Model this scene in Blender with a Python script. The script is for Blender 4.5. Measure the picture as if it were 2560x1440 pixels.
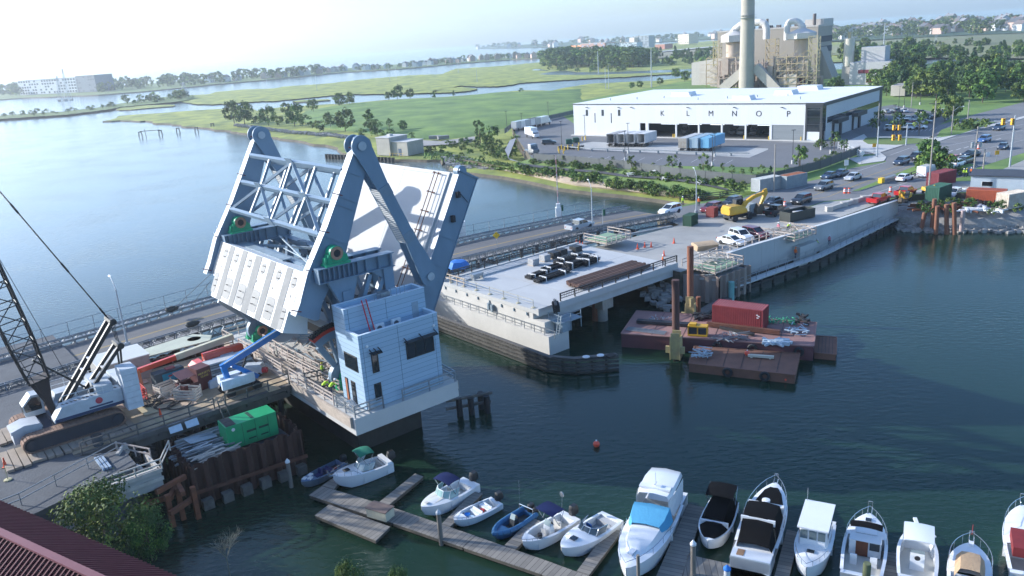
import bpy, bmesh, math, random
from mathutils import Vector, Matrix
random.seed(7)
R_=math.radians
sc=bpy.context.scene
for o in list(bpy.data.objects): bpy.data.objects.remove(o)
COL=sc.collection
# ---------------- camera ----------------
FPX=2041.0; HY=98.0; SL=.068; CH=37.0
roll=math.atan(SL); pitch=math.atan((720-HY)*math.cos(roll)/FPX)
fw=Vector((0,math.cos(pitch),-math.sin(pitch))); r0=Vector((1,0,0)); u0=r0.cross(fw)
RX=r0*math.cos(roll)-u0*math.sin(roll); UX=r0*math.sin(roll)+u0*math.cos(roll)
CAM=Vector((0,0,CH))
cd=bpy.data.cameras.new('camera'); cam=bpy.data.objects.new('camera',cd); COL.objects.link(cam)
cd.sensor_width=36; cd.lens=36*FPX/2560; cd.clip_start=1; cd.clip_end=40000
mm=Matrix((RX,UX,-fw)).transposed().to_4x4(); mm.translation=CAM; cam.matrix_world=mm
sc.camera=cam
# ---------------- sky, sun, exposure ----------------
HAZE=.00017
SAZ=-73.0; SEL=22.0
w=bpy.data.worlds.new('World'); sc.world=w; w.use_nodes=True
nt=w.node_tree; bg=nt.nodes['Background']; sk=nt.nodes.new('ShaderNodeTexSky')
sk.sky_type='NISHITA'; sk.sun_disc=False; sk.sun_elevation=R_(SEL); sk.sun_rotation=R_(SAZ)
sk.altitude=0; sk.air_density=1.0; sk.dust_density=1.2; sk.ozone_density=4.5
nt.links.new(sk.outputs[0],bg.inputs[0]); bg.inputs[1].default_value=.15
sl=bpy.data.lights.new('sun','SUN'); sl.energy=3.9; sl.angle=R_(.6); sl.color=(1,.93,.82)
so=bpy.data.objects.new('sun',sl); COL.objects.link(so)
sd=Vector((math.sin(R_(SAZ))*math.cos(R_(SEL)),math.cos(R_(SAZ))*math.cos(R_(SEL)),math.sin(R_(SEL))))
so.rotation_euler=sd.to_track_quat('Z','Y').to_euler(); so.location=sd*300
vs=sc.view_settings; vs.use_white_balance=True; vs.white_balance_temperature=5950; vs.white_balance_tint=10; vs.view_transform='Standard'; vs.look='None'; vs.exposure=1.02; vs.gamma=1
sc.render.engine='CYCLES'
# ---------------- coordinates ----------------
def P(px,py,z=0.):
    d=RX*((px-1280)/FPX)+UX*((720-py)/FPX)+fw; return CAM+d*((z-CH)/d.z)
def proj(p):
    v=Vector(p)-CAM; z=v.dot(fw); return 1280+FPX*v.dot(RX)/z, 720-FPX*v.dot(UX)/z
def topz(x,y,py):
    lo,hi=-5.,300.
    for _ in range(40):
        m=(lo+hi)/2
        if proj((x,y,m))[1]>py: lo=m
        else: hi=m
    return m
AZ=R_(51.3); BS=Vector((math.sin(AZ),math.cos(AZ),0)); BT=Vector((-math.cos(AZ),math.sin(AZ),0))
BRZ=R_(90)-AZ
BO=P(1413,760,6.4); BO.z=0
def B(s,t,z=0.): return BO+BS*s+BT*t+Vector((0,0,z))
def st(px,py,z):
    p=P(px,py,z)-BO; return p.dot(BS),p.dot(BT)
def az2rz(az): return R_(90-az)
# ---------------- materials ----------------
MT={}
def mt(name,c,c2=None,sc_=2.,rough=.7,metal=0.,bump=0.,bs=None,spec=.5,coat=0.,contrast=.5,stretch=None,alpha=None,var=.10,detail=5,perobj=0.):
    if name in MT: return MT[name]
    m=bpy.data.materials.new(name); m.use_nodes=True; n=m.node_tree.nodes; l=m.node_tree.links
    b=n['Principled BSDF']; b.inputs['Roughness'].default_value=rough; b.inputs['Metallic'].default_value=metal
    b.inputs['Specular IOR Level'].default_value=spec; b.inputs['Coat Weight'].default_value=coat
    if c2 is None: c2=tuple(x*(1-var*1.6) for x in c); c=tuple(min(1,x*(1+var*.6)) for x in c)
    tc=n.new('ShaderNodeTexCoord'); mp=n.new('ShaderNodeMapping'); l.new(tc.outputs['Object'],mp.inputs[0])
    if stretch: mp.inputs['Scale'].default_value=stretch
    no=n.new('ShaderNodeTexNoise'); no.inputs['Scale'].default_value=sc_; no.inputs['Detail'].default_value=detail; no.inputs['Roughness'].default_value=.65
    l.new(mp.outputs[0],no.inputs['Vector'])
    r=n.new('ShaderNodeValToRGB'); r.color_ramp.elements[0].position=.5-contrast*.4; r.color_ramp.elements[1].position=.5+contrast*.4
    r.color_ramp.elements[0].color=(*c2,1); r.color_ramp.elements[1].color=(*c,1)
    l.new(no.outputs[0],r.inputs[0]); out=r.outputs[0]
    if perobj:
        oi=n.new('ShaderNodeObjectInfo'); hs=n.new('ShaderNodeHueSaturation'); mr=n.new('ShaderNodeMapRange')
        mr.inputs[3].default_value=1-perobj; mr.inputs[4].default_value=1+perobj; l.new(oi.outputs['Random'],mr.inputs[0]); l.new(mr.outputs[0],hs.inputs['Value'])
        m2=n.new('ShaderNodeMapRange'); m2.inputs[3].default_value=.5-.03; m2.inputs[4].default_value=.5+.02
        mu=n.new('ShaderNodeMath'); mu.operation='FRACT'; mx=n.new('ShaderNodeMath'); mx.operation='MULTIPLY'; mx.inputs[1].default_value=7.3
        l.new(oi.outputs['Random'],mx.inputs[0]); l.new(mx.outputs[0],mu.inputs[0]); l.new(mu.outputs[0],m2.inputs[0]); l.new(m2.outputs[0],hs.inputs['Hue'])
        l.new(out,hs.inputs['Color']); out=hs.outputs[0]
    l.new(out,b.inputs['Base Color'])
    if bump:
        bn=n.new('ShaderNodeBump'); bn.inputs['Strength'].default_value=bump; bn.inputs['Distance'].default_value=.1
        n2=n.new('ShaderNodeTexNoise'); n2.inputs['Scale'].default_value=bs or sc_*4; n2.inputs['Detail'].default_value=4; l.new(mp.outputs[0],n2.inputs['Vector'])
        l.new(n2.outputs[0],bn.inputs['Height']); l.new(bn.outputs[0],b.inputs['Normal'])
    MT[name]=m; return m
def bandmat(name,c,cl,period,axis,wid=.06,rough=.5,metal=0.,bump=.3,sc_=1.5,dist=.03,cv=None):
    """surface with thin parallel lines (cladding joints, corrugation, planks) along an object axis"""
    if name in MT: return MT[name]
    m=bpy.data.materials.new(name); m.use_nodes=True; n=m.node_tree.nodes; l=m.node_tree.links; b=n['Principled BSDF']
    b.inputs['Roughness'].default_value=rough; b.inputs['Metallic'].default_value=metal
    tc=n.new('ShaderNodeTexCoord'); sx=n.new('ShaderNodeSeparateXYZ'); l.new(tc.outputs['Object'],sx.inputs[0])
    a=n.new('ShaderNodeMath'); a.operation='DIVIDE'; a.inputs[1].default_value=period; l.new(sx.outputs['XYZ'.index(axis)],a.inputs[0])
    fr=n.new('ShaderNodeMath'); fr.operation='FRACT'; l.new(a.outputs[0],fr.inputs[0])
    lt=n.new('ShaderNodeMath'); lt.operation='LESS_THAN'; lt.inputs[1].default_value=wid; l.new(fr.outputs[0],lt.inputs[0])
    fl=n.new('ShaderNodeMath'); fl.operation='FLOOR'; l.new(a.outputs[0],fl.inputs[0])
    wn=n.new('ShaderNodeTexWhiteNoise'); wn.noise_dimensions='1D'; l.new(fl.outputs[0],wn.inputs['W'])
    no=n.new('ShaderNodeTexNoise'); no.inputs['Scale'].default_value=sc_; no.inputs['Detail'].default_value=6; l.new(tc.outputs['Object'],no.inputs['Vector'])
    ad=n.new('ShaderNodeMath'); ad.operation='MULTIPLY_ADD'; ad.inputs[1].default_value=.5; l.new(wn.outputs['Value'],ad.inputs[0]); 
    hf=n.new('ShaderNodeMath'); hf.operation='MULTIPLY'; hf.inputs[1].default_value=.5 ; l.new(no.outputs[0],hf.inputs[0]); l.new(hf.outputs[0],ad.inputs[2])
    m1=n.new('ShaderNodeMix'); m1.data_type='RGBA'; cv=cv or tuple(x*.86 for x in c)
    m1.inputs['A'].default_value=(*cv,1); m1.inputs['B'].default_value=(*c,1); l.new(ad.outputs[0],m1.inputs['Factor'])
    m2=n.new('ShaderNodeMix'); m2.data_type='RGBA'; l.new(lt.outputs[0],m2.inputs['Factor']); l.new(m1.outputs['Result'],m2.inputs['A']); m2.inputs['B'].default_value=(*cl,1)
    l.new(m2.outputs['Result'],b.inputs['Base Color'])
    MT[name]=m; return m
# ---------------- mesh builder ----------------
OFF={}
class M:
    def __init__(s): s.v=[];s.f=[];s.m=[];s.k=0
    def cut(s): s.c=getattr(s,'c',[]); s.c.append((len(s.v),len(s.f))); return s
    def add(s,vs,fs):
        o=len(s.v); s.v+=[tuple(v) for v in vs]; s.f+=[tuple(i+o for i in f) for f in fs]; s.m+=[s.k]*len(fs); return s
    def mat(s,k): s.k=k; return s
    def bx(s,x0,x1,y0,y1,z0,z1):
        return s.add([(x0,y0,z0),(x1,y0,z0),(x1,y1,z0),(x0,y1,z0),(x0,y0,z1),(x1,y0,z1),(x1,y1,z1),(x0,y1,z1)],[(0,3,2,1),(4,5,6,7),(0,1,5,4),(1,2,6,5),(2,3,7,6),(3,0,4,7)])
    def box(s,c,d,rz=0.,ry=0.,rx=0.):
        from mathutils import Euler
        e=Euler((rx,ry,rz)).to_matrix(); c=Vector(c); h=[x/2 for x in d]
        vs=[c+e@Vector((a*h[0],b*h[1],g*h[2])) for g in(-1,1) for a,b in((-1,-1),(1,-1),(1,1),(-1,1))]
        return s.add(vs,[(0,3,2,1),(4,5,6,7),(0,1,5,4),(1,2,6,5),(2,3,7,6),(3,0,4,7)])
    def beam(s,a,b,w,h=None,up=(0,0,1)):
        a=Vector(a);b=Vector(b);h=h or w;d=(b-a)
        if d.length<1e-6: return s
        d.normalize(); u=Vector(up)
        if abs(d.dot(u))>.99: u=Vector((1,0,0))
        x=d.cross(u).normalized(); y=x.cross(d).normalized(); x*=w/2; y*=h/2
        vs=[p+x*i+y*j for p in(a,b) for i,j in((-1,-1),(1,-1),(1,1),(-1,1))]
        return s.add(vs,[(0,3,2,1),(4,5,6,7),(0,1,5,4),(1,2,6,5),(2,3,7,6),(3,0,4,7)])
    def tube(s,a,b,r,r2=None,n=8,caps=True):
        a=Vector(a);b=Vector(b);d=(b-a)
        if d.length<1e-6: return s
        d.normalize(); u=Vector((0,0,1)) if abs(d.z)<.9 else Vector((1,0,0)); x=d.cross(u).normalized(); y=x.cross(d)
        r2=r if r2 is None else r2
        vs=[p+(x*math.cos(6.28319*i/n)+y*math.sin(6.28319*i/n))*q for p,q in((a,r),(b,r2)) for i in range(n)]
        fs=[(i,(i+1)%n,n+(i+1)%n,n+i) for i in range(n)]
        if caps: fs+=[tuple(range(n))[::-1],tuple(range(n,2*n))]
        return s.add(vs,fs)
    def path(s,pts,r,n=6):
        for a,b in zip(pts,pts[1:]): s.tube(a,b,r,n=n)
        return s
    def prism(s,pts,z0,z1):   # polygon in xy, extruded in z
        n=len(pts); vs=[(p[0],p[1],z0) for p in pts]+[(p[0],p[1],z1) for p in pts]
        return s.add(vs,[tuple(range(n))[::-1],tuple(range(n,2*n))]+[(i,(i+1)%n,n+(i+1)%n,n+i) for i in range(n)])
    def slab(s,pts,y0,y1):    # polygon in xz, extruded in y
        n=len(pts); vs=[(p[0],y0,p[1]) for p in pts]+[(p[0],y1,p[1]) for p in pts]
        return s.add(vs,[tuple(range(n)),tuple(range(n,2*n))[::-1]]+[(i,n+i,n+(i+1)%n,(i+1)%n) for i in range(n)])
    def slabx(s,pts,x0,x1):   # polygon in yz, extruded in x
        n=len(pts); vs=[(x0,p[0],p[1]) for p in pts]+[(x1,p[0],p[1]) for p in pts]
        return s.add(vs,[tuple(range(n))[::-1],tuple(range(n,2*n))]+[(i,(i+1)%n,n+(i+1)%n,n+i) for i in range(n)])
    def lathe(s,prof,c=(0,0,0),n=16,axis='z'):
        vs=[]
        for r,z in prof:
            for i in range(n):
                a=6.28319*i/n; x,y=r*math.cos(a),r*math.sin(a)
                p=(x,y,z) if axis=='z' else ((z,x,y) if axis=='x' else (x,z,y)); vs.append((p[0]+c[0],p[1]+c[1],p[2]+c[2]))
        fs=[(j*n+i,j*n+(i+1)%n,(j+1)*n+(i+1)%n,(j+1)*n+i) for j in range(len(prof)-1) for i in range(n)]
        if prof[0][0]>1e-4: fs.append(tuple(range(n))[::-1])
        if prof[-1][0]>1e-4: fs.append(tuple((len(prof)-1)*n+i for i in range(n)))
        return s.add(vs,fs)
    def loft(s,secs,closed=False,caps=False):
        n=len(secs[0]); o=[]
        for q in secs: o+=q
        fs=[]
        for j in range(len(secs)-1):
            for i in range(n if closed else n-1): fs.append((j*n+i,j*n+(i+1)%n,(j+1)*n+(i+1)%n,(j+1)*n+i))
        if caps: fs+=[tuple(range(n))[::-1],tuple((len(secs)-1)*n+i for i in range(n))]
        return s.add(o,fs)
    def sph(s,c,r,n=10,sq=1.):
        return s.lathe([(r*math.sin(math.pi*j/(n//2))+1e-5*(j in(0,n//2)),-r*sq*math.cos(math.pi*j/(n//2))) for j in range(n//2+1)],c,n)
def mk(m,name,mats,parent=None,smooth=True,recalc=True):
    me=bpy.data.meshes.new(name); off=OFF.get(parent.name) if parent else None
    vs=m.v if off is None else [(x-off[0],y-off[1],z-off[2]) for x,y,z in m.v]
    me.from_pydata(vs,[],m.f)
    mats=mats if isinstance(mats,(list,tuple)) else [mats]
    for q in mats: me.materials.append(q)
    if len(mats)>1: me.polygons.foreach_set('material_index',m.m)
    if recalc and len(m.f)<20000:
        b=bmesh.new(); b.from_mesh(me); bmesh.ops.recalc_face_normals(b,faces=b.faces); b.to_mesh(me); b.free()
    if smooth:
        me.polygons.foreach_set('use_smooth',[True]*len(me.polygons)); me.set_sharp_from_angle(angle=.6)
    me.update()
    o=bpy.data.objects.new(name,me); COL.objects.link(o)
    if parent:
        o.parent=parent
        if off is not None: OFF[o.name]=off
    return o
def mkn(m,name,mats,parent=None,group=None,smooth=True):
    """one object per piece: pieces are ended by M.cut(), else every connected shell is a piece"""
    cs=getattr(m,'c',None); out=[]
    if cs is None:
        par=list(range(len(m.v)))
        def fd(a):
            while par[a]!=a: par[a]=par[par[a]]; a=par[a]
            return a
        for f in m.f:
            r=fd(f[0])
            for k in f[1:]: par[fd(k)]=r
        grp={}
        for i,f in enumerate(m.f): grp.setdefault(fd(f[0]),[]).append(i)
        sets=list(grp.values())
    else:
        sets=[];p=0
        for a,b in cs: sets.append(list(range(p,b))); p=b
        if p<len(m.f): sets.append(list(range(p,len(m.f))))
    for fs in sets:
        if not fs: continue
        q=M(); mp={}
        for i in fs:
            for k in m.f[i]:
                if k not in mp: mp[k]=len(q.v); q.v.append(m.v[k])
            q.f.append(tuple(mp[k] for k in m.f[i])); q.m.append(m.m[i])
        out.append(mk(q,name,mats,parent,smooth))
    return out
def tag(o,label,cat,group=None):
    o['label']=label; o['category']=cat
    if group: o['group']=group
    return o
def thing(name,label,cat,loc,rz=0.,group=None,off=None):
    o=bpy.data.objects.new(name,None); COL.objects.link(o); o.location=loc; o.rotation_euler=(0,0,rz); o.empty_display_size=.3
    if off is not None: OFF[o.name]=off
    return tag(o,label,cat,group)
def bth(name,label,cat,s,t,z,group=None):     # a thing in bridge coordinates, parts written in (s,t,z)
    return thing(name,label,cat,B(s,t,z),BRZ,group,(s,t,z))
def solo(m,name,label,cat,mats,loc=(0,0,0),rz=0.,group=None,off=None,smooth=True):
    if off: m.v=[(x-off[0],y-off[1],z-off[2]) for x,y,z in m.v]
    o=mk(m,name,mats,None,smooth); o.location=loc; o.rotation_euler=(0,0,rz); return tag(o,label,cat,group)
def bsolo(m,name,label,cat,mats,s,t,z,group=None):
    return solo(m,name,label,cat,mats,B(s,t,z),BRZ,group,(s,t,z))
def struct(m,name,mats,smooth=False):
    o=mk(m,name,mats,None,smooth); o['kind']='structure'; return o
KIDS={}
def dup(o,loc=None,rz=None,label=None,group=None,scale=None,parent=None):
    c=o.copy(); COL.objects.link(c); c.parent=parent
    if loc is not None: c.location=loc
    if rz is not None: c.rotation_euler=(0,0,rz)
    if scale is not None: c.scale=scale if isinstance(scale,(tuple,list)) else (scale,)*3
    if label: c['label']=label
    if group: c['group']=group
    for ch in KIDS.get(o.name) or o.children: dup(ch,parent=c)
    return c
# ---------------- ground and water ----------------
def c1(L): return [(x/3.657,120+y/3.657) for x,y in L]
def c2(L): return [(540+x/2.844,80+y/2.844) for x,y in L]
def c4(L): return [(1200+x/5.12,80+y/5.12) for x,y in L]
def water_mat():
    m=bpy.data.materials.new('water'); m.use_nodes=True; n=m.node_tree.nodes; l=m.node_tree.links; b=n['Principled BSDF']
    tc=n.new('ShaderNodeTexCoord')
    no=n.new('ShaderNodeTexNoise'); no.inputs['Scale'].default_value=.006; l.new(tc.outputs['Object'],no.inputs['Vector'])
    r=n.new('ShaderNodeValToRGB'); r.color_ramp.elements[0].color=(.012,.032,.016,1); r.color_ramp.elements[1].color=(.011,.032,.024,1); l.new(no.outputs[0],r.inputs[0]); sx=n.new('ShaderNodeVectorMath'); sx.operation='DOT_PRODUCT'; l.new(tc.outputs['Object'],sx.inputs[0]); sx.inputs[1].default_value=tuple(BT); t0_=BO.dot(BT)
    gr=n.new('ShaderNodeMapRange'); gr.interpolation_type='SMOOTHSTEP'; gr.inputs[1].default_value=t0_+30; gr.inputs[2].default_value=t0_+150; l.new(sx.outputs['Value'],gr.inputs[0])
    mxx=n.new('ShaderNodeMix'); mxx.data_type='RGBA'; l.new(gr.outputs[0],mxx.inputs['Factor']); l.new(r.outputs[0],mxx.inputs['A']); mxx.inputs['B'].default_value=(.13,.155,.15,1); l.new(mxx.outputs['Result'],b.inputs['Base Color'])  # bright sky reflection painted into the colour, paler upstream of the bridge
    b.inputs['Roughness'].default_value=.16; b.inputs['IOR'].default_value=1.333
    mp=n.new('ShaderNodeMapping'); mp.inputs['Rotation'].default_value=(0,0,R_(25)); mp.inputs['Scale'].default_value=(1,2.0,1); l.new(tc.outputs['Object'],mp.inputs[0])
    a=n.new('ShaderNodeTexNoise'); a.inputs['Scale'].default_value=.9; a.inputs['Detail'].default_value=3; l.new(mp.outputs[0],a.inputs['Vector'])
    c=n.new('ShaderNodeTexNoise'); c.inputs['Scale'].default_value=.05; c.inputs['Detail'].default_value=3; l.new(tc.outputs['Object'],c.inputs['Vector'])
    ml=n.new('ShaderNodeMapRange'); ml.inputs[1].default_value=.35; ml.inputs[2].default_value=.7; ml.inputs[3].default_value=.25; ml.inputs[4].default_value=1.; l.new(c.outputs[0],ml.inputs[0])
    bp=n.new('ShaderNodeBump'); bp.inputs['Distance'].default_value=.075; l.new(a.outputs[0],bp.inputs['Height']); l.new(ml.outputs[0],bp.inputs['Strength']); l.new(bp.outputs[0],b.inputs['Normal'])
    return m
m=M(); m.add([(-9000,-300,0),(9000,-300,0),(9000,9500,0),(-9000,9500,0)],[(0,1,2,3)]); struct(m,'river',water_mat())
sea=M(); sea.add([(-9000,-300,-6),(9000,-300,-6),(9000,9500,-6),(-9000,9500,-6)],[(0,1,2,3)]); struct(sea,'riverbed',mt('mud',(.03,.03,.022)))
marsh=mt('marsh_grass',(.34,.36,.06),(.13,.17,.035),.07,.9,bump=.6,bs=.8,contrast=.32,detail=9,stretch=(1,.6,1))
meadow=mt('meadow_grass',(.17,.26,.05),(.085,.155,.035),.06,.9,bump=.6,bs=.7,contrast=.3,detail=10)
rough=mt('rough_grass',(.15,.21,.05),(.075,.115,.03),.05,.95,bump=.6,bs=.6,contrast=.6,detail=9)
bank=mt('river_bank',(.13,.11,.08),(.055,.05,.035),.6,.95)
def earcut(pts):
    from mathutils.geometry import tessellate_polygon
    return [tuple(t) for t in tessellate_polygon([[Vector((p[0],p[1],0)) for p in pts]])]
def land(name,px,z,mat,z2=-1.5,slope=1.2,jit=.0,fine=None,kind=True):
    """a piece of ground traced at its own height, with a sloping bank down into the water"""
    pts=[]
    pw=[P(x,y,z) for x,y in px]
    if fine:
        n=len(pw)
        for i in range(n):
            a,b=pw[i],pw[(i+1)%n]; k=max(1,min(40,int((b-a).length/fine)))
            for j in range(k):
                q=a.lerp(b,j/k); 
                if j: q=q+Vector((random.uniform(-1,1),random.uniform(-1,1),0))*fine*.22
                pts.append(q)
    else: pts=pw
    n=len(pts); m=M(); A=sum(pts[i].x*pts[(i+1)%n].y-pts[(i+1)%n].x*pts[i].y for i in range(n)); sg=1 if A>0 else -1
    out=[]
    for i in range(n):
        d=(pts[(i+1)%n]-pts[i-1]); nn=Vector((d.y,-d.x,0))*sg; nn=nn.normalized() if nn.length>1e-6 else nn
        out.append((pts[i].x+nn.x*slope,pts[i].y+nn.y*slope,z2))
    vs=[(p.x,p.y,z) for p in pts]+out
    m.add(vs,[]); m.add([],[]) 
    for t in earcut(pts): m.f.append(t); m.m.append(0)
    for i in range(n): m.f.append((i,(i+1)%n,n+(i+1)%n,n+i)); m.m.append(1)
    return struct(m,name,[mat,bank])
def inpoly(x,y,pp):
    c=False;n=len(pp)
    for i in range(n):
        a,b=pp[i],pp[i-1]
        if (a[1]>y)!=(b[1]>y) and x<(b[0]-a[0])*(y-a[1])/(b[1]-a[1])+a[0]: c=not c
    return c
def hill(name,px,zb,hf,step,mat):
    """raised ground: a grid inside a traced outline, its height from hf(depth inside the outline)"""
    pw=[P(x,y,zb) for x,y in px]; xy=[(p.x,p.y) for p in pw]; n=len(xy)
    x0,x1=min(p[0] for p in xy),max(p[0] for p in xy); y0,y1=min(p[1] for p in xy),max(p[1] for p in xy)
    nx,ny=int((x1-x0)/step)+2,int((y1-y0)/step)+2
    def dist(x,y):
        d=1e9
        for i in range(n):
            a,b=xy[i-1],xy[i]; ux,uy=b[0]-a[0],b[1]-a[1]; L=ux*ux+uy*uy or 1e-9; k=max(0,min(1,((x-a[0])*ux+(y-a[1])*uy)/L))
            d=min(d,math.hypot(x-a[0]-ux*k,y-a[1]-uy*k))
        return d if inpoly(x,y,xy) else -d
    idx={};m=M()
    G={}
    for j in range(ny):
        for i in range(nx):
            x,y=x0+i*step,y0+j*step; d=dist(x,y); G[i,j]=d; m.v.append((x,y,zb+(hf(d,x,y) if d>0 else max(-1.5,d*.4))))
    for j in range(ny-1):
        for i in range(nx-1):
            if max(G[i,j],G[i+1,j],G[i,j+1],G[i+1,j+1])>-step*.2: a=j*nx+i; m.f.append((a,a+1,a+nx+1,a+nx)); m.m.append(0)
    return struct(m,name,mat,True)
L1=c1([(940,668),(1020,666),(1100,660),(1200,662),(1280,668),(1330,664),(1400,672),(1430,688),(1500,688),(1560,690),(1640,700),(1700,718),(1800,722),(1900,730),(1960,748),(2060,750),(2110,755),(2200,775),(2330,783),(2480,800)])+c2([(455,757),(570,768),(640,780),(700,797),(780,800),(830,812),(870,835),(900,858),(1000,875),(1140,900),(1280,905),(1390,905),(1500,908),(1600,905),(1612,930)])+\
 [(1106,399),(1124,418),(1153,428),(1200,434),(1260,441),(1320,452),(1400,470),(1480,480),(1560,487),(1640,497),(1740,512),(1860,520),(2300,540),(2700,560),(3000,300),(2700,160),(1950,184)]+\
 c4([(2560,590),(2240,625),(1800,642),(1400,662),(1150,702),(1060,718),(930,750),(600,745),(330,762),(0,796)])+c2([(1640,460),(1450,470),(1300,478),(1200,483),(1000,503),(870,514),(830,512),(690,520),(550,527),(400,542),(285,560)])+\
 c1([(2300,548),(2090,552),(2000,557),(1750,572),(1500,592),(1250,607),(1100,617),(1060,640),(1010,655)])
land('salt_marsh',L1,.8,marsh,fine=6)
def lerpl(L,x):
    if x<=L[0][0]: return L[0][1]
    for a,b in zip(L,L[1:]):
        if x<=b[0]: return a[1]+(b[1]-a[1])*(x-a[0])/(b[0]-a[0])
    return L[-1][1]
def strip_land(name,lo,hi,z,mat,step=6,rows_=6,wob=.5):
    q=M(); x0,x1=max(lo[0][0],hi[0][0]),min(lo[-1][0],hi[-1][0]); n=int((x1-x0)/step); secs=[]
    for i in range(n+1):
        x=x0+(x1-x0)*i/n; a=lerpl(lo,x)+random.uniform(-wob,wob); b=min(a-.05,lerpl(hi,x)+random.uniform(-wob,wob)); r=[tuple(P(x,a+.5,-1.2))]
        for k in range(rows_+1): r.append(tuple(P(x,a+(b-a)*k/rows_,z)))
        p=P(x,b,z); r.append((p.x,p.y+4,-1.2)); secs.append(r)
    q.loft(secs); q.m=[1 if k in(0,rows_+1) else 0 for i in range(n) for k in range(rows_+2)]; return struct(q,name,[mat,bank],True)
strip_land('far_marsh',c1([(1590,492),(1640,487),(1700,498),(1800,514),(1950,516),(2150,503),(2400,485)])+c2([(400,492),(600,472),(840,449),(1000,442),(1200,440),(1440,434),(1560,431),(1600,408),(1740,381),(1850,387),(2000,386),(2100,375)])+c4([(500,655),(600,645),(900,625),(1300,600),(1600,585),(1900,572),(2050,560),(2560,528)])+[(2000,160),(2760,120)],
 c1([(1590,470),(1740,428),(1900,424)])+c2([(0,425),(200,408),(400,401),(500,386),(600,379),(800,366),(1000,341),(1200,323),(1400,306),(1610,300),(1640,284),(1700,262),(1900,250),(2040,240),(2140,230),(2320,215)])+[(1362,147),(1440,130),(1600,113),(1800,101),(2100,85),(2760,46)],.8,marsh)
strip_land('marsh_lobe',c2([(1540,432),(1700,428),(1800,418),(1858,406)]),c2([(1540,420),(1620,399),(1740,391),(1800,392),(1858,404)]),.8,marsh,4)
strip_land('causeway',c1([(-400,690),(0,650),(200,635),(600,610),(1000,560),(1100,540),(1300,520),(1580,494),(1700,478),(1760,460)]),c1([(-400,640),(0,616),(200,604),(600,578),(1000,530),(1100,505),(1300,480),(1430,455),(1640,432),(1760,428)]),1.6,rough,5)
CRK=c4([(750,540),(850,548),(1200,547),(1520,545),(1900,533),(2560,512),(3000,490),(3000,460),(2560,480),(2200,491),(1600,513),(1260,516),(1100,497),(1000,500),(920,508)]); PW=[P(x,y,.83) for x,y in CRK]; q=M(); q.v=[tuple(p) for p in PW]
for t in earcut(PW): q.f.append(t); q.m.append(0)
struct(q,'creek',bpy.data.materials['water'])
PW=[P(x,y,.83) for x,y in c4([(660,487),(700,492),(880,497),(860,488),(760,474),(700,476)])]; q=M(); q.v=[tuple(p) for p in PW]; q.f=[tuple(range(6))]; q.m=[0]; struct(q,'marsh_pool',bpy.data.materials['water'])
land('marsh_islet',c1([(1060,560),(1090,545),(1250,525),(1500,518),(1600,520),(1580,532),(1400,545),(1200,563),(1090,568)]),.8,marsh,fine=6)
land('marsh_islet',c2([(545,490),(620,483),(800,477),(812,483),(700,492),(560,498)]),.8,marsh,fine=6)
land('far_shore',c1([(-300,480),(0,470),(200,455),(600,440),(900,427),(1300,397),(1700,357),(2000,327),(2300,297)])+c2([(0,370),(300,345),(600,315),(900,285),(1300,262),(1500,245),(1700,225),(1900,210),(2100,195),(2330,184)])+[(1360,138),(1100,152),(900,168),(700,184),(300,214),(0,232),(-100,238)],1.5,rough,fine=20)
# ---------------- bascule bridge ----------------
def pl(px,py,t):
    d=RX*((px-1280)/FPX)+UX*((720-py)/FPX)+fw; k=((BO-CAM).dot(BT)+t)/d.dot(BT); p=CAM+d*k-BO
    return p.dot(BS),p.z
steel=mt('steel_grey_paint',(.21,.29,.37),(.13,.19,.25),.5,.45,0,.06,3,contrast=1.,detail=10,stretch=(1,1,.35))
steelD=mt('steel_weathered',(.30,.37,.42),(.20,.25,.28),1.2,.5)
cwwhite=mt('counterweight_paint',(.72,.73,.72),(.64,.65,.65),.5,.6,bump=.05)
cwgrey=mt('counterweight_seam',(.17,.175,.175),(.13,.135,.135),1.5,.7)
green=mt('bearing_green',(.02,.36,.17),(.015,.25,.12),2,.4)
rustring=mt('rust_ring',(.42,.24,.16),(.3,.16,.1),5,.8)
black=mt('black_rubber',(.022,.022,.024),None,2,.7)
conc=mt('concrete',(.46,.44,.40),(.36,.34,.31),.45,.85,bump=.15,bs=3,contrast=.7)
concL=mt('concrete_new',(.58,.56,.52),(.44,.43,.40),.25,.8,bump=.08,bs=3,contrast=.7)
deckc=mt('leaf_deck_concrete',(.52,.52,.51),(.40,.405,.40),.3,.75,contrast=.8,stretch=(1,.15,1))
concS=mt('concrete_stained',(.42,.38,.32),(.22,.19,.15),.7,.9,bump=.2,bs=3,contrast=.8,stretch=(1,1,.4))
wood=mt('lumber_pale',(.50,.42,.34),(.34,.28,.22),1.5,.8,stretch=(1,1,3))
woodG=mt('timber_grey',(.15,.14,.125),(.07,.065,.06),1.2,.85,bump=.2,contrast=.7)
rust=mt('rust',(.15,.055,.03),(.055,.024,.018),.9,.85,bump=.25,contrast=.7)
rustO=mt('rust_orange',(.30,.10,.04),(.10,.04,.025),1.4,.85,contrast=.7)
galv=mt('galvanised_steel',(.36,.39,.41),(.27,.29,.31),3,.4,.6)
pipeW=mt('white_paint',(.72,.72,.71),None,1,.5)
asph=mt('asphalt',(.11,.11,.115),(.07,.07,.074),.3,.9,bump=.15,bs=6,contrast=.7,detail=9)
red=mt('red_paint',(.42,.03,.03),None,1,.5)
br=bth('bascule_bridge','raised grey steel drawbridge leaf with its overhead counterweight frame and white counterweight','drawbridge',-30,8,5)
TN,TF=-1.,21.45; TH=1.05
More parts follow.
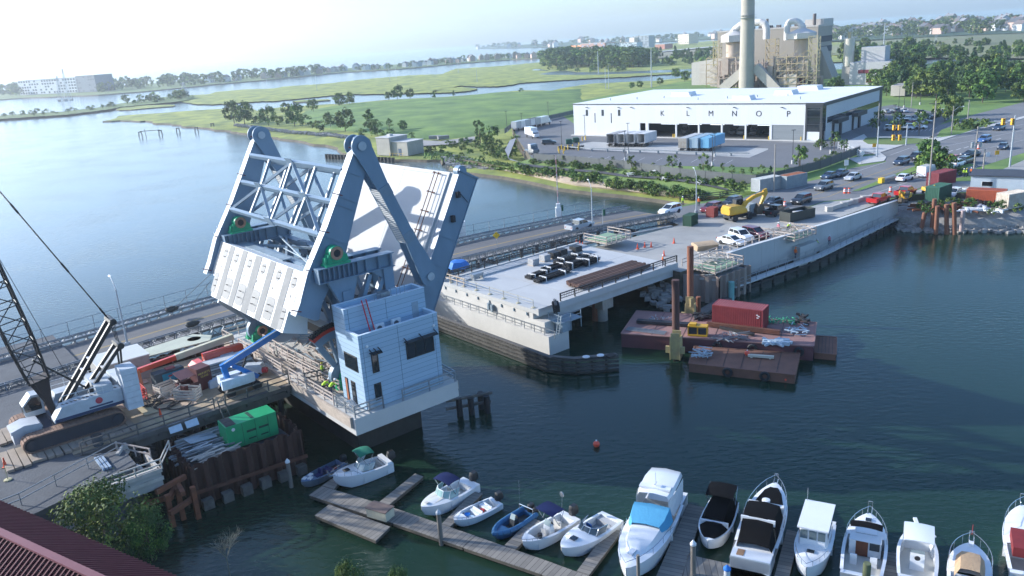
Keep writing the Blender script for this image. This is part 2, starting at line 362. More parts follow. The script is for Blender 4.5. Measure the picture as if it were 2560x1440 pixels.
arm_px=[(892,362),(889,355),(893,345),(903,339),(915,341),(925,349),(930,362),(928,385),(915,417),(903,470),(880,560),(866,622),(860,645),(842,687),(833,702),(821,724),(808,750),(802,780),(798,800),(787.5,802),(742,787),(744,784),(769,685),(819,565)]
arm=[pl(x,y,TN) for x,y in arm_px]
FL=[pl(892,362,TN),pl(769,685,TN),pl(742,787,TN)]
def arms():
    for t0,nm in ((TN,0),(TF,1)):
        m=M(); m.slab(arm,t0+.02,t0+TH-.02)
        # front flange plate, proud of the web both sides
        (s0,z0),(s1,z1)=FL[0],FL[2]; d=Vector((s1-s0,0,z1-z0)).normalized(); nn=Vector((d.z,0,-d.x)); 
        if nn.x>0: nn=-nn
        a=Vector((s0,0,z0))-d*.2; b=Vector((s1,0,z1))+d*.2
        m.slab([(a.x,a.z),(b.x,b.z),(b.x+nn.x*.06,b.z+nn.z*.06),(a.x+nn.x*.06,a.z+nn.z*.06)],t0-.02,t0+TH+.02)
        # rear flange
        R=[pl(x,y,TN) for x,y in arm_px[7:17]]
        for (sa,za),(sb,zb) in zip(R,R[1:]):
            m.slab([(sa,za),(sa+.07,za-.0),(sb+.07,zb),(sb,zb)],t0,t0+TH)
        # stiffeners and top plate joints on the web
        for p,q in (((868,430),(902,441)),((852,493),(890,506)),((840,510),(885,526)),((815,592),(870,612)),((780,650),(846,672)),((778,700),(822,716))):
            A,Bq=pl(*p,TN),pl(*q,TN); m.beam((A[0],t0-.0,A[1]),(Bq[0],t0-.0,Bq[1]),.12,.08); m.beam((A[0],t0+TH,A[1]),(Bq[0],t0+TH,Bq[1]),.12,.08)
        o=mk(m,'counterweight_arm',steel,br)
        e=M()
        for f in(.03,.30,.52,.75,.985):   # dark red lug bars across the flange edge
            x=s0+(s1-s0)*f; z=z0+(z1-z0)*f
            e.beam((x-.5,t0+TH*.2,z+.28),(x+.35,t0-.02,z-.06),.09)
        mkn(e,'lug_bar',mt('lug_red',(.16,.02,.025)),o)
arms()
# top struts and bracing between the arms, front and rear plane
def flp(py_near):   # point on the front flange by pixel height
    pass
SN=[pl(857,425,TN+TH),pl(831,505,TN+TH),pl(799.6,588,TN+TH)]
TA,TB=TN+TH,TF
for dx,dz,nm in((0,0,0),(1.95,-.85,1)):
    nodes=[(s+dx,z+dz) for s,z in SN]
    for i,(s,z) in enumerate(nodes):
        m=M(); m.box((s,(TA+TB)/2,z),(.36,TB-TA+.02,.42),0,R_(-30)); 
        for f in (.25,.5,.75):
            if (i==0 and f==.5) or i==1 and f!=.5 or i==2 and f==.5: m.box((s-.24,TA+(TB-TA)*f,z),(.05,1.5,1.1),0,R_(-30))
        mk(m,'lateral_strut',steel,br)
    def dg(i,f,j,g,w=.3,name='diagonal_brace'):
        a=(nodes[i][0],TA+(TB-TA)*(1-f),nodes[i][1]); b=(nodes[j][0],TA+(TB-TA)*(1-g),nodes[j][1])
        m=M(); m.beam(a,b,w,w*.9); mk(m,name,steel,br)
    # fractions from the far arm
    for f in(.25,.5,.75): dg(0,f,1,f,.3,'bay_post'); dg(1,f,2,f,.3,'bay_post')
    dg(0,.5,1,.25); dg(0,.5,1,.75); dg(1,.25,2,.0); dg(1,.25,2,.5); dg(1,.75,2,.5); dg(1,.75,2,1.)
# counterweight block
F1=pl(769,685,TN+TH); F2=pl(702,831,1.9); F3=pl(765,833,1.9); F4=pl(787,802,TN+TH); F5=pl(822,722,TN+TH); F6=(F1[0]+3.2,F1[1]-1.2)
m=M(); m.slab([F1,F2,F3,F4,F5,F6],TA+1.5,TB-1.5)
mid=(F1[0]+(F2[0]-F1[0])*.64,F1[1]+(F2[1]-F1[1])*.64)
m.slab([F1,mid,F4,F5,F6],TA+.02,TA+1.5); m.slab([F1,mid,F4,F5,F6],TB-1.5,TB-.02)
cw=mk(m,'counterweight',cwwhite,br)
d=Vector((F2[0]-F1[0],0,F2[1]-F1[1])); LL=d.length; d.normalize(); nn=Vector((d.z,0,-d.x)); nn=-nn if nn.x>0 else nn
def fpt(t,v,o=0.): return Vector((F1[0],0,F1[1]))+d*(v*LL)+nn*o+Vector((0,t,0))
def fq(m,t0,t1,v0,v1,o0,o1):
    vs=[fpt(t,v,o) for o in(o0,o1) for t,v in((t0,v0),(t1,v0),(t1,v1),(t0,v1))]
    m.add(vs,[(0,3,2,1),(4,5,6,7),(0,1,5,4),(1,2,6,5),(2,3,7,6),(3,0,4,7)])
W=TB-TA
m=M()
for f,w_,v1 in((.975,.4,.62),(.83,1.25,1),(.67,1.25,1),(.505,1.55,1),(.345,1.3,1),(.165,1.3,1),(.03,.75,.62)):
    fq(m,TA+W*f-w_/2,TA+W*f+w_/2,.005,v1-.004,-.01,.035)
mkn(m,'joint_strip',cwgrey,cw)
m=M()
def blob(t,v,wt,wv,n=14,sq=2.2,o=.03):
    vs=[];
    for k in range(n):
        a=6.28319*k/n; c_,s_=math.cos(a),math.sin(a); vs.append(fpt(t+wt/2*math.copysign(abs(c_)**(2/sq),c_),v+wv/2*math.copysign(abs(s_)**(2/sq),s_),o))
    c0=len(m.v); m.add(vs+[p-nn*(o+.02) for p in vs],[tuple(range(n))]+[(i,(i+1)%n,n+(i+1)%n,n+i) for i in range(n)])
for f in(.90,.755,.59,.43,.26,.10): blob(TA+W*f,.18 if f>.2 else .2,1.05,.20,sq=2.2)
for f in(.925,.755,.59,.43,.26): blob(TA+W*f,.74,1.9 if f<.9 else 1.1,.38,16,5)
blob(TA+W*.12,.80,1.15,.36,16,5)
mkn(m,'access_hatch',mt('hatch_grey',(.165,.17,.17),(.14,.145,.145),2,.6),cw)
m=M()
for f in(.90,.755,.59,.43,.26,.10):
    for v in(.13,.23): 
        a=fpt(TA+W*f-.35,v,.3); m.beam(fpt(TA+W*f-.35,v,.0),a,.05); m.beam(a,fpt(TA+W*f-.75,v,.3),.05); m.cut()
    for v in(.68,.79): m.beam(fpt(TA+W*f,v,.0),fpt(TA+W*f,v,.32),.05); m.beam(fpt(TA+W*f,v,.32),fpt(TA+W*f-.5,v,.3),.05); m.cut()
mkn(m,'grab_handle',black,cw)
m=M()
for f in(.93,.80,.64,.49,.31,.12): blob(TA+W*f-.6,.42,.3,.05,10,2)
mkn(m,'port_cover',cwgrey,cw)
# operating links
def discp(c,r,n=16,a0=0.): return [(c[0]+r*math.cos(a0+6.28319*i/n),c[1]+r*math.sin(a0+6.28319*i/n)) for i in range(n)]
C0=pl(905,365,TN-.4); D0=pl(1077,691,TN-.4)
steelT=mt('steel_dark_band',(.20,.26,.31),(.15,.20,.25),1,.5)
for t0 in(TN,TF):
    ca=Vector((C0[0],0,C0[1])); cb=Vector((D0[0],0,D0[1])); dd=(cb-ca).normalized(); pp=Vector((dd.z,0,-dd.x))
    lk=M(); l1=2.9
    def plate(c,dirn,ta,tb,r=1.05,l=4.6,w=.62):
        pts=[]
        for k in range(13):
            a=math.pi*(k/12)+math.pi/2; v=dirn*(math.cos(a)*r)+pp*(math.sin(a)*r); pts.append((c.x+v.x,c.z+v.z))
        e=c+dirn*l; pts+=[((e-pp*w).x,(e-pp*w).z),((e+pp*w).x,(e+pp*w).z)]
        lk.slab(pts,ta,tb)
    for ta,tb in((t0-.30,t0-.12),(t0+TH+.04,t0+TH+.18)): plate(ca,dd,ta,tb,.98); plate(cb,-dd,ta,tb,1.05)
    a=ca+dd*4.4; b=cb-dd*4.4
    lk.slab([((a+pp*.6).x,(a+pp*.6).z),((b+pp*.6).x,(b+pp*.6).z),((b-pp*.6).x,(b-pp*.6).z),((a-pp*.6).x,(a-pp*.6).z)],t0-.38,t0-.26)
    lk.slab([((a+pp*.6).x,(a+pp*.6).z),((b+pp*.6).x,(b+pp*.6).z),((b-pp*.6).x,(b-pp*.6).z),((a-pp*.6).x,(a-pp*.6).z)],t0+TH+.26,t0+TH+.38)
    L=mk(lk,'operating_link',steel,br)
    q=M(); n_=26
    for sgn in(1,-1):
        for k in range(n_):
            u=a+(b-a)*((k+.1)/n_); v=a+(b-a)*((k+.85)/n_)
            q.add([(u+pp*.585*sgn+Vector((0,y,0))).to_tuple() for y in(t0-.26,t0+TH+.26)]+[(v+pp*.585*sgn+Vector((0,y,0))).to_tuple() for y in(t0+TH+.26,t0-.26)],[(0,1,2,3)])
        
    q2=mk(q,'cover_plates',cwwhite,L)
    q=M()
    for u,v in((.0,.17),(.83,1.)):
        A_=a+(b-a)*u; B_=a+(b-a)*v
        q.slab([((A_+pp*.63).x,(A_+pp*.63).z),((B_+pp*.63).x,(B_+pp*.63).z),((B_-pp*.63).x,(B_-pp*.63).z),((A_-pp*.63).x,(A_-pp*.63).z)],t0-.43,t0-.385)
    mkn(q,'splice_plate',steelT,L)
    q=M()
    for c in(ca,cb):
        q.slab(discp((c.x,c.z),.42),t0-.50,t0-.43); q.slab(discp((c.x,c.z),.42),t0+TH+.43,t0+TH+.5)
    mkn(q,'pin_cap',mt('pin_cap',(.42,.46,.48)),L)
# leaf
LT=pl(1147.5,433.7,0.); LB=pl(1055.6,713.7,0.); RT=pl(1187,460,0.); 
dl=Vector((LB[0]-LT[0],0,LB[1]-LT[1])).normalized(); nl=Vector((-dl.z,0,dl.x)); nl=nl if nl.x>0 else -nl
Lt=Vector((LT[0],0,LT[1])); Llen=(LT[1]-5.2)/(-dl.z)
def lf(t,v,o=0.): return Lt+dl*v+nl*o+Vector((0,t,0))
def lbox(m,t0,t1,v0,v1,o0,o1):
    vs=[lf(t,v,o) for o in(o0,o1) for t,v in((t0,v0),(t1,v0),(t1,v1),(t0,v1))]
    return m.add(vs,[(0,3,2,1),(4,5,6,7),(0,1,5,4),(1,2,6,5),(2,3,7,6),(3,0,4,7)])
gw=(Vector((RT[0],0,RT[1]))-Lt).dot(nl)
m=M(); lbox(m,.9,19.6,0,Llen,-.0,.28); lbox(m,1.3,2.9,.05,Llen-3,-.22,-.001); lbox(m,18.4,19.5,.05,Llen-3,-.22,-.001)
dk=mk(m,'leaf_deck',deckc,br)
m=M(); lbox(m,10.15,10.2,.02,Llen-1,-.006,.01); lbox(m,.95,19.5,.35,.40,-.006,.01); mk(m,'deck_joint',mt('joint_dark',(.22,.22,.22)),dk)
for t0,t1 in((0.,.95),(19.55,20.5)):
    m=M(); lbox(m,t0,t1,-.25,Llen,.0,gw); lbox(m,t0-.12,t1+.05,-.45,-.25,-.15,gw+.15); lbox(m,t0-.1,t1+.1,-.45,Llen,gw,gw+.08)
    for v in(6.6,12.6,9.6):
        lbox(m,t0-.05,t0,v,v+.08,.05,gw)
    m.slab(discp((lf(0,-.35,.35).x,lf(0,-.35,.35).z),.6),t0+.1,t1-.1)
    mk(m,'leaf_girder',steel,br)
m=M()
for k in range(9): lbox(m,.97,19.5,1+k*2.2,1.25+k*2.2,.29,gw-.3)
mkn(m,'floor_beam',steel,br)
m=M()
for o,v0 in((-.75,0),(-.45,0)):
    pass
for k in range(8): m.beam(lf(3.1,.4+k*2.1,-.01),lf(3.1,.4+k*2.1,-1.0),.07); m.beam(lf(2.2,.4+k*2.1,-.6),lf(3.7,.4+k*2.1,-.6),.08)
m.beam(lf(2.4,.3,-.8),lf(2.4,Llen-4,-.8),.07); m.beam(lf(3.1,.3,-.8),lf(3.1,Llen-4,-.8),.07)
mk(m,'sidewalk_railing',rust,dk)
m=M(); m.beam(lf(-.1,1.7,.5),lf(-.1,.2+2.2,gw-.2),.05); m.box(lf(-.25,2.1,.55),(.4,.35,.6)); m.box(lf(-.25,4.6,.9),(.35,.4,.7)); mk(m,'navigation_light',black,br)
# towers carrying the counterweight trunnions
Bn=pl(836,631,TN-.6)
def bearing(m,c,t0,t1,r=.95,k=.72):
    i0=len(m.v); bearing_(m,c,t0,t1,r)
    for i in range(i0,len(m.v)): x,y,z=m.v[i]; m.v[i]=(c[0]+(x-c[0])*k,y,c[1]+(z-c[1])*k)
def bearing_(m,c,t0,t1,r=.95):
    m.slab(discp(c,r,18),t0,t1); m.slab([(c[0]-1.35,c[1]-1.3),(c[0]+1.35,c[1]-1.3),(c[0]+1.15,c[1]-.1),(c[0]-1.15,c[1]-.1)],t0+.1,t1-.05)
    m.slab([(c[0]-1.75,c[1]-1.55),(c[0]+1.75,c[1]-1.55),(c[0]+1.75,c[1]-1.25),(c[0]-1.75,c[1]-1.25)],t0-.1,t1+.1)
    m.slab([(c[0]-1.7,c[1]-1.3),(c[0]-1.25,c[1]-1.3),(c[0]-1.25,c[1]-.4),(c[0]-1.55,c[1]-.4)],t0+.2,t1-.2)
    m.slab([(c[0]+1.25,c[1]-1.3),(c[0]+1.7,c[1]-1.3),(c[0]+1.55,c[1]-.4),(c[0]+1.25,c[1]-.4)],t0+.2,t1-.2)
def pinn(c,t0,sg,par):
    q=M(); q.lathe([(.62,0),(.62,.06),(.36,.08),(.34,-.04)],(c[0],t0,c[1]),20,'y'); 
    for i in range(len(q.v)): 
        x,y,z=q.v[i]; q.v[i]=(x,t0+(y-t0)*sg,z)
    o=mk(q,'trunnion_ring',rustring,par)
    q=M(); q.slab(discp(c,.35,16),t0-.01,t0+.01+.02); o2=mk(q,'trunnion_bore',black,par)
zt=Bn[1]-1.13
for t0 in(TN,TF):
    for ta,tb,fr in((t0-1.15,t0-.1,True),(t0+TH+.1,t0+TH+1.15,False)):
        q=M(); bearing(q,Bn,ta+.1,tb-.05); bo=mk(q,'trunnion_bearing',green,br)
        if fr: pinn(Bn,ta+.08,-1,bo)
        q=M(); x0,x1=Bn[0]-2.1,Bn[0]+5.9
        tc=(ta+tb)/2
        q.bx(x0,x1,ta,tb,zt-.08,zt); q.bx(x0,x1,ta,tb,zt-1.4,zt-1.32); q.bx(x0,x1,tc-.06,tc+.06,zt-1.32,zt-.08)
        for k in range(9): q.bx(x0+.02+k*.5,x0+.07+k*.5,ta+.04,tb-.04,zt-1.32,zt-.08)
        for k in range(3): q.bx(x0+4.9+k*1.35,x0+4.95+k*1.35,ta+.04,tb-.04,zt-1.32,zt-.08)
        mk(q,'tower_girder',steel,br)
        q=M(); zb=5.52
        # tapering front leg under the bearing
        q.slab([(Bn[0]-1.2,zt-1.4),(Bn[0]+1.9,zt-1.4),(Bn[0]+.95,zt-4.4),(Bn[0]+.95,zb),(Bn[0]+.15,zb),(Bn[0]+.15,zt-4.4)],tc-.25,tc+.25)
        q.bx(Bn[0]+.1,Bn[0]+1.,ta+.1,ta+.18,zb,zt-2.6); q.bx(Bn[0]+.1,Bn[0]+1.,tb-.18,tb-.1,zb,zt-2.6)
        # rear leg
        q.bx(x1-1.2,x1-.35,tc-.4,tc+.4,zb,zt-1.4); q.bx(x1-1.3,x1-.25,tc-.45,tc-.38,zb,zt-1.4)
        q.slab([(x1-2.6,zt-1.4),(x1-.3,zt-1.4),(x1-.3,zt-3.2),(x1-1.2,zt-3.2),(x1-1.5,zt-2.2)],tc-.2,tc+.2)
        q.beam((x1-1.3,tc,zt-2.4),(Bn[0]+.9,tc,zb+4.2),.55,.45); q.beam((x1-2.6,tc,zt-1.7),(Bn[0]+.8,tc,zb+5.6),.4,.4)
        q.beam((Bn[0]+.8,tc,zb+3.6),(x1-.8,tc,zb+.3),.5,.4); q.bx(Bn[0]-.3,x1,ta,tb,zb-.02,zb+.35)
        mk(q,'tower_leg',steel,br)
for s_ in(Bn[0]+.6,Bn[0]+5.1):
    q=M(); zc=zt-1.7; A0,A1=TN+TH+1.1,TF-1.1; mdt=(A0+A1)/2
    q.box((s_,mdt,zc),(.9,A1-A0,.6)); q.box((s_,mdt,zc-5.2),(1.3,A1-A0,.9)); 
    for a_,b_ in((A0+1,mdt-4.5),(A0+9.2,mdt-4.5),(A1-1,mdt+4.5),(A1-9.2,mdt+4.5)): q.beam((s_,a_,zc-5),(s_,b_,zc),.45,.5)
    q.box((s_-.5,mdt-4.5,zc-.2),(.08,2.2,1.5)); q.box((s_-.5,mdt+4.5,zc-.2),(.08,2.2,1.5))
    mk(q,'portal_frame',steel,br)
q=M(); 
for a_,b_ in((A0,mdt),(mdt,A0),(mdt,A1),(A1,mdt)): q.beam((Bn[0]+.6,a_,zt-1.5),(Bn[0]+5.1,b_,zt-1.5),.22,.25)
q.box((Bn[0]-.2,mdt+4,zt-1.2),(1.0,12,.12),0,0,.0); q.tube((Bn[0]-.4,A0+.5,zt-1.3),(Bn[0]+3.,A1-3,zt-.6),.09); q.tube((Bn[0]+.2,A0+.2,zt-1.),(Bn[0]+1.6,A1-7,zt-1.1),.07)
mk(q,'catwalk',steelD,br)
q=M(); q.bx(Bn[0]+5.,Bn[0]+9.5,2.2,18.5,10.4,10.6); q.bx(Bn[0]+5.4,Bn[0]+8.9,3,9,10.6,11.4); q.bx(Bn[0]+2,Bn[0]+4.5,4,15,8.4,10.2); mk(q,'machinery_platform',black,br)
# rack sector, pivoting on the green lower bearing, one each side
for t0,t1,near in((.35,1.15,1),(20.6,21.4,0)):
    Q=pl(860,938,.35); RR=math.hypot(pl(782,852,.35)[0]-Q[0],pl(782,852,.35)[1]-Q[1])
    def arc(r,a0,a1,n=22): return [(Q[0]+r*math.cos(R_(a0+(a1-a0)*k/n)),Q[1]+r*math.sin(R_(a0+(a1-a0)*k/n))) for k in range(n+1)]
    A0_,A1_=122,20
    q=M(); q.slab(arc(RR-.35,A0_,A1_)+arc(RR-1.15,A1_,A0_),t0+.1,t1-.1)
    for a in(120,101,82,63,44,24):
        w=9 if a in(120,24) else 4
        q.slab([arc(1.0,a-w*1.6,a,1)[0],arc(1.0,a+w*1.6,a,1)[0],arc(RR-1.1,a+w/2,a,1)[0],arc(RR-1.1,a-w/2,a,1)[0]],t0+.2,t1-.2)
    q.slab(discp(Q,1.35),t0+.1,t1-.1)
    s_=mk(q,'rack_sector',steel,br)
    q=M(); q.slab(arc(RR,A0_,A1_)+arc(RR-.34,A1_,A0_),t0,t1); mk(q,'rack_rim',mt('rack_red',(.50,.035,.02)),s_)
    q=M()
    for k in range(46):
        a=R_(A0_+(A1_-A0_)*(k+.5)/46); q.box((Q[0]+(RR+.1)*math.cos(a),(t0+t1)/2,Q[1]+(RR+.1)*math.sin(a)),(.26,t1-t0-.05,.13),0,-a)
    mk(q,'gear_teeth',black,s_)
    q=M(); bearing(q,(Q[0],Q[1]),t0-.75,t0-.05,.8); bearing(q,(Q[0],Q[1]),t1+.05,t1+.75,.8); bo=mk(q,'pinion_bearing',green,br); pinn(Q,t0-.77,-1,bo)
# far side heel plate seen under the counterweight
q=M(); g=pl(550,760,21.); h_=pl(633,812,21.); q.slab([g,(h_[0],h_[1]),(h_[0]+3,h_[1]+.5),(h_[0]+1.5,13.5),(g[0]+.5,g[1]+.8)],21.6,21.9); mk(q,'heel_plate',steelD,br)
q=M(); e_=st(440,775,6.4)
q.tube((-33.2,22.4,14),(e_[0],e_[1],6.8),.03,n=4); q.tube((-33.4,22.4,13.2),(e_[0]+2,e_[1]-.6,6.8),.03,n=4); mk(q,'stay_rope',black,br)
# ---- piers, platforms ----
q=M(); q.bx(-32.7,-21.3,-7.2,24.4,3.9,5.5)
pier=bth('bascule_pier','pale concrete pier and deck slab carrying the drawbridge and its control house','pier',-26,8,0)
mk(q,'deck_slab',concL,pier)
q=M(); q.bx(-30.6,-23.4,-3.2,24,-2,3.95); mk(q,'pier_stem',mt('concrete_shade_tone',(.05,.048,.042),(.025,.024,.02),.6,.9),pier)  # shade beneath the deck slab is put into this dark colour
q=M(); q.bx(-32.95,-32.72,-6.8,24,4.6,5.6); q.bx(-21.28,-21.1,-7,8,4.6,5.45); mkn(q,'form_board',wood,pier)
# approach span on the right
ap=bth('approach_span','new white concrete deck span east of the channel with black steel railings','bridge span',8,10,0)
q=M(); q.bx(-4.4,22,.45,20.0,6.0,6.45); q.bx(-4.4,22,0,.45,5.9,6.75); q.bx(-4.4,22,20.0,20.5,5.9,6.75); q.bx(-4.4,-3.6,.4,20,6.451,6.5); q.bx(-2,22,18.,20.,6.452,6.62)
mk(q,'deck',mt('deck_new',(.56,.56,.54),(.36,.365,.36),.22,.7,contrast=1.,detail=10,stretch=(1,.4,1)),ap)
q=M()
for x in(3,9.5,16): q.bx(x,x+.06,.5,18,6.452,6.46)
q.bx(-3.5,21.9,9.4,9.46,6.452,6.461); mkn(q,'deck_joint',conc,ap)
q=M()
for t_ in(.5,4,7.5,11,14.5,18,19.4): q.bx(-.8,21.5,t_,t_+.6,4.75,6.0)
mkn(q,'beam',mt('beam_concrete',(.50,.51,.50),(.42,.43,.42),.6,.8),ap)
q=M(); q.bx(-4.3,-.9,1.2,21.5,3.8,5.95); q.bx(-4.9,-1.6,-2.2,22.5,-1.5,3.8); q.bx(-4.3,-1.2,-.9,1.2,3.8,5.2); q.bx(-4.35,-4.3,2,20,5.2,5.95)
pc=mk(q,'pier_cap',concL,ap)
q=M(); 
for k in range(8): q.bx(-4.5,-4.36,2.2+k*2.5,2.32+k*2.5,5.5,5.9)
q.bx(-4.75,-4.4,9.6,9.9,4.6,5.6); q.bx(-4.75,-4.4,8.9,9.2,4.5,5.5); mkn(q,'bracket',steelD,ap)
q=M()
for t_ in(2,8,14,19): q.tube((8.5,t_,-3),(8.5,t_,3.3),.8,n=14)
q.bx(7.5,9.5,.8,20,3.3,4.7); mk(q,'inner_pier',concS,ap)
blackrail=mt('black_rail',(.018,.018,.02),None,1,.5)
def railing(name,a,b,h,par,mat,step=2.4,bars=3,pick=True,w=.09,top=.12):
    a=Vector(a);b=Vector(b);L=(b-a).length;n=max(1,round(L/step)); q=M()
    for k in range(n+1):
        p=a.lerp(b,k/n); q.beam(p,p+Vector((0,0,h)),w*1.5)
    for k in range(bars):
        z=Vector((0,0,h*(k+1)/bars-(.05 if k==bars-1 else 0))); q.beam(a+z,b+z,top if k==bars-1 else w*.8)
    if pick:
        m_=int(L/.3)
        for k in range(m_): p=a.lerp(b,(k+.5)/m_); q.beam(p+Vector((0,0,h*.33)),p+Vector((0,0,h*.92)),.03)
    return mk(q,name,mat,par)
railing('railing',(-.5,.22,6.75),(22,.22,6.75),1.05,ap,blackrail); railing('railing',(-4,20.25,6.75),(22,20.25,6.75),1.05,ap,blackrail)
q=M(); 
for k in range(7): q.tube((-3.9,1.5+k*2.9,6.5),(-3.9,1.5+k*2.9,7.6),.035); q.lathe([(.3,0),(.3,.08),(.05,.16)],(-3.9,1.5+k*2.9,6.5),10)
q.beam((-3.9,1.5,7.5),(-3.9,19,7.5),.04); q.beam((-3.9,1.5,7.1),(-3.9,19,7.1),.03); mk(q,'temporary_guard',mt('yellowish_tube',(.45,.42,.3)),ap)
q=M()
for k in range(4): q.beam((-4.2,15.5+k*1.6,6.5),(-4.2,15.5+k*1.6,7.8),.1)
q.beam((-4.2,15.2,7.75),(-4.2,21,7.75),.12); q.beam((-4.2,15.2,7.2),(-4.2,21,7.2),.12); mk(q,'timber_guard',wood,ap)
# pier-end platform with ladder at the near end
q=M(); q.bx(-3.2,.4,-2.6,-.2,5.0,5.15); q.bx(-2.8,-1.4,-2.4,-1.0,3.8,5.0)
for s_,t_ in((-3.1,-2.5),(.3,-2.5),(-3.1,-.3),(-1.4,-2.5)): q.beam((s_,t_,3.8),(s_,t_,6.1),.08)
for z in(5.6,6.05): q.beam((-3.1,-2.5,z),(.3,-2.5,z),.05); q.beam((-3.1,-2.5,z),(-3.1,-.3,z),.05)
q.beam((-3.7,-2.7,3.8),(-3.1,-2.7,6.2),.06);q.beam((-3.7,-2.2,3.8),(-3.1,-2.2,6.2),.06)
for k in range(7): q.beam((-3.65+k*.09,-2.7,4+k*.33),(-3.65+k*.09,-2.2,4+k*.33),.04)
mk(q,'access_platform',steelD,ap)
railing('cap_railing',(-4.8,-3.2,3.8),(-4.8,21,3.8),1.0,ap,galv,1.8,2,False,.05,.06)
dv=(B(4,6,6.4)-CAM); ap.location=Vector(ap.location)+dv*(1.4/-dv.z)
# timber fender in front of the pier
fe=bth('timber_fender','dark timber fender wall with horizontal wales along the east pier and angled at its end','fender',-5.6,8,0)
pts=[(-5.6,23.5),(-5.5,-2.2),(-3.8,-5.4),(.3,-8.2)]
for i,zz in enumerate((.2,.7,1.2,1.7)):
    q=M()
    for (a,b),(c_,d_) in zip(pts,pts[1:]): q.beam((a,b,zz),(c_,d_,zz),.30,.26)
    mk(q,'wale',mt('wale_dark',(.09,.085,.075),(.04,.037,.033),1.2,.85) if i>0 else mt('timber_wet',(.03,.03,.025)),fe)
q=M()
for (a,b),(c_,d_) in zip(pts,pts[1:]):
    L=math.hypot(c_-a,d_-b); n=int(L/1.9)+1
    for k in range(n): f=k/n; q.tube((a+(c_-a)*f+.32,b+(d_-b)*f,-2.5),(a+(c_-a)*f+.32,b+(d_-b)*f,1.9),.2,n=8)
q.bx(-.9,.2,-8.,-7.2,1.8,2.)
mkn(q,'pile',mt('timber_dark',(.035,.03,.027),(.02,.018,.016),2,.8),fe)
q=M(); q.bx(-5.5,-4.95,-3,23,1.9,1.98); q.prism([(-5.5,-2.2),(-4.9,-2.2),(-3.4,-4.8),(.5,-7.5),(.3,-8.2),(-3.8,-5.4)],1.9,1.96); mk(q,'walkway_plank',woodG,fe)
for s_,t_ in((-2.6,-5.9),(-1.2,-6.8)):
    q=M(); q.lathe([(.42,0),(.42,.07)],(s_,t_,1.96),16); mk(q,'pile_cap',pipeW,fe)
# west fender stub with dark piles beyond the house
fw_=bth('fender_piles','dark timber piles and wale beyond the control house corner','piles',-18.5,-4,0)
q=M()
for s_,t_ in((-19.2,-4.),(-18.2,-4.7),(-16.8,-5.6),(-16.7,-4.4)): q.tube((s_,t_,-2),(s_,t_,1.9),.32,n=12)
mkn(q,'pile',black,fw_)
q=M(); q.beam((-20.5,-3.5,1.9),(-15.9,-5.4,1.9),.25); q.beam((-20.4,-3.3,.9),(-16,-5.2,.9),.25); mkn(q,'wale',woodG,fw_)
# ---------------- control house ----------------
def plS(px,py,s):
    d=RX*((px-1280)/FPX)+UX*((720-py)/FPX)+fw; k=((BO-CAM).dot(BS)+s)/d.dot(BS); p=CAM+d*k-BO
    return p.dot(BT),p.z
ZP=5.5
hs0,ht0=st(917,1022,5.75); hs1=st(1110,952,5.75)[0]; ht1=-2.2
hp=B(hs0,ht0); hz0=ZP+.02; hz1=topz(hp.x,hp.y,842)
tm=ht0+(ht1-ht0)*.5; q_=B(hs0,tm); hz2=topz(q_.x,q_.y,776)
clad=bandmat('blue_grey_cladding',(.36,.48,.58),(.08,.12,.16),.46,'Z',.05,.5,cv=(.31,.42,.52))
ho=bth('control_house','light blue clapboard bridge control house with dark windows at the pier corner','control house',(hs0+hs1)/2,(ht0+ht1)/2,hz0)
q=M(); q.bx(hs0,hs1,ht0,ht1,hz0,hz1-.9)
e=.22
q.bx(hs0,hs1,ht0,ht0+e,hz1-.9,hz1); q.bx(hs0,hs0+e,ht0+e,tm,hz1-.9,hz1); q.bx(hs1-e,hs1,ht0+e,ht1,hz1-.9,hz1)
hsr=pl(1060,722,tm)[0]
q.bx(hs0,hsr,tm,ht1-.003,hz1-.9,hz2-.5); q.bx(hs0,hsr,tm,tm+e,hz2-.5,hz2); q.bx(hs0,hsr,ht1-.003-e,ht1-.003,hz2-.5,hz2); q.bx(hs0,hs0+e,tm+e,ht1-e-.003,hz2-.5,hz2); q.bx(hsr-e,hsr,tm+e,ht1-e-.003,hz2-.5,hz2)
wl=mk(q,'wall',clad,ho)
q=M(); lt=mt('parapet_light',(.62,.70,.76)); 
q.bx(hs0-.03,hs1+.03,ht0-.03,ht0+e+.03,hz1,hz1+.05); q.bx(hs0-.03,hs0+e+.03,ht0+e+.03,tm-.01,hz1,hz1+.05); q.bx(hs1-e-.03,hs1+.03,ht0+e+.03,ht1,hz1,hz1+.05)
q.bx(hs0-.03,hsr+.03,tm-.03,tm+e+.03,hz2,hz2+.05); q.bx(hs0-.03,hsr+.03,ht1-e-.03,ht1+.03,hz2,hz2+.05); q.bx(hs0-.03,hs0+e+.03,tm+e+.03,ht1-e-.03,hz2,hz2+.05); q.bx(hsr-e-.03,hsr+.03,tm+e+.03,ht1-e-.03,hz2,hz2+.05)
mk(q,'parapet_coping',lt,ho)
q=M(); q.bx(hs0+e,hs1-e,ht0+e,tm,hz1-.9,hz1-.86); q.bx(hs0+e,hsr-e,tm+e,ht1-e,hz2-.5,hz2-.46); mk(q,'roof',mt('roof_white',(.75,.78,.8)),ho)
q=M(); trim=mt('joint_line',(.10,.14,.19))
for s_ in(hs0+.35,(hs0+hs1)/2-.2,hs1-.5): q.bx(s_,s_+.03,ht0-.012,ht0+.001,hz0,hz1)
q.bx(hs0+.4,hs0+.43,tm-.012,tm,hz1,hz2);q.bx((hs0+hsr)/2,(hs0+hsr)/2+.03,tm-.012,tm,hz1,hz2)
mkn(q,'cladding_joint',trim,ho)
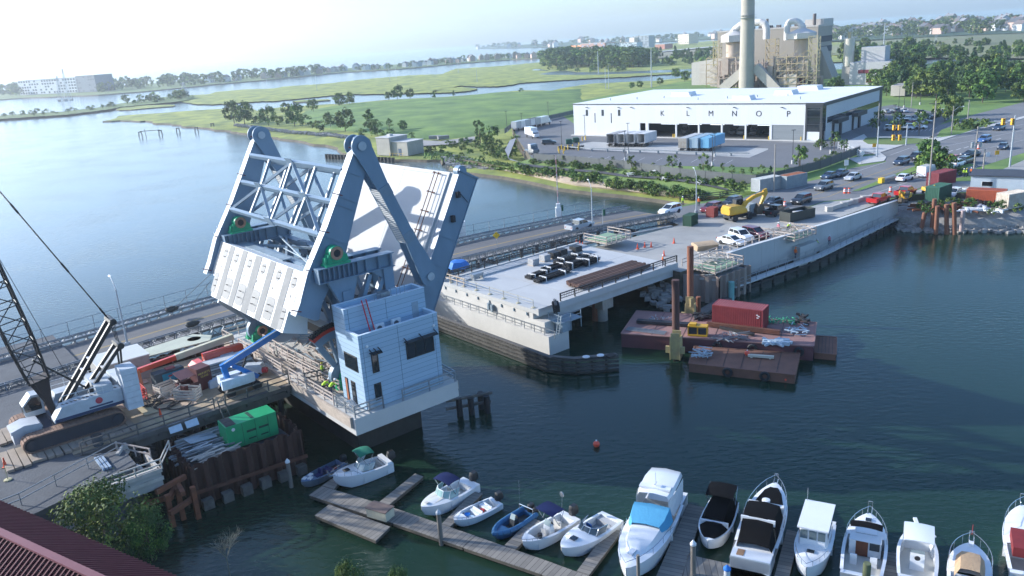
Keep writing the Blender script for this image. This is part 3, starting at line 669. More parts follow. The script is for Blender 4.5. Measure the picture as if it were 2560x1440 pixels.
dkf=mt('window_frame_black',(.012,.012,.014),None,1,.4); gls=mt('dark_glass',(.012,.018,.024),None,1,.06,spec=.9)
c3=lambda x,y:(780+x/3.4286,680+y/3.4286)
def nwin(x0,y0,x1,y1,awn=True,nm=1):
    a=pl(*c3(x0,y0),ht0); b=pl(*c3(x1,y1),ht0); s0_,s1_=a[0],b[0]; z0_,z1_=min(a[1],b[1]),max(a[1],b[1])
    f=M(); w_=.1
    f.bx(s0_,s1_,ht0-.06,ht0-.005,z0_,z0_+w_); f.bx(s0_,s1_,ht0-.06,ht0-.005,z1_-w_,z1_); f.bx(s0_,s0_+w_,ht0-.06,ht0-.005,z0_+w_,z1_-w_); f.bx(s1_-w_,s1_,ht0-.06,ht0-.005,z0_+w_,z1_-w_)
    for k in range(1,nm): x=s0_+(s1_-s0_)*k/nm; f.bx(x-.04,x+.04,ht0-.06,ht0-.005,z0_+w_,z1_-w_)
    o=mk(f,'window_frame',dkf,ho)
    g=M(); g.bx(s0_+w_,s1_-w_,ht0-.03,ht0-.006,z0_+w_,z1_-w_); mk(g,'window_pane',gls,o)
    if awn:
        g=M(); g.bx(s0_-.15,s1_+.15,ht0-.75,ht0-.02,z1_+.12,z1_+.2)
        for x in(s0_-.1,(s0_+s1_)/2,s1_+.1): g.beam((x,ht0-.02,z1_+.5),(x,ht0-.7,z1_+.2),.07)
        mk(g,'sun_shade',dkf,ho)
nwin(800,610,1050,672,True,3); nwin(503,708,580,850); nwin(530,962,605,1080,False)
def lwin(x0,y0,x1,y1,name='window_frame',mat=None,nm=2):
    a=plS(*c3(x0,y0),hs0); b=plS(*c3(x1,y1),hs0); t0_,t1_=min(a[0],b[0]),max(a[0],b[0]); z0_,z1_=min(a[1],b[1]),max(a[1],b[1])
    if name=='door': z0_=hz0+.02
    f=M(); f.bx(hs0-.05,hs0-.004,t0_,t1_,z0_,z1_); o=mk(f,name,dkf,ho); g=M()
    g.bx(hs0-.065,hs0-.051,t0_+.1,t1_-.1,z0_+.1,z1_-.1); mk(g,'window_pane' if name!='door' else 'door_panel',mat or gls,o)
lwin(273,676,400,865); lwin(283,896,326,1060,'door',mt('door_orange',(.35,.12,.05))); lwin(334,926,386,1080,'door')
a=pl(*c3(852,262),tm); b=pl(*c3(918,380),tm); q=M(); q.bx(a[0],b[0],tm-.03,tm-.004,hz1-.85,a[1]); mk(q,'roof_door',mt('door_grey',(.30,.36,.40)),ho)
def acunit(s,t,z):
    f=bth('air_conditioner','','air conditioner',s,t,z,'air conditioners on the control house roof'); q=M(); q.bx(s-.45,s+.45,t-.18,t+.18,z+.08,z+.85); q.bx(s-.4,s+.4,t-.15,t+.15,z,z+.08); mk(q,'casing',mt('ac_white',(.72,.73,.72)),f)
    q=M(); q.slab(discp((s-.08,z+.46),.27,16),t-.2,t-.181); mk(q,'fan_grille',mt('ac_grille',(.10,.11,.12)),f); return f
s_=pl(951,833,tm-.6)[0]; x=acunit(s_,tm-.55,hz1-.86); x['label']='white air conditioner nearer the red ladder on the control house roof'
x=acunit(pl(992,810,tm-.6)[0],tm-.5,hz1-.86); x['label']='white air conditioner nearer the grey roof door of the control house'
lad=bth('ladder','red fibreglass ladder leaning on the upper wall of the control house','ladder',0,tm,hz1); OFF[lad.name]=(0,tm,hz1)
sa=pl(919,826,tm-.9)[0]; sb=pl(904,762,tm-.1)[0]; za=hz1-.85; zb_=hz2+.5
for dx,nm in((0,0),(.45,1)):
    q=M(); q.beam((sa+dx+.2,tm-1.2,za),(sb+dx,tm-.15,zb_),.07,.1); mk(q,'rail',mt('ladder_red',(.55,.02,.03)),lad)
for k in range(11): 
    f=(k+.5)/11; q=M(); q.beam((sa+.2+(sb-sa-.2)*f,tm-1.2+1.05*f,za+(zb_-za)*f),(sa+.65+(sb-sa-.2)*f,tm-1.2+1.05*f,za+(zb_-za)*f),.05); mk(q,'rung',galv,lad)
q=M(); q.bx(-26.6,-25.6,-3.6,-2.8,hz2-.45,hz2+.35); mk(q,'roof_hatch',galv,ho)
q=M(); q.path([(hsr-3.6,tm+.1,hz2),(hsr-3.6,tm+.1,hz2+.8),(hsr-3.,tm+.1,hz2+.8),(hsr-3.,tm+.1,hz2)],.03); q.cut(); q.path([(hsr-2.6,tm+.1,hz2),(hsr-2.6,tm+.1,hz2+.8),(hsr-2.1,tm+.1,hz2+.8),(hsr-2.1,tm+.1,hz2)],.03); q.cut(); q.path([(hsr-5.4,tm+.1,hz2),(hsr-5.4,tm+.1,hz2+.5),(hsr-4.2,tm+.1,hz2+.5),(hsr-4.2,tm+.1,hz2)],.03); mkn(q,'roof_grab_rail',steelD,ho)
q=M()
for x,y in((468,637),(1040,456)): a=pl(*c3(x,y),ht0); q.lathe([(.12,0),(.14,-.08),(.05,-.12)],(a[0],ht0,a[1]),12,'y'); q.cut()
mkn(q,'wall_lamp',pipeW,ho)
# ---------------- platform rails round the house and along the pier ----------------
def guard(name,label,pts,z,h=1.1,mat=None,cat='railing',step=2.2,bars=2,group=None,w=.09,toe=False):
    o=bth(name,label,cat,pts[0][0],pts[0][1],z,group); 
    zz=lambda p:p[2] if len(p)>2 else z
    P3=[Vector((p[0],p[1],zz(p))) for p in pts]
    q=M()
    for a,b in zip(P3,P3[1:]):
        L=(b-a).length;n=max(1,round(L/step))
        for k in range(n+(b is P3[-1])): p=a.lerp(b,k/n); q.beam(p,p+Vector((0,0,h+.05)),w*1.2); q.cut()
    mkn(q,'post',mat,o)
    for j in range(bars):
        q=M(); zv=Vector((0,0,h*(j+1)/bars))
        for a,b in zip(P3,P3[1:]): q.beam(a+zv,b+zv,w*.8,w*1.3)
        if toe and j==0:
            for a,b in zip(P3,P3[1:]): q.beam(a+Vector((0,0,.1)),b+Vector((0,0,.1)),.04,.2)
        mk(q,'rail',mat,o)
    return o
G1='timber guard rails round the west pier'
wr=mt('railing_wood',(.52,.44,.38),(.36,.30,.26),2,.8)
guard('guard_rail','grey scaffold tube guard rail wrapping the outer corner of the control house platform',[(-32.5,-3.6),(-32.5,-7.0),(-29.6,-7.1),(-29.6,-7.1)],ZP,1.15,galv,group=None,bars=3,step=1.7)
guard('guard_rail','thin grey guard rail along the water side of the control house platform',[(-27.5,-7.1),(-21.5,-7.1),(-21.2,-3.5)],ZP,1.1,galv,bars=2,step=2.6)
guard('guard_rail','pale timber guard rail along the pier edge beside the bending workers',[(-32.5,-3),(-32.5,6.4)],ZP,1.15,wr,bars=3,step=1.9)
guard('guard_rail','pale timber guard rail on the inner side of the pier walkway',[(-30.6,-.6),(-30.8,5),(-31,12)],ZP,1.15,wr,bars=3,step=2.)
guard('guard_rail','pale timber guard rail along the pier edge behind the blue boom lift',[(-32.5,8.2),(-32.5,19.5)],ZP,1.1,wr,bars=3,step=2.1)
guard('guard_rail','pale timber guard rail at the far corner of the pier beside the bailey bridge',[(-32.5,21.5),(-32.6,24.2),(-25,24.2)],ZP,1.1,wr,bars=2,step=1.8)
guard('guard_rail','pale timber guard rail under the raised counterweight',[(-29.8,5),(-30,12),(-30,18.5)],ZP+.01,1.1,wr,bars=2,step=1.6)
guard('guard_rail','brown timber guard rail crossing the pier beside the rack sector',[(-32.3,3.2),(-30,2.4)],ZP+.4,1.,woodG,bars=2,step=1.1)
guard('guard_rail','short timber guard rail beside the plank gangway',[(-35,20.8),(-32.8,20.6)],ZP,1.,woodG,bars=2,step=1.1)
q=M(); 
for k in range(4): q.bx(-32.3,-31.2,8+k*.02,19,ZP+.01+k*.09,ZP+.09+k*.09)
bsolo(q,'timber_stack','low stack of pale timbers lying along the pier edge','lumber',wood,-31.7,13,ZP)
# scattered formwork, rebar frames and rails on the pier deck
random.seed(5)
def clutter(name,label,s0,s1,t0,t1,z,n,mat,cat,Lr=(1.2,3.5),w=(.1,.2),ang=None,h=.5):
    q=M()
    for k in range(n):
        x,y=random.uniform(s0,s1),random.uniform(t0,t1); a=(random.uniform(0,3.14) if ang is None else ang+random.gauss(0,.15)); L=random.uniform(*Lr)/2; ww=random.uniform(*w)
        z0=z+random.uniform(0,h)
        q.beam((x-L*math.cos(a),y-L*math.sin(a),z0),(x+L*math.cos(a),y+L*math.sin(a),z0+random.uniform(-.1,.1)),ww,ww*.6)
    return bsolo(q,name,label,cat,mat,(s0+s1)/2,(t0+t1)/2,z)
clutter('timber_pile','loose pale timbers scattered on the pier deck under the rack sector','-'and -32.2,-30.2,-1,4,ZP+.05,26,wood,'lumber',ang=1.6,h=.5)
clutter('timber_pile','loose timbers and formwork left on the pier deck below the counterweight',-31,-25,4,17,ZP+.05,46,wr,'lumber',ang=1.5,h=.5)
clutter('pipe_pile','grey pipes and steel lying on the pier deck under the tower',-29,-24,1,16,ZP+.05,30,steelD,'steel pile',h=.8)
q=M()
for k in range(9): q.beam((-31.7+k*.22,-4.9,ZP+.05),(-31.7+k*.22,-4.,ZP+.5),.14,.1)
bsolo(q,'step_rack','small row of pale boards leaning beside the control house door','boards',pipeW,-31,-4.5,ZP)
# gangway with white plank walkway
q=M(); q.bx(-34.2,-33.4,18.2,21.2,ZP-.05,ZP+.05); bsolo(q,'gangway','white plank gangway leading from the trestle up to the pier','gangway',mt('plank_white',(.66,.68,.70)),-33.8,19.5,ZP-.1)
# ---------------- work trestle on the west side ----------------
ZT=5.3
tr=bth('work_trestle','weathered timber work trestle deck covered with plywood sheets and crane mats','trestle',-42,13,0)
q=M(); TR=[st(742,968,ZT),st(545,1017,ZT),st(350,1097,ZT),st(240,1137,ZT)]
pts=[(-32.7,6.3),(-52,5.5),(-64,5.3),(-64,14),(-46.5,14),(-46.5,21.3),(-32.7,20.6)]
q.prism([(-32.95,6.0),(-53,5.6),(-53,14.5),(-47,21.5),(-32.95,20.8)],ZT-.25,ZT); mk(q,'deck',mt('plywood',(.50,.38,.24),(.20,.16,.11),.35,.85,bump=.15,bs=2,contrast=.9),tr)
q=M()
for k in range(10): q.beam((-33.2-k*2.1,5.4,ZT-.6),(-33.2-k*2.1,20.8,ZT-.6),.4,.55)
q.cut(); q.beam((-32.95,5.55,ZT-.22),(-53,5.2,ZT-.22),.5,.45); q.cut(); q.beam((-33,5.9,ZT-1.),(-53,5.7,ZT-1.),.4,.7); mkn(q,'stringer',woodG,tr)
q=M()
for k in range(7):
    for t_ in(6.2,13,19.5): q.tube((-34-k*3,t_,-2.5),(-34-k*3,t_,ZT-.8),.28,n=10)
mkn(q,'pile',mt('timber_dark',(.03,.03,.03)),tr)
q=M(); random.seed(3)
for k in range(22):
    s_=-33.6-random.random()*17; t_=6.2+random.random()*12; q.box((s_,t_,ZT+.012+.004*k),(2.44,1.22,.02),random.choice((0,.05,-.06,1.57,1.6)))
q2=mkn(q,'plywood_sheet',mt('plywood_sheet',(.58,.44,.28),(.28,.22,.15),.5,.85,contrast=.9,perobj=.25),tr)
guard('trestle_railing','grey timber railing along the trestle edge above the green generator',[(-33,5.6),(-39.6,5.4)],ZT,1.1,woodG,bars=2,step=1.9)
guard('trestle_railing','grey timber railing along the trestle edge beside the crane tracks',[(-40.7,5.4),(-52.4,5.0)],ZT,1.1,woodG,bars=2,step=2.4)
guard('trestle_railing','grey timber railing behind the crates on the far edge of the trestle',[(-34.6,20.7),(-47,21.2)],ZT,1.1,woodG,bars=2,step=2.4)
# west embankment
gr=mt('gravel_dark',(.115,.122,.13),(.07,.074,.08),.4,.95,bump=.4,bs=5,contrast=.6,detail=12)
em=bth('gravel','','x',0,0,0); bpy.data.objects.remove(em)
q=M(); q.prism([B(s_,t_).to_tuple()[:2] for s_,t_ in((-53,20.5),(-47,21.5),(-47,44),(-120,44),(-120,-2.),(-66,-4.),(-60,-3.5),(-49.5,-.3),(-49.5,3.2),(-53,5.0))],-1.5,ZT-.02); struct(q,'embankment',gr)
def bsheet(name,pts,z,mat,kind=True,th=.006):
    q=M(); 
    if len(pts[0])==2: pts=[(a,b,z) for a,b in pts]
    P3=[B(*p) for p in pts]; n=len(P3); q.v=[tuple(p) for p in P3]
    for t in earcut(P3): q.f.append(t); q.m.append(0)
    return struct(q,name,mat)
# ---------------- lettering ----------------
def txt(s,size,mat,par,o,x,u,name='lettering',depth=.01):
    """raised lettering: o centre, x reading direction, u up direction, in the parent's coordinates"""
    c=bpy.data.curves.new(name,'FONT'); c.body=s; c.size=size; c.align_x='CENTER'; c.align_y='CENTER'; c.extrude=depth
    t=bpy.data.objects.new('t',c); COL.objects.link(t); bpy.context.view_layer.update()
    me=bpy.data.meshes.new_from_object(t); bpy.data.objects.remove(t); bpy.data.curves.remove(c)
    X=Vector(x).normalized(); U=Vector(u).normalized(); N=X.cross(U); mx=Matrix((X,U,N)).transposed().to_4x4(); mx.translation=Vector(o); me.transform(mx)
    me.materials.clear(); me.materials.append(mat); ob=bpy.data.objects.new(name,me); COL.objects.link(ob); ob.parent=par; return ob
def wheel(par,c,r,w,axis='y',name='wheel',rim=None,n=16):
    q=M(); q.lathe([(r*.45,-w/2),(r*.95,-w/2),(r,-w/2+.05*r),(r,w/2-.05*r),(r*.95,w/2),(r*.45,w/2)],c,n,axis); o=mk(q,name,black,par)
    q=M(); q.lathe([(.001,-w*.4),(r*.5,-w*.42),(r*.5,w*.42),(.001,w*.4)],c,n,axis); mk(q,'rim',rim or galv,o); return o
yel=mt('yellow_machine',(.62,.36,.02),(.50,.28,.02),1.2,.5); blu=mt('lift_blue',(.01,.16,.50),None,1,.35,coat=.3); orr=mt('lift_orange',(.62,.06,.02),None,1,.4,coat=.3)
cream=mt('boom_cream',(.55,.52,.36),None,1,.5); crw=mt('crane_white',(.50,.54,.56),(.38,.41,.43),.8,.5)
# ---------------- crawler crane ----------------
cr=bth('crawler_crane','white crawler crane with black lattice boom parked on timber mats','crane',-52,11,ZT)
zt0=ZT+.3
def track(t0,t1,s0,s1):
    q=M(); h=1.35; r=h/2; pts=[]
    for k in range(9): a=math.pi/2+math.pi*k/8; pts.append((s0+r+r*math.cos(a),zt0+r+r*math.sin(a)))
    for k in range(9): a=-math.pi/2+math.pi*k/8; pts.append((s1-r+r*math.cos(a),zt0+r+r*math.sin(a)))
    q.slab(pts,t0+.25,t1-.25); o=mk(q,'track_frame',mt('track_dark',(.03,.033,.045)),cr)
    q=M(); P_=[Vector((a,0,b)) for a,b in pts]; P_.append(P_[0])
    for a,b in zip(P_,P_[1:]):
        L=(b-a).length; n=max(1,round(L/.27)); d=(b-a).normalized(); nn=Vector((-d.z,0,d.x)); nn=-nn
        for k in range(n):
            c=a+(b-a)*((k+.5)/n); ang=-math.atan2(d.z,d.x); q.box((c.x,(t0+t1)/2,c.z),(L/n*.9,t1-t0,.13),0,ang)
    mk(q,'track_shoes',mt('track_rust',(.30,.18,.12),(.14,.09,.065),3,.9,contrast=.8),o)
    q=M(); 
    for sx in(s0+r,s1-r): q.slab(discp((sx,zt0+r),r*.62,16),t0+.1,t1-.1); q.cut()
    mkn(q,'sprocket',mt('track_dark',(.03,.03,.03)),o)
track(7.9,9.2,-56.2,-47.9); track(13.4,14.7,-56.2,-47.9)
q=M(); q.bx(-54.2,-50,9.2,13.4,zt0+.4,zt0+1.2); q.bx(-53.4,-51,10,12.6,zt0+1.2,zt0+1.7); mk(q,'car_body',mt('crane_navy',(.035,.045,.075)),cr)
q=M(); q.prism([(-56.6,9.6),(-54.3,9.6),(-54.3,11.5),(-56.6,11.5)],zt0+.5,zt0+1.5); q.slab([(-56.7,zt0+1.5),(-54.2,zt0+1.5),(-54.4,zt0+1.9),(-55.6,zt0+2.05),(-56.7,zt0+1.75)],9.5,11.6); mk(q,'fuel_tank_cover',mt('panel_grey',(.42,.44,.46)),cr)
ZB=zt0+1.75
q=M(); q.slab([(-53.4,ZB),(-47.6,ZB),(-47.6,ZB+1.5),(-52.6,ZB+1.3),(-53.4,ZB+.25)],8.6,9.9); q.slab([(-53.0,ZB),(-47.6,ZB),(-47.6,ZB+1.5),(-52.4,ZB+1.4)],12.2,13.7); q.bx(-52.6,-47.6,9.9,12.2,ZB-.1,ZB+.7); q.bx(-49.6,-48.2,8.9,13.4,ZB+1.4,ZB+2.1)
hsg=mk(q,'machinery_house',crw,cr)
q=M(); q.bx(-53.3,-47.6,8.57,8.6,ZB+.02,ZB+.3); q.bx(-50.5,-48.5,8.565,8.599,ZB+.4,ZB+.55); mk(q,'stripe',mt('stripe_navy',(.02,.04,.10)),hsg)
q=M(); q.slab(discp((-49.6,ZB+.95),.3,18),8.56,8.595); mk(q,'badge',mt('badge_red',(.45,.05,.07)),hsg)
q=M()
for k in range(14): q.box((-52.4+k*.34,9.2,ZB+1.33+k*.014),(.12,.3,.02),.6)
mk(q,'tread_marks',black,hsg)
txt('MC',.3,pipeW,hsg,(-49.6,8.55,ZB+.95),(1,0,0),(0,0,1)); txt('TEREX',.3,pipeW,hsg,(-52.2,8.55,ZB+.17),(1,0,0),(0,0,1))
q=M(); 
for z in(1.8,2.25): q.beam((-52.4,8.7,ZB+z),(-49,8.7,ZB+z),.04); q.beam((-52.4,13.6,ZB+z),(-47.8,13.6,ZB+z),.04)
for k in range(4): q.beam((-52.4+k*1.1,8.7,ZB+1.5),(-52.4+k*1.1,8.7,ZB+2.25),.04); q.beam((-52.4+k*1.1,13.6,ZB+1.4),(-52.4+k*1.1,13.6,ZB+2.25),.04)
mk(q,'handrail',pipeW,cr)
q=M(); q.slab([(-55.,ZB-.2),(-53.4,ZB-.2),(-53.4,ZB+1.7),(-54.3,ZB+1.75),(-55.1,ZB+.9)],12.6,14.); cb_=mk(q,'cab',crw,cr)
q=M(); q.slab([(-54.95,ZB+.3),(-53.6,ZB+.3),(-53.6,ZB+1.5),(-54.25,ZB+1.55),(-55.,ZB+.85)],12.56,12.6); q.bx(-55.13,-55.1,12.8,13.8,ZB+.1,ZB+.8); mk(q,'cab_window',gls,cb_)
for k in range(7):
    q=M(); q.bx(-47.55,-46.2,7.7,9.7,ZB-.5+k*.56,ZB+.04+k*.56); q.bx(-47.55,-46.2,9.75,13.9,ZB-.5+k*.56,ZB+.04+k*.56) if k<4 else 0
    mk(q,'counterweight_slab',mt('cw_slab',(.56,.60,.63)),cr)
blk=mt('crane_black',(.015,.016,.018),None,2,.45)
def mast(name,a,b,w,t0,t1,rungs=(.5,)):
    q=M()
    for t in(t0,t1): q.beam((a[0],t,a[1]),(b[0],t,b[1]),w,w)
    o=mk(q,name,blk,cr); q=M()
    for f in rungs: q.beam((a[0]+(b[0]-a[0])*f,t0,a[1]+(b[1]-a[1])*f),(a[0]+(b[0]-a[0])*f,t1,a[1]+(b[1]-a[1])*f),.22,.1); q.cut()
    mkn(q,'cross_tie',pipeW,o); q=M(); q.tube((b[0],t0-.3,b[1]),(b[0],t1+.3,b[1]),.32); mk(q,'sheave_block',blk,o)
mast('mast',(-52.3,ZB+.6),(-46.8,14.7),.34,10.2,11.6,(.42,.55)); mast('gantry_strut',(-50.,ZB+1.3),(-46.6,12.3),.3,10.2,11.6,(.5,))
q=M(); q.beam((-46.6,10.2,12.3),(-46.9,10.6,ZB+1.4),.16); q.beam((-46.6,11.6,12.3),(-46.9,11.2,ZB+1.4),.16); 
for t in(10.3,10.9,11.5): q.tube((-46.7,t,14.6),(-46.6,t,12.4),.03)
mk(q,'back_stay',blk,cr)
q=M(); q.beam((-53.6,11.,12.8),(-49.4,10.9,ZB+1.),.16); mk(q,'backstop',blk,cr)
pa=Vector((-46.9,10.9,14.8)); pb=Vector((-56.5,10.9,35.4)); q=M()
for t in(-.16,.16): q.tube(pa+Vector((0,t,0)),pb+Vector((0,t,0)),.05,n=5)
for f in(.04,.27,.55,.82): c=pa+(pb-pa)*f; q.beam(c-(pb-pa).normalized()*.5,c+(pb-pa).normalized()*.5,.3,.16)
mk(q,'pendant_line',blk,cr)
q=M(); bt=Vector((-59.8,11,50)); ba=Vector((-53.1,11,8.))
d=(bt-ba).normalized(); xx=d.cross(Vector((0,1,0))).normalized()
q.loft([[ba+d*u+xx*i*w1+Vector((0,j*w2,0)) for i,j in((-1,-1),(1,-1),(1,1),(-1,1))] for u,w1,w2 in((-.5,.22,.35),(1.,.35,.5),(3.1,.8,.9))],True,True); mk(q,'boom_foot',mt('boom_foot_dark',(.022,.016,.018)),cr)
q=M(); L=36; n=20
def cor(u,i,j): w=min(1.,.8+.05*max(0,u-3)); return ba+d*u+xx*(i*w)+Vector((0,j*min(1.15,w*1.15),0))
for i,j in((-1,-1),(1,-1),(1,1),(-1,1)):
    for k in range(n): q.tube(cor(3+k*L/n,i,j),cor(3+(k+1)*L/n,i,j),.11,n=6,caps=False)
for k in range(n+1):
    u=3+k*L/n
    for (a,b),(c_,e_) in zip(((-1,-1),(1,-1),(1,1),(-1,1)),((1,-1),(1,1),(-1,1),(-1,-1))):
        q.tube(cor(u,a,b),cor(u,c_,e_),.05,n=5,caps=False)
        if k<n: q.tube(cor(u,a,b),cor(u+L/n,c_,e_),.05,n=5,caps=False)
mk(q,'lattice_boom',blk,cr)
q=M(); q.tube((-53.5,9.9,9),(-64.,10.9,50),.025,n=4); q.tube((-50.8,10.6,8.6),(-61,11.2,50),.025,n=4); mk(q,'hoist_rope',blk,cr)
q=M(); random.seed(4)
for k in range(17): q.box((-57.6+k*.62,8.4+random.uniform(-.2,.2),ZT+.13),(.55,4.4,.22),random.uniform(-.02,.02)); q.cut()
cm_=bth('crane_mat','','crane mats',-52,10,ZT); bpy.data.objects.remove(cm_)
mats=mt('mat_timber',(.40,.32,.24),(.22,.18,.14),.8,.85,contrast=.8)
mt_=bth('crane_mats','row of pale timber crane mats under the near crawler track','crane mats',-53,8.4,ZT); mkn(q,'mat',mats,mt_)
q=M()
for k in range(15): q.box((-57.2+k*.66,14.2+random.uniform(-.2,.2),ZT+.13),(.6,3.6,.22),random.uniform(-.02,.02)); q.cut()
mt_=bth('crane_mats','row of timber crane mats under the far crawler track','crane mats',-53,14.2,ZT); mkn(q,'mat',mats,mt_)
# ---------------- boom lifts ----------------
bl=bth('boom_lift','blue and white telescopic boom lift with its arm reaching up to the counterweight','boom lift',-37,7.6,ZT)
S0=-37.2; T0=7.7
q=M(); q.bx(S0-1.6,S0+1.6,T0-.6,T0+.6,ZT+.45,ZT+.85); q.bx(S0-.5,S0+.5,T0-.5,T0+.5,ZT+.85,ZT+1.1); mk(q,'chassis',black,bl)
for sx in(-1.35,1.35):
    for ty in(-1.,1.): wheel(bl,(S0+sx,T0+ty,ZT+.48),.48,.36)
q=M(); q.loft([[(S0+u,T0-.95+v*w_,z) for v,z in ((-.28,ZT+1.05),(-.36,ZT+1.5),(-.2,ZT+1.95),(.3,ZT+1.95),(.36,ZT+1.5),(.28,ZT+1.05))] for u,w_ in((-2.05,.5),(-1.85,1.),(.4,1.),(1.,.8),(1.25,.4))],True,True); hd=mk(q,'engine_cover',mt('lift_white',(.62,.68,.72)),bl)
txt('Genie',.48,mt('logo_dark',(.02,.03,.05)),hd,(-37.4,T0-1.33,ZT+1.5),(1,0,0),(0,0,1))
q=M(); q.bx(S0-1.7,S0+1.1,T0+.3,T0+1.2,ZT+1.05,ZT+1.85); mk(q,'tray_cover',mt('lift_white',(.6,.65,.7)),bl)
q=M(); q.bx(S0-1.8,S0+1.7,T0-.28,T0+.28,ZT+1.05,ZT+1.4); q.beam((S0+1.9,T0,ZT+1.),(S0-.4,T0,ZT+2.9),.5,.45); q.beam((S0-1.,T0,ZT+1.3),(S0-1.3,T0,ZT+3.),.45,.5); mk(q,'turret',blu,bl)
b0=Vector((S0-1.5,T0,ZT+2.95)); b1=Vector((-29.9,T0+.4,10.9))
q=M(); q.beam(b0,b0.lerp(b1,.72),.42,.62); q.beam(b0.lerp(b1,.7),b1,.3,.45); bo_=mk(q,'boom',blu,bl)
q=M(); q.beam(b0.lerp(b1,.03)+Vector((0,-.22,.31)),b0.lerp(b1,.7)+Vector((0,-.22,.31)),.05,.1); mk(q,'boom_edge',pipeW,bo_)
q=M(); q.tube((S0+.2,T0,ZT+1.6),b0.lerp(b1,.33),.09); mk(q,'lift_cylinder',black,bl)
q=M(); 
for z in(0,.55,1.05):
    q.path([b1+Vector((x,y,z)) for x,y in((0,-.9),(.9,-.9),(.9,.9),(0,.9),(0,-.9))],.035)
for x,y in((0,-.9),(.9,-.9),(.9,.9),(0,.9)): q.tube(b1+Vector((x,y,0)),b1+Vector((x,y,1.05)),.035)
q.box(b1+Vector((.45,0,0)),(.9,1.8,.05)); mk(q,'basket',mt('basket_blue',(.02,.06,.2)),bl)
rl=bth('boom_lift','orange boom lift with a long cream and orange arm folded over the trestle','boom lift',-36.3,15.6,ZT)
S0,T0=-36.6,15.9
q=M(); q.bx(S0-1.9,S0+1.6,T0-.6,T0+.6,ZT+.45,ZT+.95); q.loft([[(S0-2.6+u,T0+v*.9,z) for v,z in((-1,ZT+.6),(-1,ZT+.9*h_),(1,ZT+.9*h_),(1,ZT+.6))] for u,h_ in((0,1.),(.5,1.45),(1.2,1.5))],True,True); mk(q,'chassis',orr,rl)
for sx in(-1.75,1.45):
    for ty in(-1.1,1.1): wheel(rl,(S0+sx,T0+ty,ZT+.52),.52,.4)
q=M(); q.loft([[(S0+u,T0-1.0+v*w_,z) for v,z in ((-.4,ZT+1.0),(-.42,ZT+1.8*h_),(-.25,ZT+2.25*h_),(.35,ZT+2.25*h_),(.42,ZT+1.8*h_),(.4,ZT+1.))] for u,w_,h_ in((-1.4,.8,.9),(-1.1,1.,.98),(2.5,1.,1.05),(2.8,.9,1.))],True,True); hd=mk(q,'engine_cover',orr,rl)
q=M(); q.bx(S0+.2,S0+1.6,T0-1.44,T0-1.42,ZT+1.5,ZT+1.8); mk(q,'maker_plate',mt('plate_white',(.6,.62,.68)),hd)
q=M(); q.bx(S0-1.2,S0+2.3,T0-.3,T0+.3,ZT+1.0,ZT+2.0); mk(q,'turret',orr,rl)
e0=Vector((S0+2.4,T0+.2,ZT+2.9)); e1=Vector((-44.2,16.3,ZT+2.0)); md=e0.lerp(e1,.62)
q=M(); q.beam(e0,md,.5,.62); bo_=mk(q,'boom',cream,rl); q=M(); q.beam(e0.lerp(e1,.6),e1,.4,.5); mk(q,'boom_extension',orr,rl)
txt('MAZZETTA',.42,mt('logo_navy',(.03,.05,.2)),bo_,e0.lerp(e1,.52)+Vector((0,-.262,0)),(e0-e1),(0,0,1))
q=M(); q.beam(e1,(-44.6,14.2,ZT+.5),.32,.34); mk(q,'jib',mt('jib_orange',(.5,.13,.04)),rl)
q=M(); bx_=Vector((-45.6,12.9,ZT+.1))
for z in(0,.5,1.05): q.path([bx_+Vector((x,y,z)) for x,y in((0,0),(1.,0),(1.,2.2),(0,2.2),(0,0))],.04)
for x,y in((0,0),(1.,0),(1.,2.2),(0,2.2),(0,1.1),(1,1.1)): q.tube(bx_+Vector((x,y,0)),bx_+Vector((x,y,1.05)),.04)
q.box(bx_+Vector((.5,1.1,.03)),(1.,2.2,.06)); q.box(bx_+Vector((.9,1.1,.7)),(.25,.9,.5)); mk(q,'basket',mt('basket_red',(.45,.04,.03)),rl)
# ---------------- site things on the trestle ----------------
def crate(s,t,z,L,W,H,rz,label,mat=None,n=4,name='slatted_crate',cat='crate',tilt=0):
    o=thing(name,label,cat,B(s,t,z),BRZ+rz,None); q=M()
    for a in(-1,1):
        for b in(-1,1): q.bx(a*L/2-.05,a*L/2+.05,b*W/2-.05,b*W/2+.05,0,H); q.cut()
    mkn(q,'corner_post',mat or wood,o); q=M()
    for k in range(n):
        z0=.08+k*(H-.16)/n
        for b in(-1,1): q.bx(-L/2,L/2,b*(W/2+.07)-.02,b*(W/2+.07)+.02,z0,z0+(H/n)*.6)
        for a in(-1,1): q.bx(a*(L/2+.07)-.02,a*(L/2+.07)+.02,-W/2,W/2,z0,z0+(H/n)*.6)
    mk(q,'slats',mat or wood,o); return o
wW=mt('white_lumber',(.60,.55,.48),(.42,.37,.31),1.5,.8)
c_=crate(-42.7,13.,ZT,1.9,1.3,1.2,.25,'white slatted crate of offcuts beside the blue compressor',wW)
c_=crate(-41.6,10.,ZT,2.2,1.2,1.3,-.9,'white slatted crate standing crooked beside the brown box',wW)
bb=thing('tool_container','dark red job box with yellow lettering and its flap open','job box',B(-40.,11.6,ZT),BRZ+.2)
q=M(); q.bx(-.3,1.2,-.7,.9,0,2.3); q.bx(-1.9,-.3,-.7,-.64,0,1.1); q.bx(-1.9,-1.84,-.64,.9,0,1.1); q.bx(-1.9,-.3,.84,.9,0,1.1); q.bx(-1.9,-.3,-.64,.84,0,.1); brn=mt('maroon_box',(.10,.022,.022),(.07,.018,.02),1,.6); mk(q,'body',brn,bb)
q=M(); q.box((-1.1,.35,1.95),(1.6,1.5,.06),0,0,.3); mk(q,'open_lid',mt('maroon_lid',(.20,.09,.09)),bb)
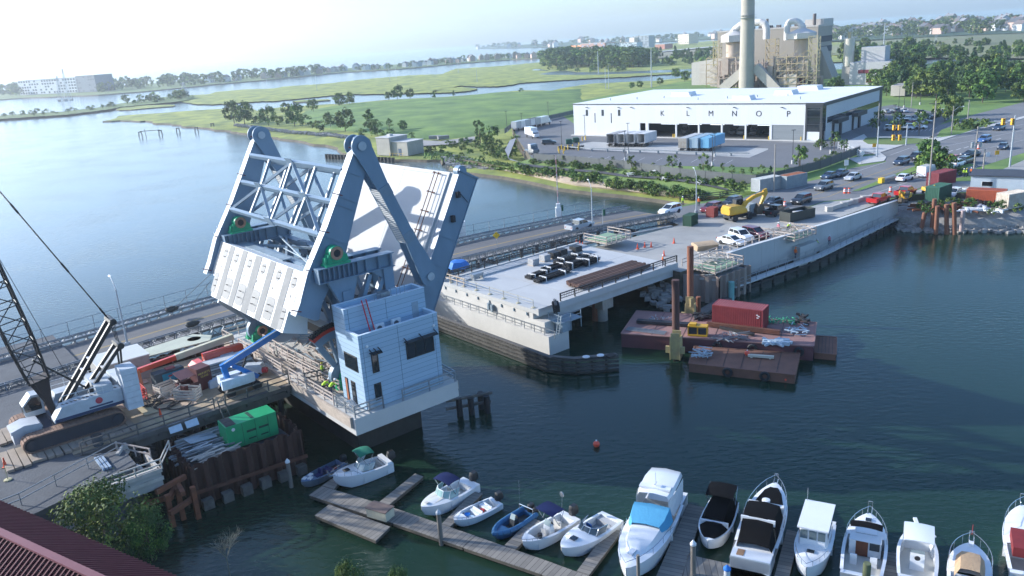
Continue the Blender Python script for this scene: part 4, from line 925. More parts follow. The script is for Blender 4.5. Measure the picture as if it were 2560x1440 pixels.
txt("HARVEY'S",.30,mt('letter_yellow',(.55,.42,.08)),bb,(.45,-.715,1.75),(1,0,0),(0,0,1)); txt('GLASS',.30,MT['letter_yellow'],bb,(.45,-.715,1.42),(1,0,0),(0,0,1))
q=M(); q.box((-1.1,0,.6),(1.2,1.,.5),.4,.3); mk(q,'contents',mt('pale_rubbish',(.5,.5,.48)),bb)
cp=thing('compressor','teal and grey portable compressor beside the folded orange arm','compressor',B(-41.7,15.4,ZT),BRZ+.1)
q=M(); q.bx(-1.5,1.5,-.6,.6,.2,1.6); q.bx(-1.6,1.6,-.65,.65,.1,.25); mk(q,'casing',mt('compressor_grey',(.05,.07,.085)),cp); q=M(); q.bx(-.8,1.45,-.63,-.61,.5,1.4); mk(q,'side_panel',mt('teal',(.02,.25,.36)),cp); q=M(); q.bx(-.2,.2,-.65,-.64,1.,1.15); mk(q,'badge',red,cp); q=M(); q.box((.3,0,1.68),(.9,.6,.14)); mk(q,'roof_load',mt('red_faded',(.4,.1,.09)),cp)
st_=bth('steel_stack','neat stack of pale steel planks behind the blue lift','steel planks',-36.4,12.6,ZT)
for k in range(7): 
    q=M(); q.bx(-39.2+k*.12,-33.4-.1*k,12.1+.1*k,14.2,ZT+.1+k*.25,ZT+.28+k*.25); mk(q,'plank_layer',galv if k%2 else mt('pale_steel',(.5,.52,.53)),st_)
q=M(); q.bx(-39.2,-36.6,10.6,11.5,ZT,ZT+.6); q.slab([(-39.2,ZT+.6),(-36.6,ZT+.6),(-36.8,ZT+.75),(-39,ZT+.75)],10.6,11.5); bsolo(q,'storage_box','low pale site box beside the dark red job box','site box',mt('box_blue_white',(.52,.58,.64)),-38,11,ZT)
tk=thing('generator_cabinet','small silver towable tank unit near the blue lift','generator',B(-34.4,10.7,ZT),BRZ-.7); q=M(); q.bx(-.9,.9,-.5,.5,.25,1.1); q.bx(-.8,.8,-.42,.42,1.1,1.25); mk(q,'body',mt('silver_paint',(.45,.48,.5)),tk); q=M(); q.lathe([(.0,0),(.3,0),(.3,.5),(0,.5)],(.9,-.3,.6),12,'x'); mk(q,'red_tank',red,tk)
for sx in(-.6,.6): wheel(tk,(sx,-.5,.2),.2,.12)
def drum(s,t,z,mat,label,cat='drum',r=.3,h=.9,name='drum',xyz=None):
    o=thing(name,label,cat,xyz or B(s,t,z)); q=M(); q.lathe([(r,0),(r,h*.33),(r*1.04,h*.35),(r,h*.37),(r,h*.66),(r*1.04,h*.68),(r,h*.7),(r,h)],(0,0,0),14); mk(q,'barrel',mat,o); q=M(); q.lathe([(r*.98,0),(r*.98,.02),(.0,.03)],(0,0,h),14); mk(q,'rim',black,o); return o
drum(-33.7,15.2,ZT,red,'red steel drum standing by the pier steps'); drum(-33.2,14.6,ZT,mt('dark_drum',(.05,.03,.04)),'dark drum beside the red drum by the pier steps')
o=drum(-50.9,5.9,ZT,mt('bin_blue_grey',(.06,.08,.1)),'dark blue rubbish bin at the trestle edge by the crane mats','bin',.42,1.0,'rubbish_bin')
def cone(p,label,group=None,h=.9,mat=None):
    o=thing('traffic_cone',label,'cone',p,0,group); q=M(); q.lathe([(.0,h),(.04,h),(.16,.04)],(0,0,0),10); q.bx(-.22,.22,-.22,.22,0,.045); mk(q,'body',mt('cone_orange',(.75,.09,.03)),o)
    q=M(); q.lathe([(.078,h*.62),(.108,h*.42)],(0,0,0),10); q.lathe([(.056,h*.8),(.07,h*.7)],(0,0,0),10); mk(q,'white_band',pipeW,o); return o
cone(B(-45.,7.6,ZT),'traffic cone with white collars on the trestle boards beside the crane'); cone(P(14,1168,ZT),'orange traffic cone on the gravel at the left edge'); cone(B(-38.4,9.3,ZT),'bright orange cone in front of the dark red job box')
hs=bth('hose_coil','coiled black hoses lying on the trestle boards','hose',-43.4,9.6,ZT)
for k,(a,b) in enumerate(((-43.8,9.9),(-42.9,8.8))):
    q=M()
    for j in range(3):
        r=.75+j*.09; pts=[(a+r*1.2*math.cos(x*.4),b+r*math.sin(x*.4),ZT+.06+j*.05) for x in range(17)]; q.path(pts,.04,5)
    mk(q,'coil',black,hs)
clutter('cable_heap','heap of dark cables and hoses beside the red basket','-'and -45.6,-43.6,10.8,12.4,ZT+.05,30,black,'cable',Lr=(.5,1.6),w=(.05,.12),h=.5)
clutter('timber_pile','stack of offcuts beside the white slatted crates',-43.6,-41.6,11.3,12.2,ZT,14,wW,'lumber',Lr=(.8,1.8))
q=M(); q.box((-44.4,5.3,ZT-.3),(1.2,.04,.8)); q.cut(); q.box((-42.7,5.32,ZT-.3),(1.2,.04,.8)); 
for k,x in enumerate((-44.6,-43.1)): 
    q=M(); q.box((x,5.0,ZT-.35),(1.15,.05,.85),0,0,-.6); bsolo(q,'white_board',('left' if k==0 else 'right')+' one of two white boards hung outside the trestle railing','board',mt('board_white',(.62,.68,.74)),x,5.0,ZT-.4)
# site office box behind the crates
tb=bth('site_cabin','flat roofed cabin with a pale metal roof behind the white counterweights','cabin',-44.3,21.5,ZT)
q=M(); q.bx(-47.2,-42.3,18.9,23.2,ZT,ZT+2.5); mk(q,'wall',mt('cabin_wall',(.33,.32,.29)),tb); q=M(); q.bx(-47.3,-42.2,18.8,23.3,ZT+2.5,ZT+2.62); mk(q,'roof',bandmat('cabin_roof',(.60,.60,.55),(.45,.45,.42),.6,'Y',.06,.5),tb); q=M(); q.bx(-46.2,-43.6,18.86,18.9,ZT+.9,ZT+1.6); mk(q,'louvre',galv,tb)
# cofferdam behind the trestle with its pale cover
rsp=mt('sheet_pile_rust',(.085,.034,.022),(.03,.018,.015),.5,.9,contrast=.8,stretch=(1,1,.15))
def sheet(name,label,pts,z0,z1,amp=.35,per=1.25,mat=None,par=None,cat='sheet piling',jag=.0,th=.06):
    o=bth(name,label,cat,pts[0][0],pts[0][1],0)
    for (a,b),(c,e) in zip(pts,pts[1:]):
        L=math.hypot(c-a,e-b); dx,dy=(c-a)/L,(e-b)/L; n=max(2,int(L/per)); w=L/n; q=M()
        for k in range(n):
            pr=[(0,-amp/2),(w*.2,-amp/2),(w*.38,amp/2),(w*.72,amp/2),(w*.9,-amp/2),(w,-amp/2)]; zz=z1+random.uniform(-jag,jag)
            w0=[(a+dx*(k*w+u)-dy*v,b+dy*(k*w+u)+dx*v) for u,v in pr]; w1=[(x-dy*th,y+dx*th) for x,y in w0]
            m_=len(w0)
            q.add([(x,y,z0) for x,y in w0]+[(x,y,zz) for x,y in w0],[(i,i+1,m_+i+1,m_+i) for i in range(m_-1)])
            q.add([(x,y,z0) for x,y in w1]+[(x,y,zz) for x,y in w1],[(i+1,i,m_+i,m_+i+1) for i in range(m_-1)])
            q.add([(x,y,zz) for x,y in w0]+[(x,y,zz) for x,y in w1],[(i,i+1,m_+i+1,m_+i) for i in range(m_-1)])
        mk(q,'pile_wall',mat or rsp,o,False,False)
    return o
random.seed(9)
sheet('cofferdam','rusty sheet pile wall of the cofferdam behind the trestle under the pale cover',[(-46.8,24.6),(-33.8,24.2),(-33.8,21.4)],-2,ZT+.2,jag=.12); 
q=M(); q.prism([(-44.5,24.2),(-42.6,22.0),(-35.,21.6),(-34.2,23.2),(-35.6,25.4),(-36.8,25.4)],ZT+1.2,ZT+1.32); cv=bsolo(q,'cofferdam_cover','pale sheet cover with a round hole lying over the cofferdam','cover',mt('cover_cream',(.50,.52,.40),(.42,.43,.34),.5,.7),-39,23.5,ZT+1.2)
q=M(); q.lathe([(.0,.0),(.75,.0)],(-36.1,23.6,ZT+1.33),18); h_=mk(q,'hole',black,None); bpy.data.objects.remove(h_)
q=M(); q.lathe([(.0,.012),(.75,.012)],(-36.1+39,.1,.12),18); mk(q,'hole',black,cv)
q=M(); q.tube((-41.8,22.6,-2),(-41.8,22.6,ZT+.3),.55,n=14); bsolo(q,'steel_pipe_pile','grey green pipe pile standing in the cofferdam behind the orange arm','pile',mt('pipe_green_grey',(.13,.18,.15)),-41.8,22.6,0)
# ---------------- generator pit in front of the trestle ----------------
ZG=3.2
pit=sheet('sheet_pile_box','rusty jagged sheet pile box around the green generator','-'and [(-45.6,5.),(-45.8,-1.6),(-36.,-2.6),(-35.6,5.2)],-2,ZG+.9,.42,1.15,jag=.16)
q=M(); q.bx(-45.5,-36.2,-1.3,5,ZG-.5,ZG-.3); mk(q,'fill',gr,pit)
q=M(); q.beam((-46,-2.,1.6),(-35.8,-3.,1.6),.22,.3); mk(q,'waler',rust,pit)
gb=thing('generator','bright green generator container on the sheet pile box','generator',B(-39.3,1.1,ZG),BRZ-.03)
gg=mt('generator_green',(.02,.34,.13),(.015,.28,.10),.8,.45); q=M(); q.bx(-2.35,2.35,-1.05,1.05,.12,2.3); q.bx(-2.3,2.3,-1.,1.,0,.12); mk(q,'casing',gg,gb)
q=M(); q.bx(-2.25,-1.35,-.95,-.02,2.3,2.34); q.bx(-2.25,-1.35,.02,.95,2.3,2.34); mkn(q,'exhaust_grille',black,gb)
q=M(); q.bx(.1,.4,-.8,.9,2.3,2.32); mk(q,'roof_vent',mt('gen_dark_green',(.005,.05,.03)),gb)
q=M()
for x in(-.55,.6): q.bx(x,x+.9,-1.075,-1.052,1.2,1.4); q.cut(); q.bx(x+.1,x+.8,-1.07,-1.052,.5,.62); q.cut()
for x in(-.9,.3,1.5): q.bx(x,x+.03,-1.065,-1.05,.2,2.2); q.cut()
mkn(q,'louvre',mt('gen_dark_green',(.005,.05,.03)),gb); q=M(); q.slab(discp((-1.7,1.9),.16,12),-1.07,-1.052); mk(q,'maker_badge',pipeW,gb)
clutter('steel_bundle','stacked pale scaffold steel beside the green generator',-44.6,-42.,.4,3.4,ZG,44,galv,'steel pile',Lr=(2.,4.2),w=(.08,.2),ang=0,h=1.0)
clutter('scaffold_rack','rack of white scaffold frames at the near side of the sheet pile box',-44.2,-41.8,-1.,0.4,ZG,26,wW,'scaffold',Lr=(1.,3.2),w=(.07,.14),ang=.1,h=.9)
q=M(); q.beam((-45,4.6,ZG+.3),(-37,4.9,ZG+.3),.35,.6); q.beam((-45,4.0,ZG),(-40.5,4.2,ZG),.3,.5); bsolo(q,'concrete_beams','two long grey beams laid beside the trestle in the sheet pile box','beam',conc,-42,4.3,ZG)
q=M(); q.box((-43.2,2.7,ZG+1.0),(2.6,1.5,.05),.1,.12); bsolo(q,'plastic_sheet','translucent plastic sheet thrown over the scaffold steel','sheet',mt('plastic_grey',(.30,.36,.40),(.2,.25,.28),3,.3),-43.2,2.7,ZG+1)
q=M(); q.bx(-38.9,-37.2,3.6,4.8,ZG,ZG+1.0); bsolo(q,'cable_reel_box','dark blue box of chains below the trestle edge','box',mt('dark_blue_box',(.03,.05,.09)),-38,4.2,ZG)
ld=bth('timber_ladder','grey ladder from the trestle edge down to the generator','ladder',-40.2,4.6,ZG)
for dx in(0,.6): q=M(); q.beam((-40.4+dx,5.3,ZT+.9),(-40.3+dx,3.6,ZG),.08,.12); mk(q,'rail',woodG,ld)
for k in range(8): f=(k+.5)/8; q=M(); q.beam((-40.4+.1*f,5.3-1.7*f,ZT+.9-(ZT+.9-ZG)*f),(-39.8+.1*f,5.3-1.7*f,ZT+.9-(ZT+.9-ZG)*f),.06,.1); mk(q,'rung',woodG,ld)
# concrete pier stubs under the piling, waler frames
q=M()
for k in range(6): q.bx(-45.5+k*1.7,-44.6+k*1.7,-2.75-.1*k,-2.1-.1*k,-1,.9); q.cut()
cs=bth('old_pier_stubs','row of pale old pier stubs at the water line below the rusty piling','pier',-41,-2.6,0); mkn(q,'stub',mt('stub_dark',(.16,.15,.13),(.07,.065,.055),1,.9),cs)
random.seed(12)
q=M()
for a,b,z in (((-48.9,-2.4),(-46.2,-1.5),3.2),((-48.2,-3.2),(-46.6,-.6),2.6),((-47.2,-3.8),(-46.9,-1.0),2.9),((-50.,-1.6),(-47.6,-2.2),2.2),((-48.6,-4.1),(-46.4,-3.1),1.8)):
    q.beam((a[0],a[1],z),(b[0],b[1],z),.36,.4)
for a in((-47.3,-2.6),(-48.3,-3.1),(-46.3,-3.4)): q.beam((a[0],a[1],-2),(a[0],a[1],3.0),.4,.4)
bsolo(q,'bracing_frame','rusty orange steel bracing beams crossing at the corner of the sheet piling','steel frame',rustO,-47.8,-2.6,0)
# formwork bay with green bars on the near bank
fb=bth('formwork_bay','open pale concrete formwork bay with a row of green bars','formwork',-50.5,.2,3.6)
q=M(); q.bx(-53.9,-48.2,-1.9,-1.65,3.2,5.0); q.bx(-54.1,-53.9,-1.9,2.0,3.2,5.); q.bx(-48.3,-48.1,-1.9,2.2,3.2,5.); q.bx(-53.9,-48.3,-1.65,2.2,3.2,3.5); mk(q,'wall',conc,fb)
q=M(); q.bx(-54.2,-48.,-2.05,-1.9,3.9,4.2); q.bx(-54.2,-48,-2.05,-1.9,4.6,4.95); q.bx(-58.9,-54.1,1.9,2.1,5.0,5.15); q.bx(-54.3,-54.05,-2.,2.1,5.,5.12); mk(q,'form_board',wW,fb)
q=M()
for k in range(22): x=-53.4+k*.22; q.path([(x,-1.5,3.5),(x,-1.45,4.7),(x+.02,-1.1,4.85),(x+.02,-.8,4.6)],.028,5); q.cut()
mkn(q,'bent_bar',mt('epoxy_green',(.12,.42,.18)),fb)
q=M(); q.bx(-49.8,-48.9,.2,1.4,3.5,4.3); q.bx(-49.6,-49.1,.5,1.1,4.3,4.6); mk(q,'block',concL,fb)
guard('guard_rail','timber guard rail round the near formwork bay',[(-54.2,-2.),(-48.,-2.1),(-46.4,.8)],4.9,.9,wW,bars=2,step=2.4)
guard('guard_rail','thin grey guard rail along the gravel above the formwork bay',[(-64,-1.2),(-58,-.6),(-50,3.0)],ZT,1.,galv,bars=2,step=3.2,w=.06)
guard('guard_rail','timber posts and rail at the corner of the gravel bank',[(-49.8,4.6),(-48.8,2.6),(-48.0,1.0)],4.6,1.0,wr,bars=2,step=1.6)
q=M(); 
for k in range(3): q.bx(-51.9+k*.25,-51.72+k*.25,.4,3.2,ZT+.02,ZT+.2)
bsolo(q,'deck_planks','three blue grey metal planks lying on the bank edge','planks',mt('plank_blue',(.28,.36,.45)),-51.5,1.8,ZT)
q=M(); q.bx(-53.4,-52.4,.6,1.0,3.55,3.9); q.bx(-53.2,-51.9,.9,1.3,3.55,3.8); bsolo(q,'pipe_bundle','short white bundle in the formwork bay','bundle',pipeW,-52.8,.9,3.5)
q=M(); q.slabx([(-.3,0),(.3,0),(.18,.6),(.12,.9),(-.12,.9),(-.18,.6)],-1.,1.); o=solo(q,'jersey_barrier','short concrete barrier at the head of the formwork bay','barrier',conc,B(-49.7,3.3,4.6),BRZ+1.)
q=M(); q.bx(-66,-55,-4.4,-1.5,1.2,3.6); q.bx(-66,-54.2,-3.2,-2.9,3.6,4.1); bsolo(q,'concrete_wing_wall','stained concrete wing wall stepping down beside the maroon roof','wall',concS,-60,-3,1)
q=M(); q.bx(-66,-54.5,-3.6,-3.3,3.2,3.35);q.bx(-66,-54.5,-4.1,-3.9,2.6,2.75); bsolo(q,'white_channel','long white channel laid along the wing wall','channel',mt('plank_white',(.6,.62,.65)),-60,-3.6,2.6)
q=M(); q.tube((0,0,0),(0,0,1.15),.03); q.lathe([(.32,0),(.3,.07),(.06,.12)],(0,0,0),12); q.tube((-.6,0,1.1),(.6,0,1.1),.025); solo(q,'barrier_post','pale yellow round based barrier post on the gravel at the left edge','post',mt('post_cream',(.5,.45,.25)),P(20,1200,ZT))
# ---------------- temporary bailey bridge ----------------
NL=[(-78,20.6),(-52,23.4),(-31,25.9),(3,24.9),(25,23.4),(44,18.9)]
FR=[(-78,31.6),(-50,34.6),(-27,37.6),(13.5,36.),(35,33),(50.5,29)]
_s2p=lambda s,t,z:proj(B(s,t,z))
NL=[st(*_s2p(s,t,6.5),5.) for s,t in NL]; FR=[st(*_s2p(s,t,6.5),5.) for s,t in FR]; ZR=5.
bz=bth('bailey_bridge','long grey steel panel bridge carrying the traffic lanes past the work site','bridge',0,30,0)
def ln(pl_,s):
    for a,b in zip(pl_,pl_[1:]):
        if s<=b[0]: break
    f=(s-a[0])/(b[0]-a[0]); return a[1]+(b[1]-a[1])*f
SS=[-76+3.05*k for k in range(42)]
gs=mt('bailey_steel',(.18,.21,.25),(.10,.12,.14),1.5,.45,.3)
def truss(tf,z0,h,name,dbl=.5):
    for (k,s0) in enumerate(SS[:-1]):
        s1=SS[k+1]; q=M()
        for dt in(0,dbl):
            a=Vector((s0,tf(s0)+dt,z0)); b=Vector((s1,tf(s1)+dt,z0)); up=Vector((0,0,h))
            q.beam(a,b,.1,.12); q.beam(a+up,b+up,.1,.12); 
            for f in(0,.5): q.beam(a.lerp(b,f),a.lerp(b,f)+up,.07)
            for f in(0,.5):
                p=a.lerp(b,f); r=a.lerp(b,f+.5); m_=p.lerp(r,.5)
                q.beam(p+up*.5,m_+up,.06); q.beam(m_+up,r+up*.5,.06); q.beam(p+up*.5,m_,.06); q.beam(m_,r+up*.5,.06)
        p=Vector((s0,tf(s0),z0+h)); q.beam(p,p+Vector((0,-.75,-h)),.08) if name=='near_truss' else 0; q.beam(p,p+Vector((0,dbl,0)),.08)
        mk(q,name,gs,bz,False)
truss(lambda s:ln(NL,s)-.1,ZR-.95,1.9,'near_truss',.55); truss(lambda s:ln(FR,s)-.4,ZR-.75,1.5,'far_truss',.45)
q=M()
for s0,s1 in zip(SS,SS[1:]):
    a,b,c,d=(s0,ln(NL,s0)+.6),(s1,ln(NL,s1)+.6),(s1,ln(FR,s1)-1.),(s0,ln(FR,s0)-1.)
    q.add([(x,y,ZR-.25) for x,y in(a,b,c,d)]+[(x,y,ZR-.0) for x,y in(a,b,c,d)],[(4,5,6,7),(0,1,5,4),(2,3,7,6),(3,2,1,0)])
mk(q,'road_deck',mt('worn_deck',(.17,.165,.16),(.085,.085,.088),.25,.85,contrast=.9,stretch=(.25,1,1)),bz)
def strip(f0,f1,z,name,mat,par,S=SS,w0=0):
    q=M()
    for s0,s1 in zip(S,S[1:]):
        q.add([(s0,f0(s0),z),(s1,f0(s1),z),(s1,f1(s1),z),(s0,f1(s0),z)],[(0,1,2,3)])
    return mk(q,name,mat,par)
yl=mt('road_yellow',(.50,.34,.07),(.30,.22,.08),2,.8,contrast=.9); wl_=mt('road_white',(.6,.6,.58),(.38,.38,.37),2,.8)
cl=lambda s:(ln(NL,s)+ln(FR,s))/2-.2
strip(lambda s:cl(s)-.18,lambda s:cl(s)-.06,ZR+.004,'centre_line',yl,bz); strip(lambda s:cl(s)+.06,lambda s:cl(s)+.18,ZR+.0045,'centre_line',yl,bz)
strip(lambda s:ln(NL,s)+.95,lambda s:ln(NL,s)+1.05,ZR+.004,'edge_line',wl_,bz); 
for off,nm in((.75,'near'),(-1.35,'far')):
    q=M()
    for s0,s1 in zip(SS,SS[1:]):
        f=(lambda s:ln(NL,s)+.75) if nm=='near' else (lambda s:ln(FR,s)-1.35)
        q.beam((s0,f(s0),ZR+.55),(s1,f(s1),ZR+.55),.08,.3); q.beam((s0,f(s0),ZR),(s0,f(s0),ZR+.6),.12)
    mk(q,'guard_rail',galv,bz)
q=M()
for s0,s1 in zip(SS,SS[1:]):
    f=lambda s:ln(FR,s)+.15; g=lambda s:ln(FR,s)+1.5
    q.add([(s0,f(s0),ZR),(s1,f(s1),ZR),(s1,g(s1),ZR),(s0,g(s0),ZR)],[(0,1,2,3)])
mk(q,'walkway',mt('walk_grey',(.30,.32,.34)),bz)
q=M()
for k,(s0,s1) in enumerate(zip(SS,SS[1:])):
    g=lambda s:ln(FR,s)+1.55
    q.beam((s0,g(s0),ZR),(s0,g(s0),ZR+2.1),.06); q.beam((s0,g(s0),ZR+2.08),(s1,g(s1),ZR+2.08),.05); q.beam((s0,g(s0),ZR+1.),(s1,g(s1),ZR+1.),.04); q.beam((s0,g(s0),ZR+.1),(s1,g(s1),ZR+.1),.05)
mk(q,'mesh_fence',gs,bz,False)
q=M()
for s_ in(-60,-45,-33,-18,-3,12,27,40):
    a=ln(NL,s_)-.3; b=ln(FR,s_)+.5
    for f in(0,.33,.66,1): q.tube((s_,a+(b-a)*f,-2.5),(s_,a+(b-a)*f,ZR-1.2),.35,n=10); q.cut()
    q.bx(s_-.4,s_+.4,a-.5,b+.5,ZR-1.2,ZR-.8); q.cut()
mkn(q,'pier_pile',mt('pile_dark',(.07,.06,.05),(.04,.03,.03)),bz)
q=M()
for s0,s1 in zip(SS[::2],SS[2::2]): q.beam((s0,ln(NL,s0)-2.1,ZR-.9),(s1,ln(NL,s1)-2.1,ZR-.9),.7,.35)
mk(q,'service_duct',conc,bz)
# boat shaped dark tarpaulin humps on the bridge rail
for px,py,l_ in ((430,775,'dark rubber hose bundle hung over the far bridge rail'),(482,812,'dark hose bundle draped over the near bridge truss')):
    s_,t_=st(px,py,6.2); q=M(); q.lathe([(.01,-.9),(.3,-.7),(.42,0),(.22,.7),(.01,1.)],(0,0,.35),10,'x'); solo(q,'hose_bundle',l_,'bundle',mt('bundle_dark',(.06,.07,.07),(.02,.02,.02),4,.8,bump=.4),B(s_,t_,6.)-Vector((0,0,0)),BRZ)
# poles and lamps
galvp=mt('pole_grey',(.38,.42,.45),None,1,.5)
def lamp(label,base,top,arm,z,name='street_lamp',double=False):
    p=P(*base,z); zt_=topz(p.x,p.y,top[1]); o=thing(name,label,'street lamp',p,0,'street lamps along the road'); H_=zt_-z
    q=M(); q.tube((0,0,0),(0,0,H_-1.2),.14,.08,8); q.box((0,0,.25),(.5,.5,.5)); mk(q,'pole',galvp,o)
    a=P(arm[0],arm[1],zt_); d=Vector((a.x-p.x,a.y-p.y,0)); d=d.normalized()*2.2 if d.length>.01 else Vector((-2.2,0,0))
    q=M(); q.path([Vector((0,0,H_-1.2)),d*.3+Vector((0,0,H_-.6)),d*.75+Vector((0,0,H_-.15)),d+Vector((0,0,H_))],.045); mk(q,'arm',galvp,o)
    q=M(); q.loft([[(d.x*(1+u)+w*math.cos(a_),d.y*(1+u)+w*math.sin(a_)*.7,H_+.02+.06*math.sin(a_)) for a_ in [6.283*k/8 for k in range(8)]] for u,w in((-.12,.05),(.0,.16),(.2,.17),(.32,.06))],True,True); mk(q,'lamp_head',pipeW,o); return o
lamp('tall grey street lamp on the bailey bridge behind the crawler crane',(320,866),(285,700),(258,675),ZR)
lamp('grey street lamp beside the bailey bridge left of the approach span',(1482,574),(1478,455),(1460,442),ZR)
lamp('grey street lamp beside the excavator and bridge end',(1741,532),(1742,425),(1722,411),4.2)
# ---------------- east bank ----------------
stone=mt('riprap',(.40,.38,.35),(.17,.16,.145),1.6,.95,contrast=.9)
ZE=4.2; ZT4=3.1
gravel=mt('site_gravel',(.42,.41,.38),(.22,.215,.20),.12,.95,bump=.3,bs=4,contrast=.8,detail=12)
def gpoly(name,px,z,mat,z0=None,kind='structure',wall=None,fine=None):
    P3=[P(x,y,z) for x,y in px]; q=M(); n=len(P3); q.v=[tuple(p) for p in P3]
    for t in earcut(P3): q.f.append(t); q.m.append(0)
    if z0 is not None:
        q.v+=[(p.x,p.y,z0) for p in P3]
        for i in range(n): q.f.append((i,(i+1)%n,n+(i+1)%n,n+i)); q.m.append(1)
    return struct(q,name,[mat,wall or bank])
def s2p(s,t,z): return proj(B(s,t,z))
S_=lambda s,t:s2p(s,t,5.2)
def mv(s,t,z,dz=1.): a,b=st(*s2p(s,t,z),z-dz); return a,b,z-dz
up=[S_(21.9,.4),S_(31,.3),S_(79,.3),S_(86,.3),(2262,490),(2330,484),(2400,482),(2480,484),(2560,484),(2760,488),(3100,300),(2800,140),(2560,150),(2200,165),(1700,205),(1430,255),(1400,270),(1330,292),(1280,318),(1292,345),(1322,385),(1330,402),(1440,412),(1560,425),(1700,445),(1800,458),(1890,470),(1930,480),(1800,497),(1742,505),S_(50.5,29),S_(44,18.5),S_(22,19.8)]
gpoly('upland',up,ZE,meadow,-1.5)
a_=(1742,508)
gpoly('site_ground',[S_(21.9,.45),S_(31,.35),S_(79,.35),S_(86,.35),(2265,488),(2330,482),(2420,480),(2560,482),(2700,470),(2560,400),(2440,452),(2350,455),(2230,498),(2160,496),(2060,505),(1990,530),(1900,505),(1780,512),S_(46,24),S_(44,18.5),S_(22,19.7)],ZE+.008,gravel)
road=mt('road_asphalt',(.20,.20,.20),(.135,.137,.14),.15,.9,bump=.1,bs=6,contrast=.8,detail=12,stretch=(1,.4,1))
gpoly('road',[S_(45,19.3),S_(50.3,28.8),(1742,510),(1850,499),(1900,478),(1990,460),(2060,445),(2130,420),(2215,405),(2205,385),(2170,385),(2120,392),(2050,352),(2095,325),(2130,300),(2180,298),(2250,335),(2330,318),(2440,285),(2560,255),(2700,225),(2850,330),(2600,345),(2560,382),(2440,420),(2420,440),(2350,452),(2230,494),(2160,494),(2060,503),(1990,528),(1900,535),(1820,548),(1760,548)],ZE+.016,road)
lot=mt('lot_asphalt',(.155,.157,.163),(.115,.117,.122),.12,.9,bump=.1,bs=6,contrast=.7,detail=10)
gpoly('truck_yard',[(1283,320),(1400,285),(1436,310),(1440,338),(2052,352),(2060,350),(2100,360),(2128,372),(2085,400),(2060,418),(2000,420),(1900,418),(1640,414),(1480,406),(1330,396),(1296,350)],ZE+.024,lot)
gpoly('concrete_apron',[(1450,358),(1500,352),(2040,355),(2050,357),(1920,370),(1920,374),(1873,394),(1440,372)],ZE+.034,mt('apron',(.42,.415,.39),(.34,.335,.32),.2,.85))
gpoly('yard_lane',[(1455,345),(2040,357),(2040,362),(1925,371),(1620,361),(1455,353)],ZE+.042,lot)
gpoly('car_park',[(2192,292),(2190,268),(2230,262),(2340,280),(2395,285),(2370,300),(2338,318),(2345,340),(2260,352),(2170,345),(2130,330),(2145,305)],ZE+.03,lot)
gpoly('pavement',[(2120,352),(2245,360),(2350,352),(2400,335),(2495,312),(2560,295),(2700,262),(2700,258),(2560,290),(2487,309),(2400,325),(2345,342),(2260,346),(2160,350)],ZE+.12,concL,ZE,wall=conc)
gpoly('pavement',[(2120,352),(2160,335),(2180,355),(2255,362),(2200,380),(2216,392),(2210,402),(2150,410),(2120,395),(2190,388),(2170,372)],ZE+.11,concL,ZE,wall=conc)
gpoly('driveway',[(2120,350),(2185,358),(2260,362),(2190,384),(2120,372)],ZE+.125,mt('apron2',(.50,.49,.46),(.42,.41,.39),.2,.85))
gpoly('median_grass',[(2130,478),(2150,470),(2262,425),(2305,408),(2380,400),(2440,412),(2395,425),(2310,430),(2255,440),(2215,455),(2150,476)],ZE+.16,meadow,ZE,wall=conc)
gpoly('verge_grass',[(2340,345),(2352,325),(2420,302),(2490,305),(2430,325),(2400,335)],ZE+.15,meadow,ZE,wall=conc)
gpoly('parking_island',[(2157,352),(2165,344),(2230,342),(2330,348),(2325,356),(2240,362),(2170,360)],ZE+.14,rough,ZE,wall=conc)
gpoly('park_verge',[(2060,418),(2085,400),(2128,372),(2150,385),(2080,412),(1930,470),(1890,466),(1900,420)],ZE+.03,meadow)
gpoly('side_path',[(1270,395),(1290,345),(1275,350),(1262,375),(1275,400),(1300,405)],ZE-.0+.04,mt('path_grey',(.30,.30,.30)))
# park bank sloping to the beach
rows=[([(1322,398),(1440,411),(1560,424),(1700,444),(1800,457),(1900,472)],ZE-.01),([(1290,408),(1440,424),(1560,438),(1700,458),(1800,470),(1900,480)],3.5),([(1250,412),(1320,422),(1450,438),(1600,455),(1720,472),(1900,486)],2.9),([(1180,402),(1290,424),(1450,448),(1600,468),(1730,488),(1900,492)],2.2),([(1118,396),(1240,418),(1440,461),(1600,480),(1730,497),(1900,500)],1.2),([(1104,399),(1230,434),(1430,476),(1590,493),(1735,512),(1900,508)],-.6)]
sand=mt('beach_sand',(.42,.34,.26),(.27,.21,.155),.5,.95,bump=.3,contrast=.8)
q=M(); secs=[]
for px,z in rows:
    P3=[P(x,y,z) for x,y in px]; sec=[]
    for i in range(5):
        for k in range(8): v=P3[i].lerp(P3[i+1],k/8); sec.append((v.x,v.y,z+random.uniform(-.12,.12)*(0 if px is rows[0][0] else 1)))
    sec.append(tuple(P3[-1])); secs.append(sec)
q.loft(secs); n_=len(secs[0])-1; q.m=[(0 if j<3 else 1) for j in range(5) for i in range(n_)]
park=mt('park_lawn',(.17,.24,.06),(.10,.16,.04),.15,.9,bump=.4,contrast=.7); struct(q,'park_bank',[park,sand],True)
def pz(px,py):   # point on the park bank under a pixel
    for (a,za),(b,zb) in zip(rows,rows[1:]):
        def yy(L,x):
            for p,r in zip(L,L[1:]):
                if x<=r[0]: break
            return p[1]+(r[1]-p[1])*(x-p[0])/(r[0]-p[0])
        ya,yb=yy(a,px),yy(b,px)
        if py<=yb or b is rows[-1][0]: f=(py-ya)/(yb-ya+1e-6); return P(px,py,za+(zb-za)*max(0,min(1,f)))
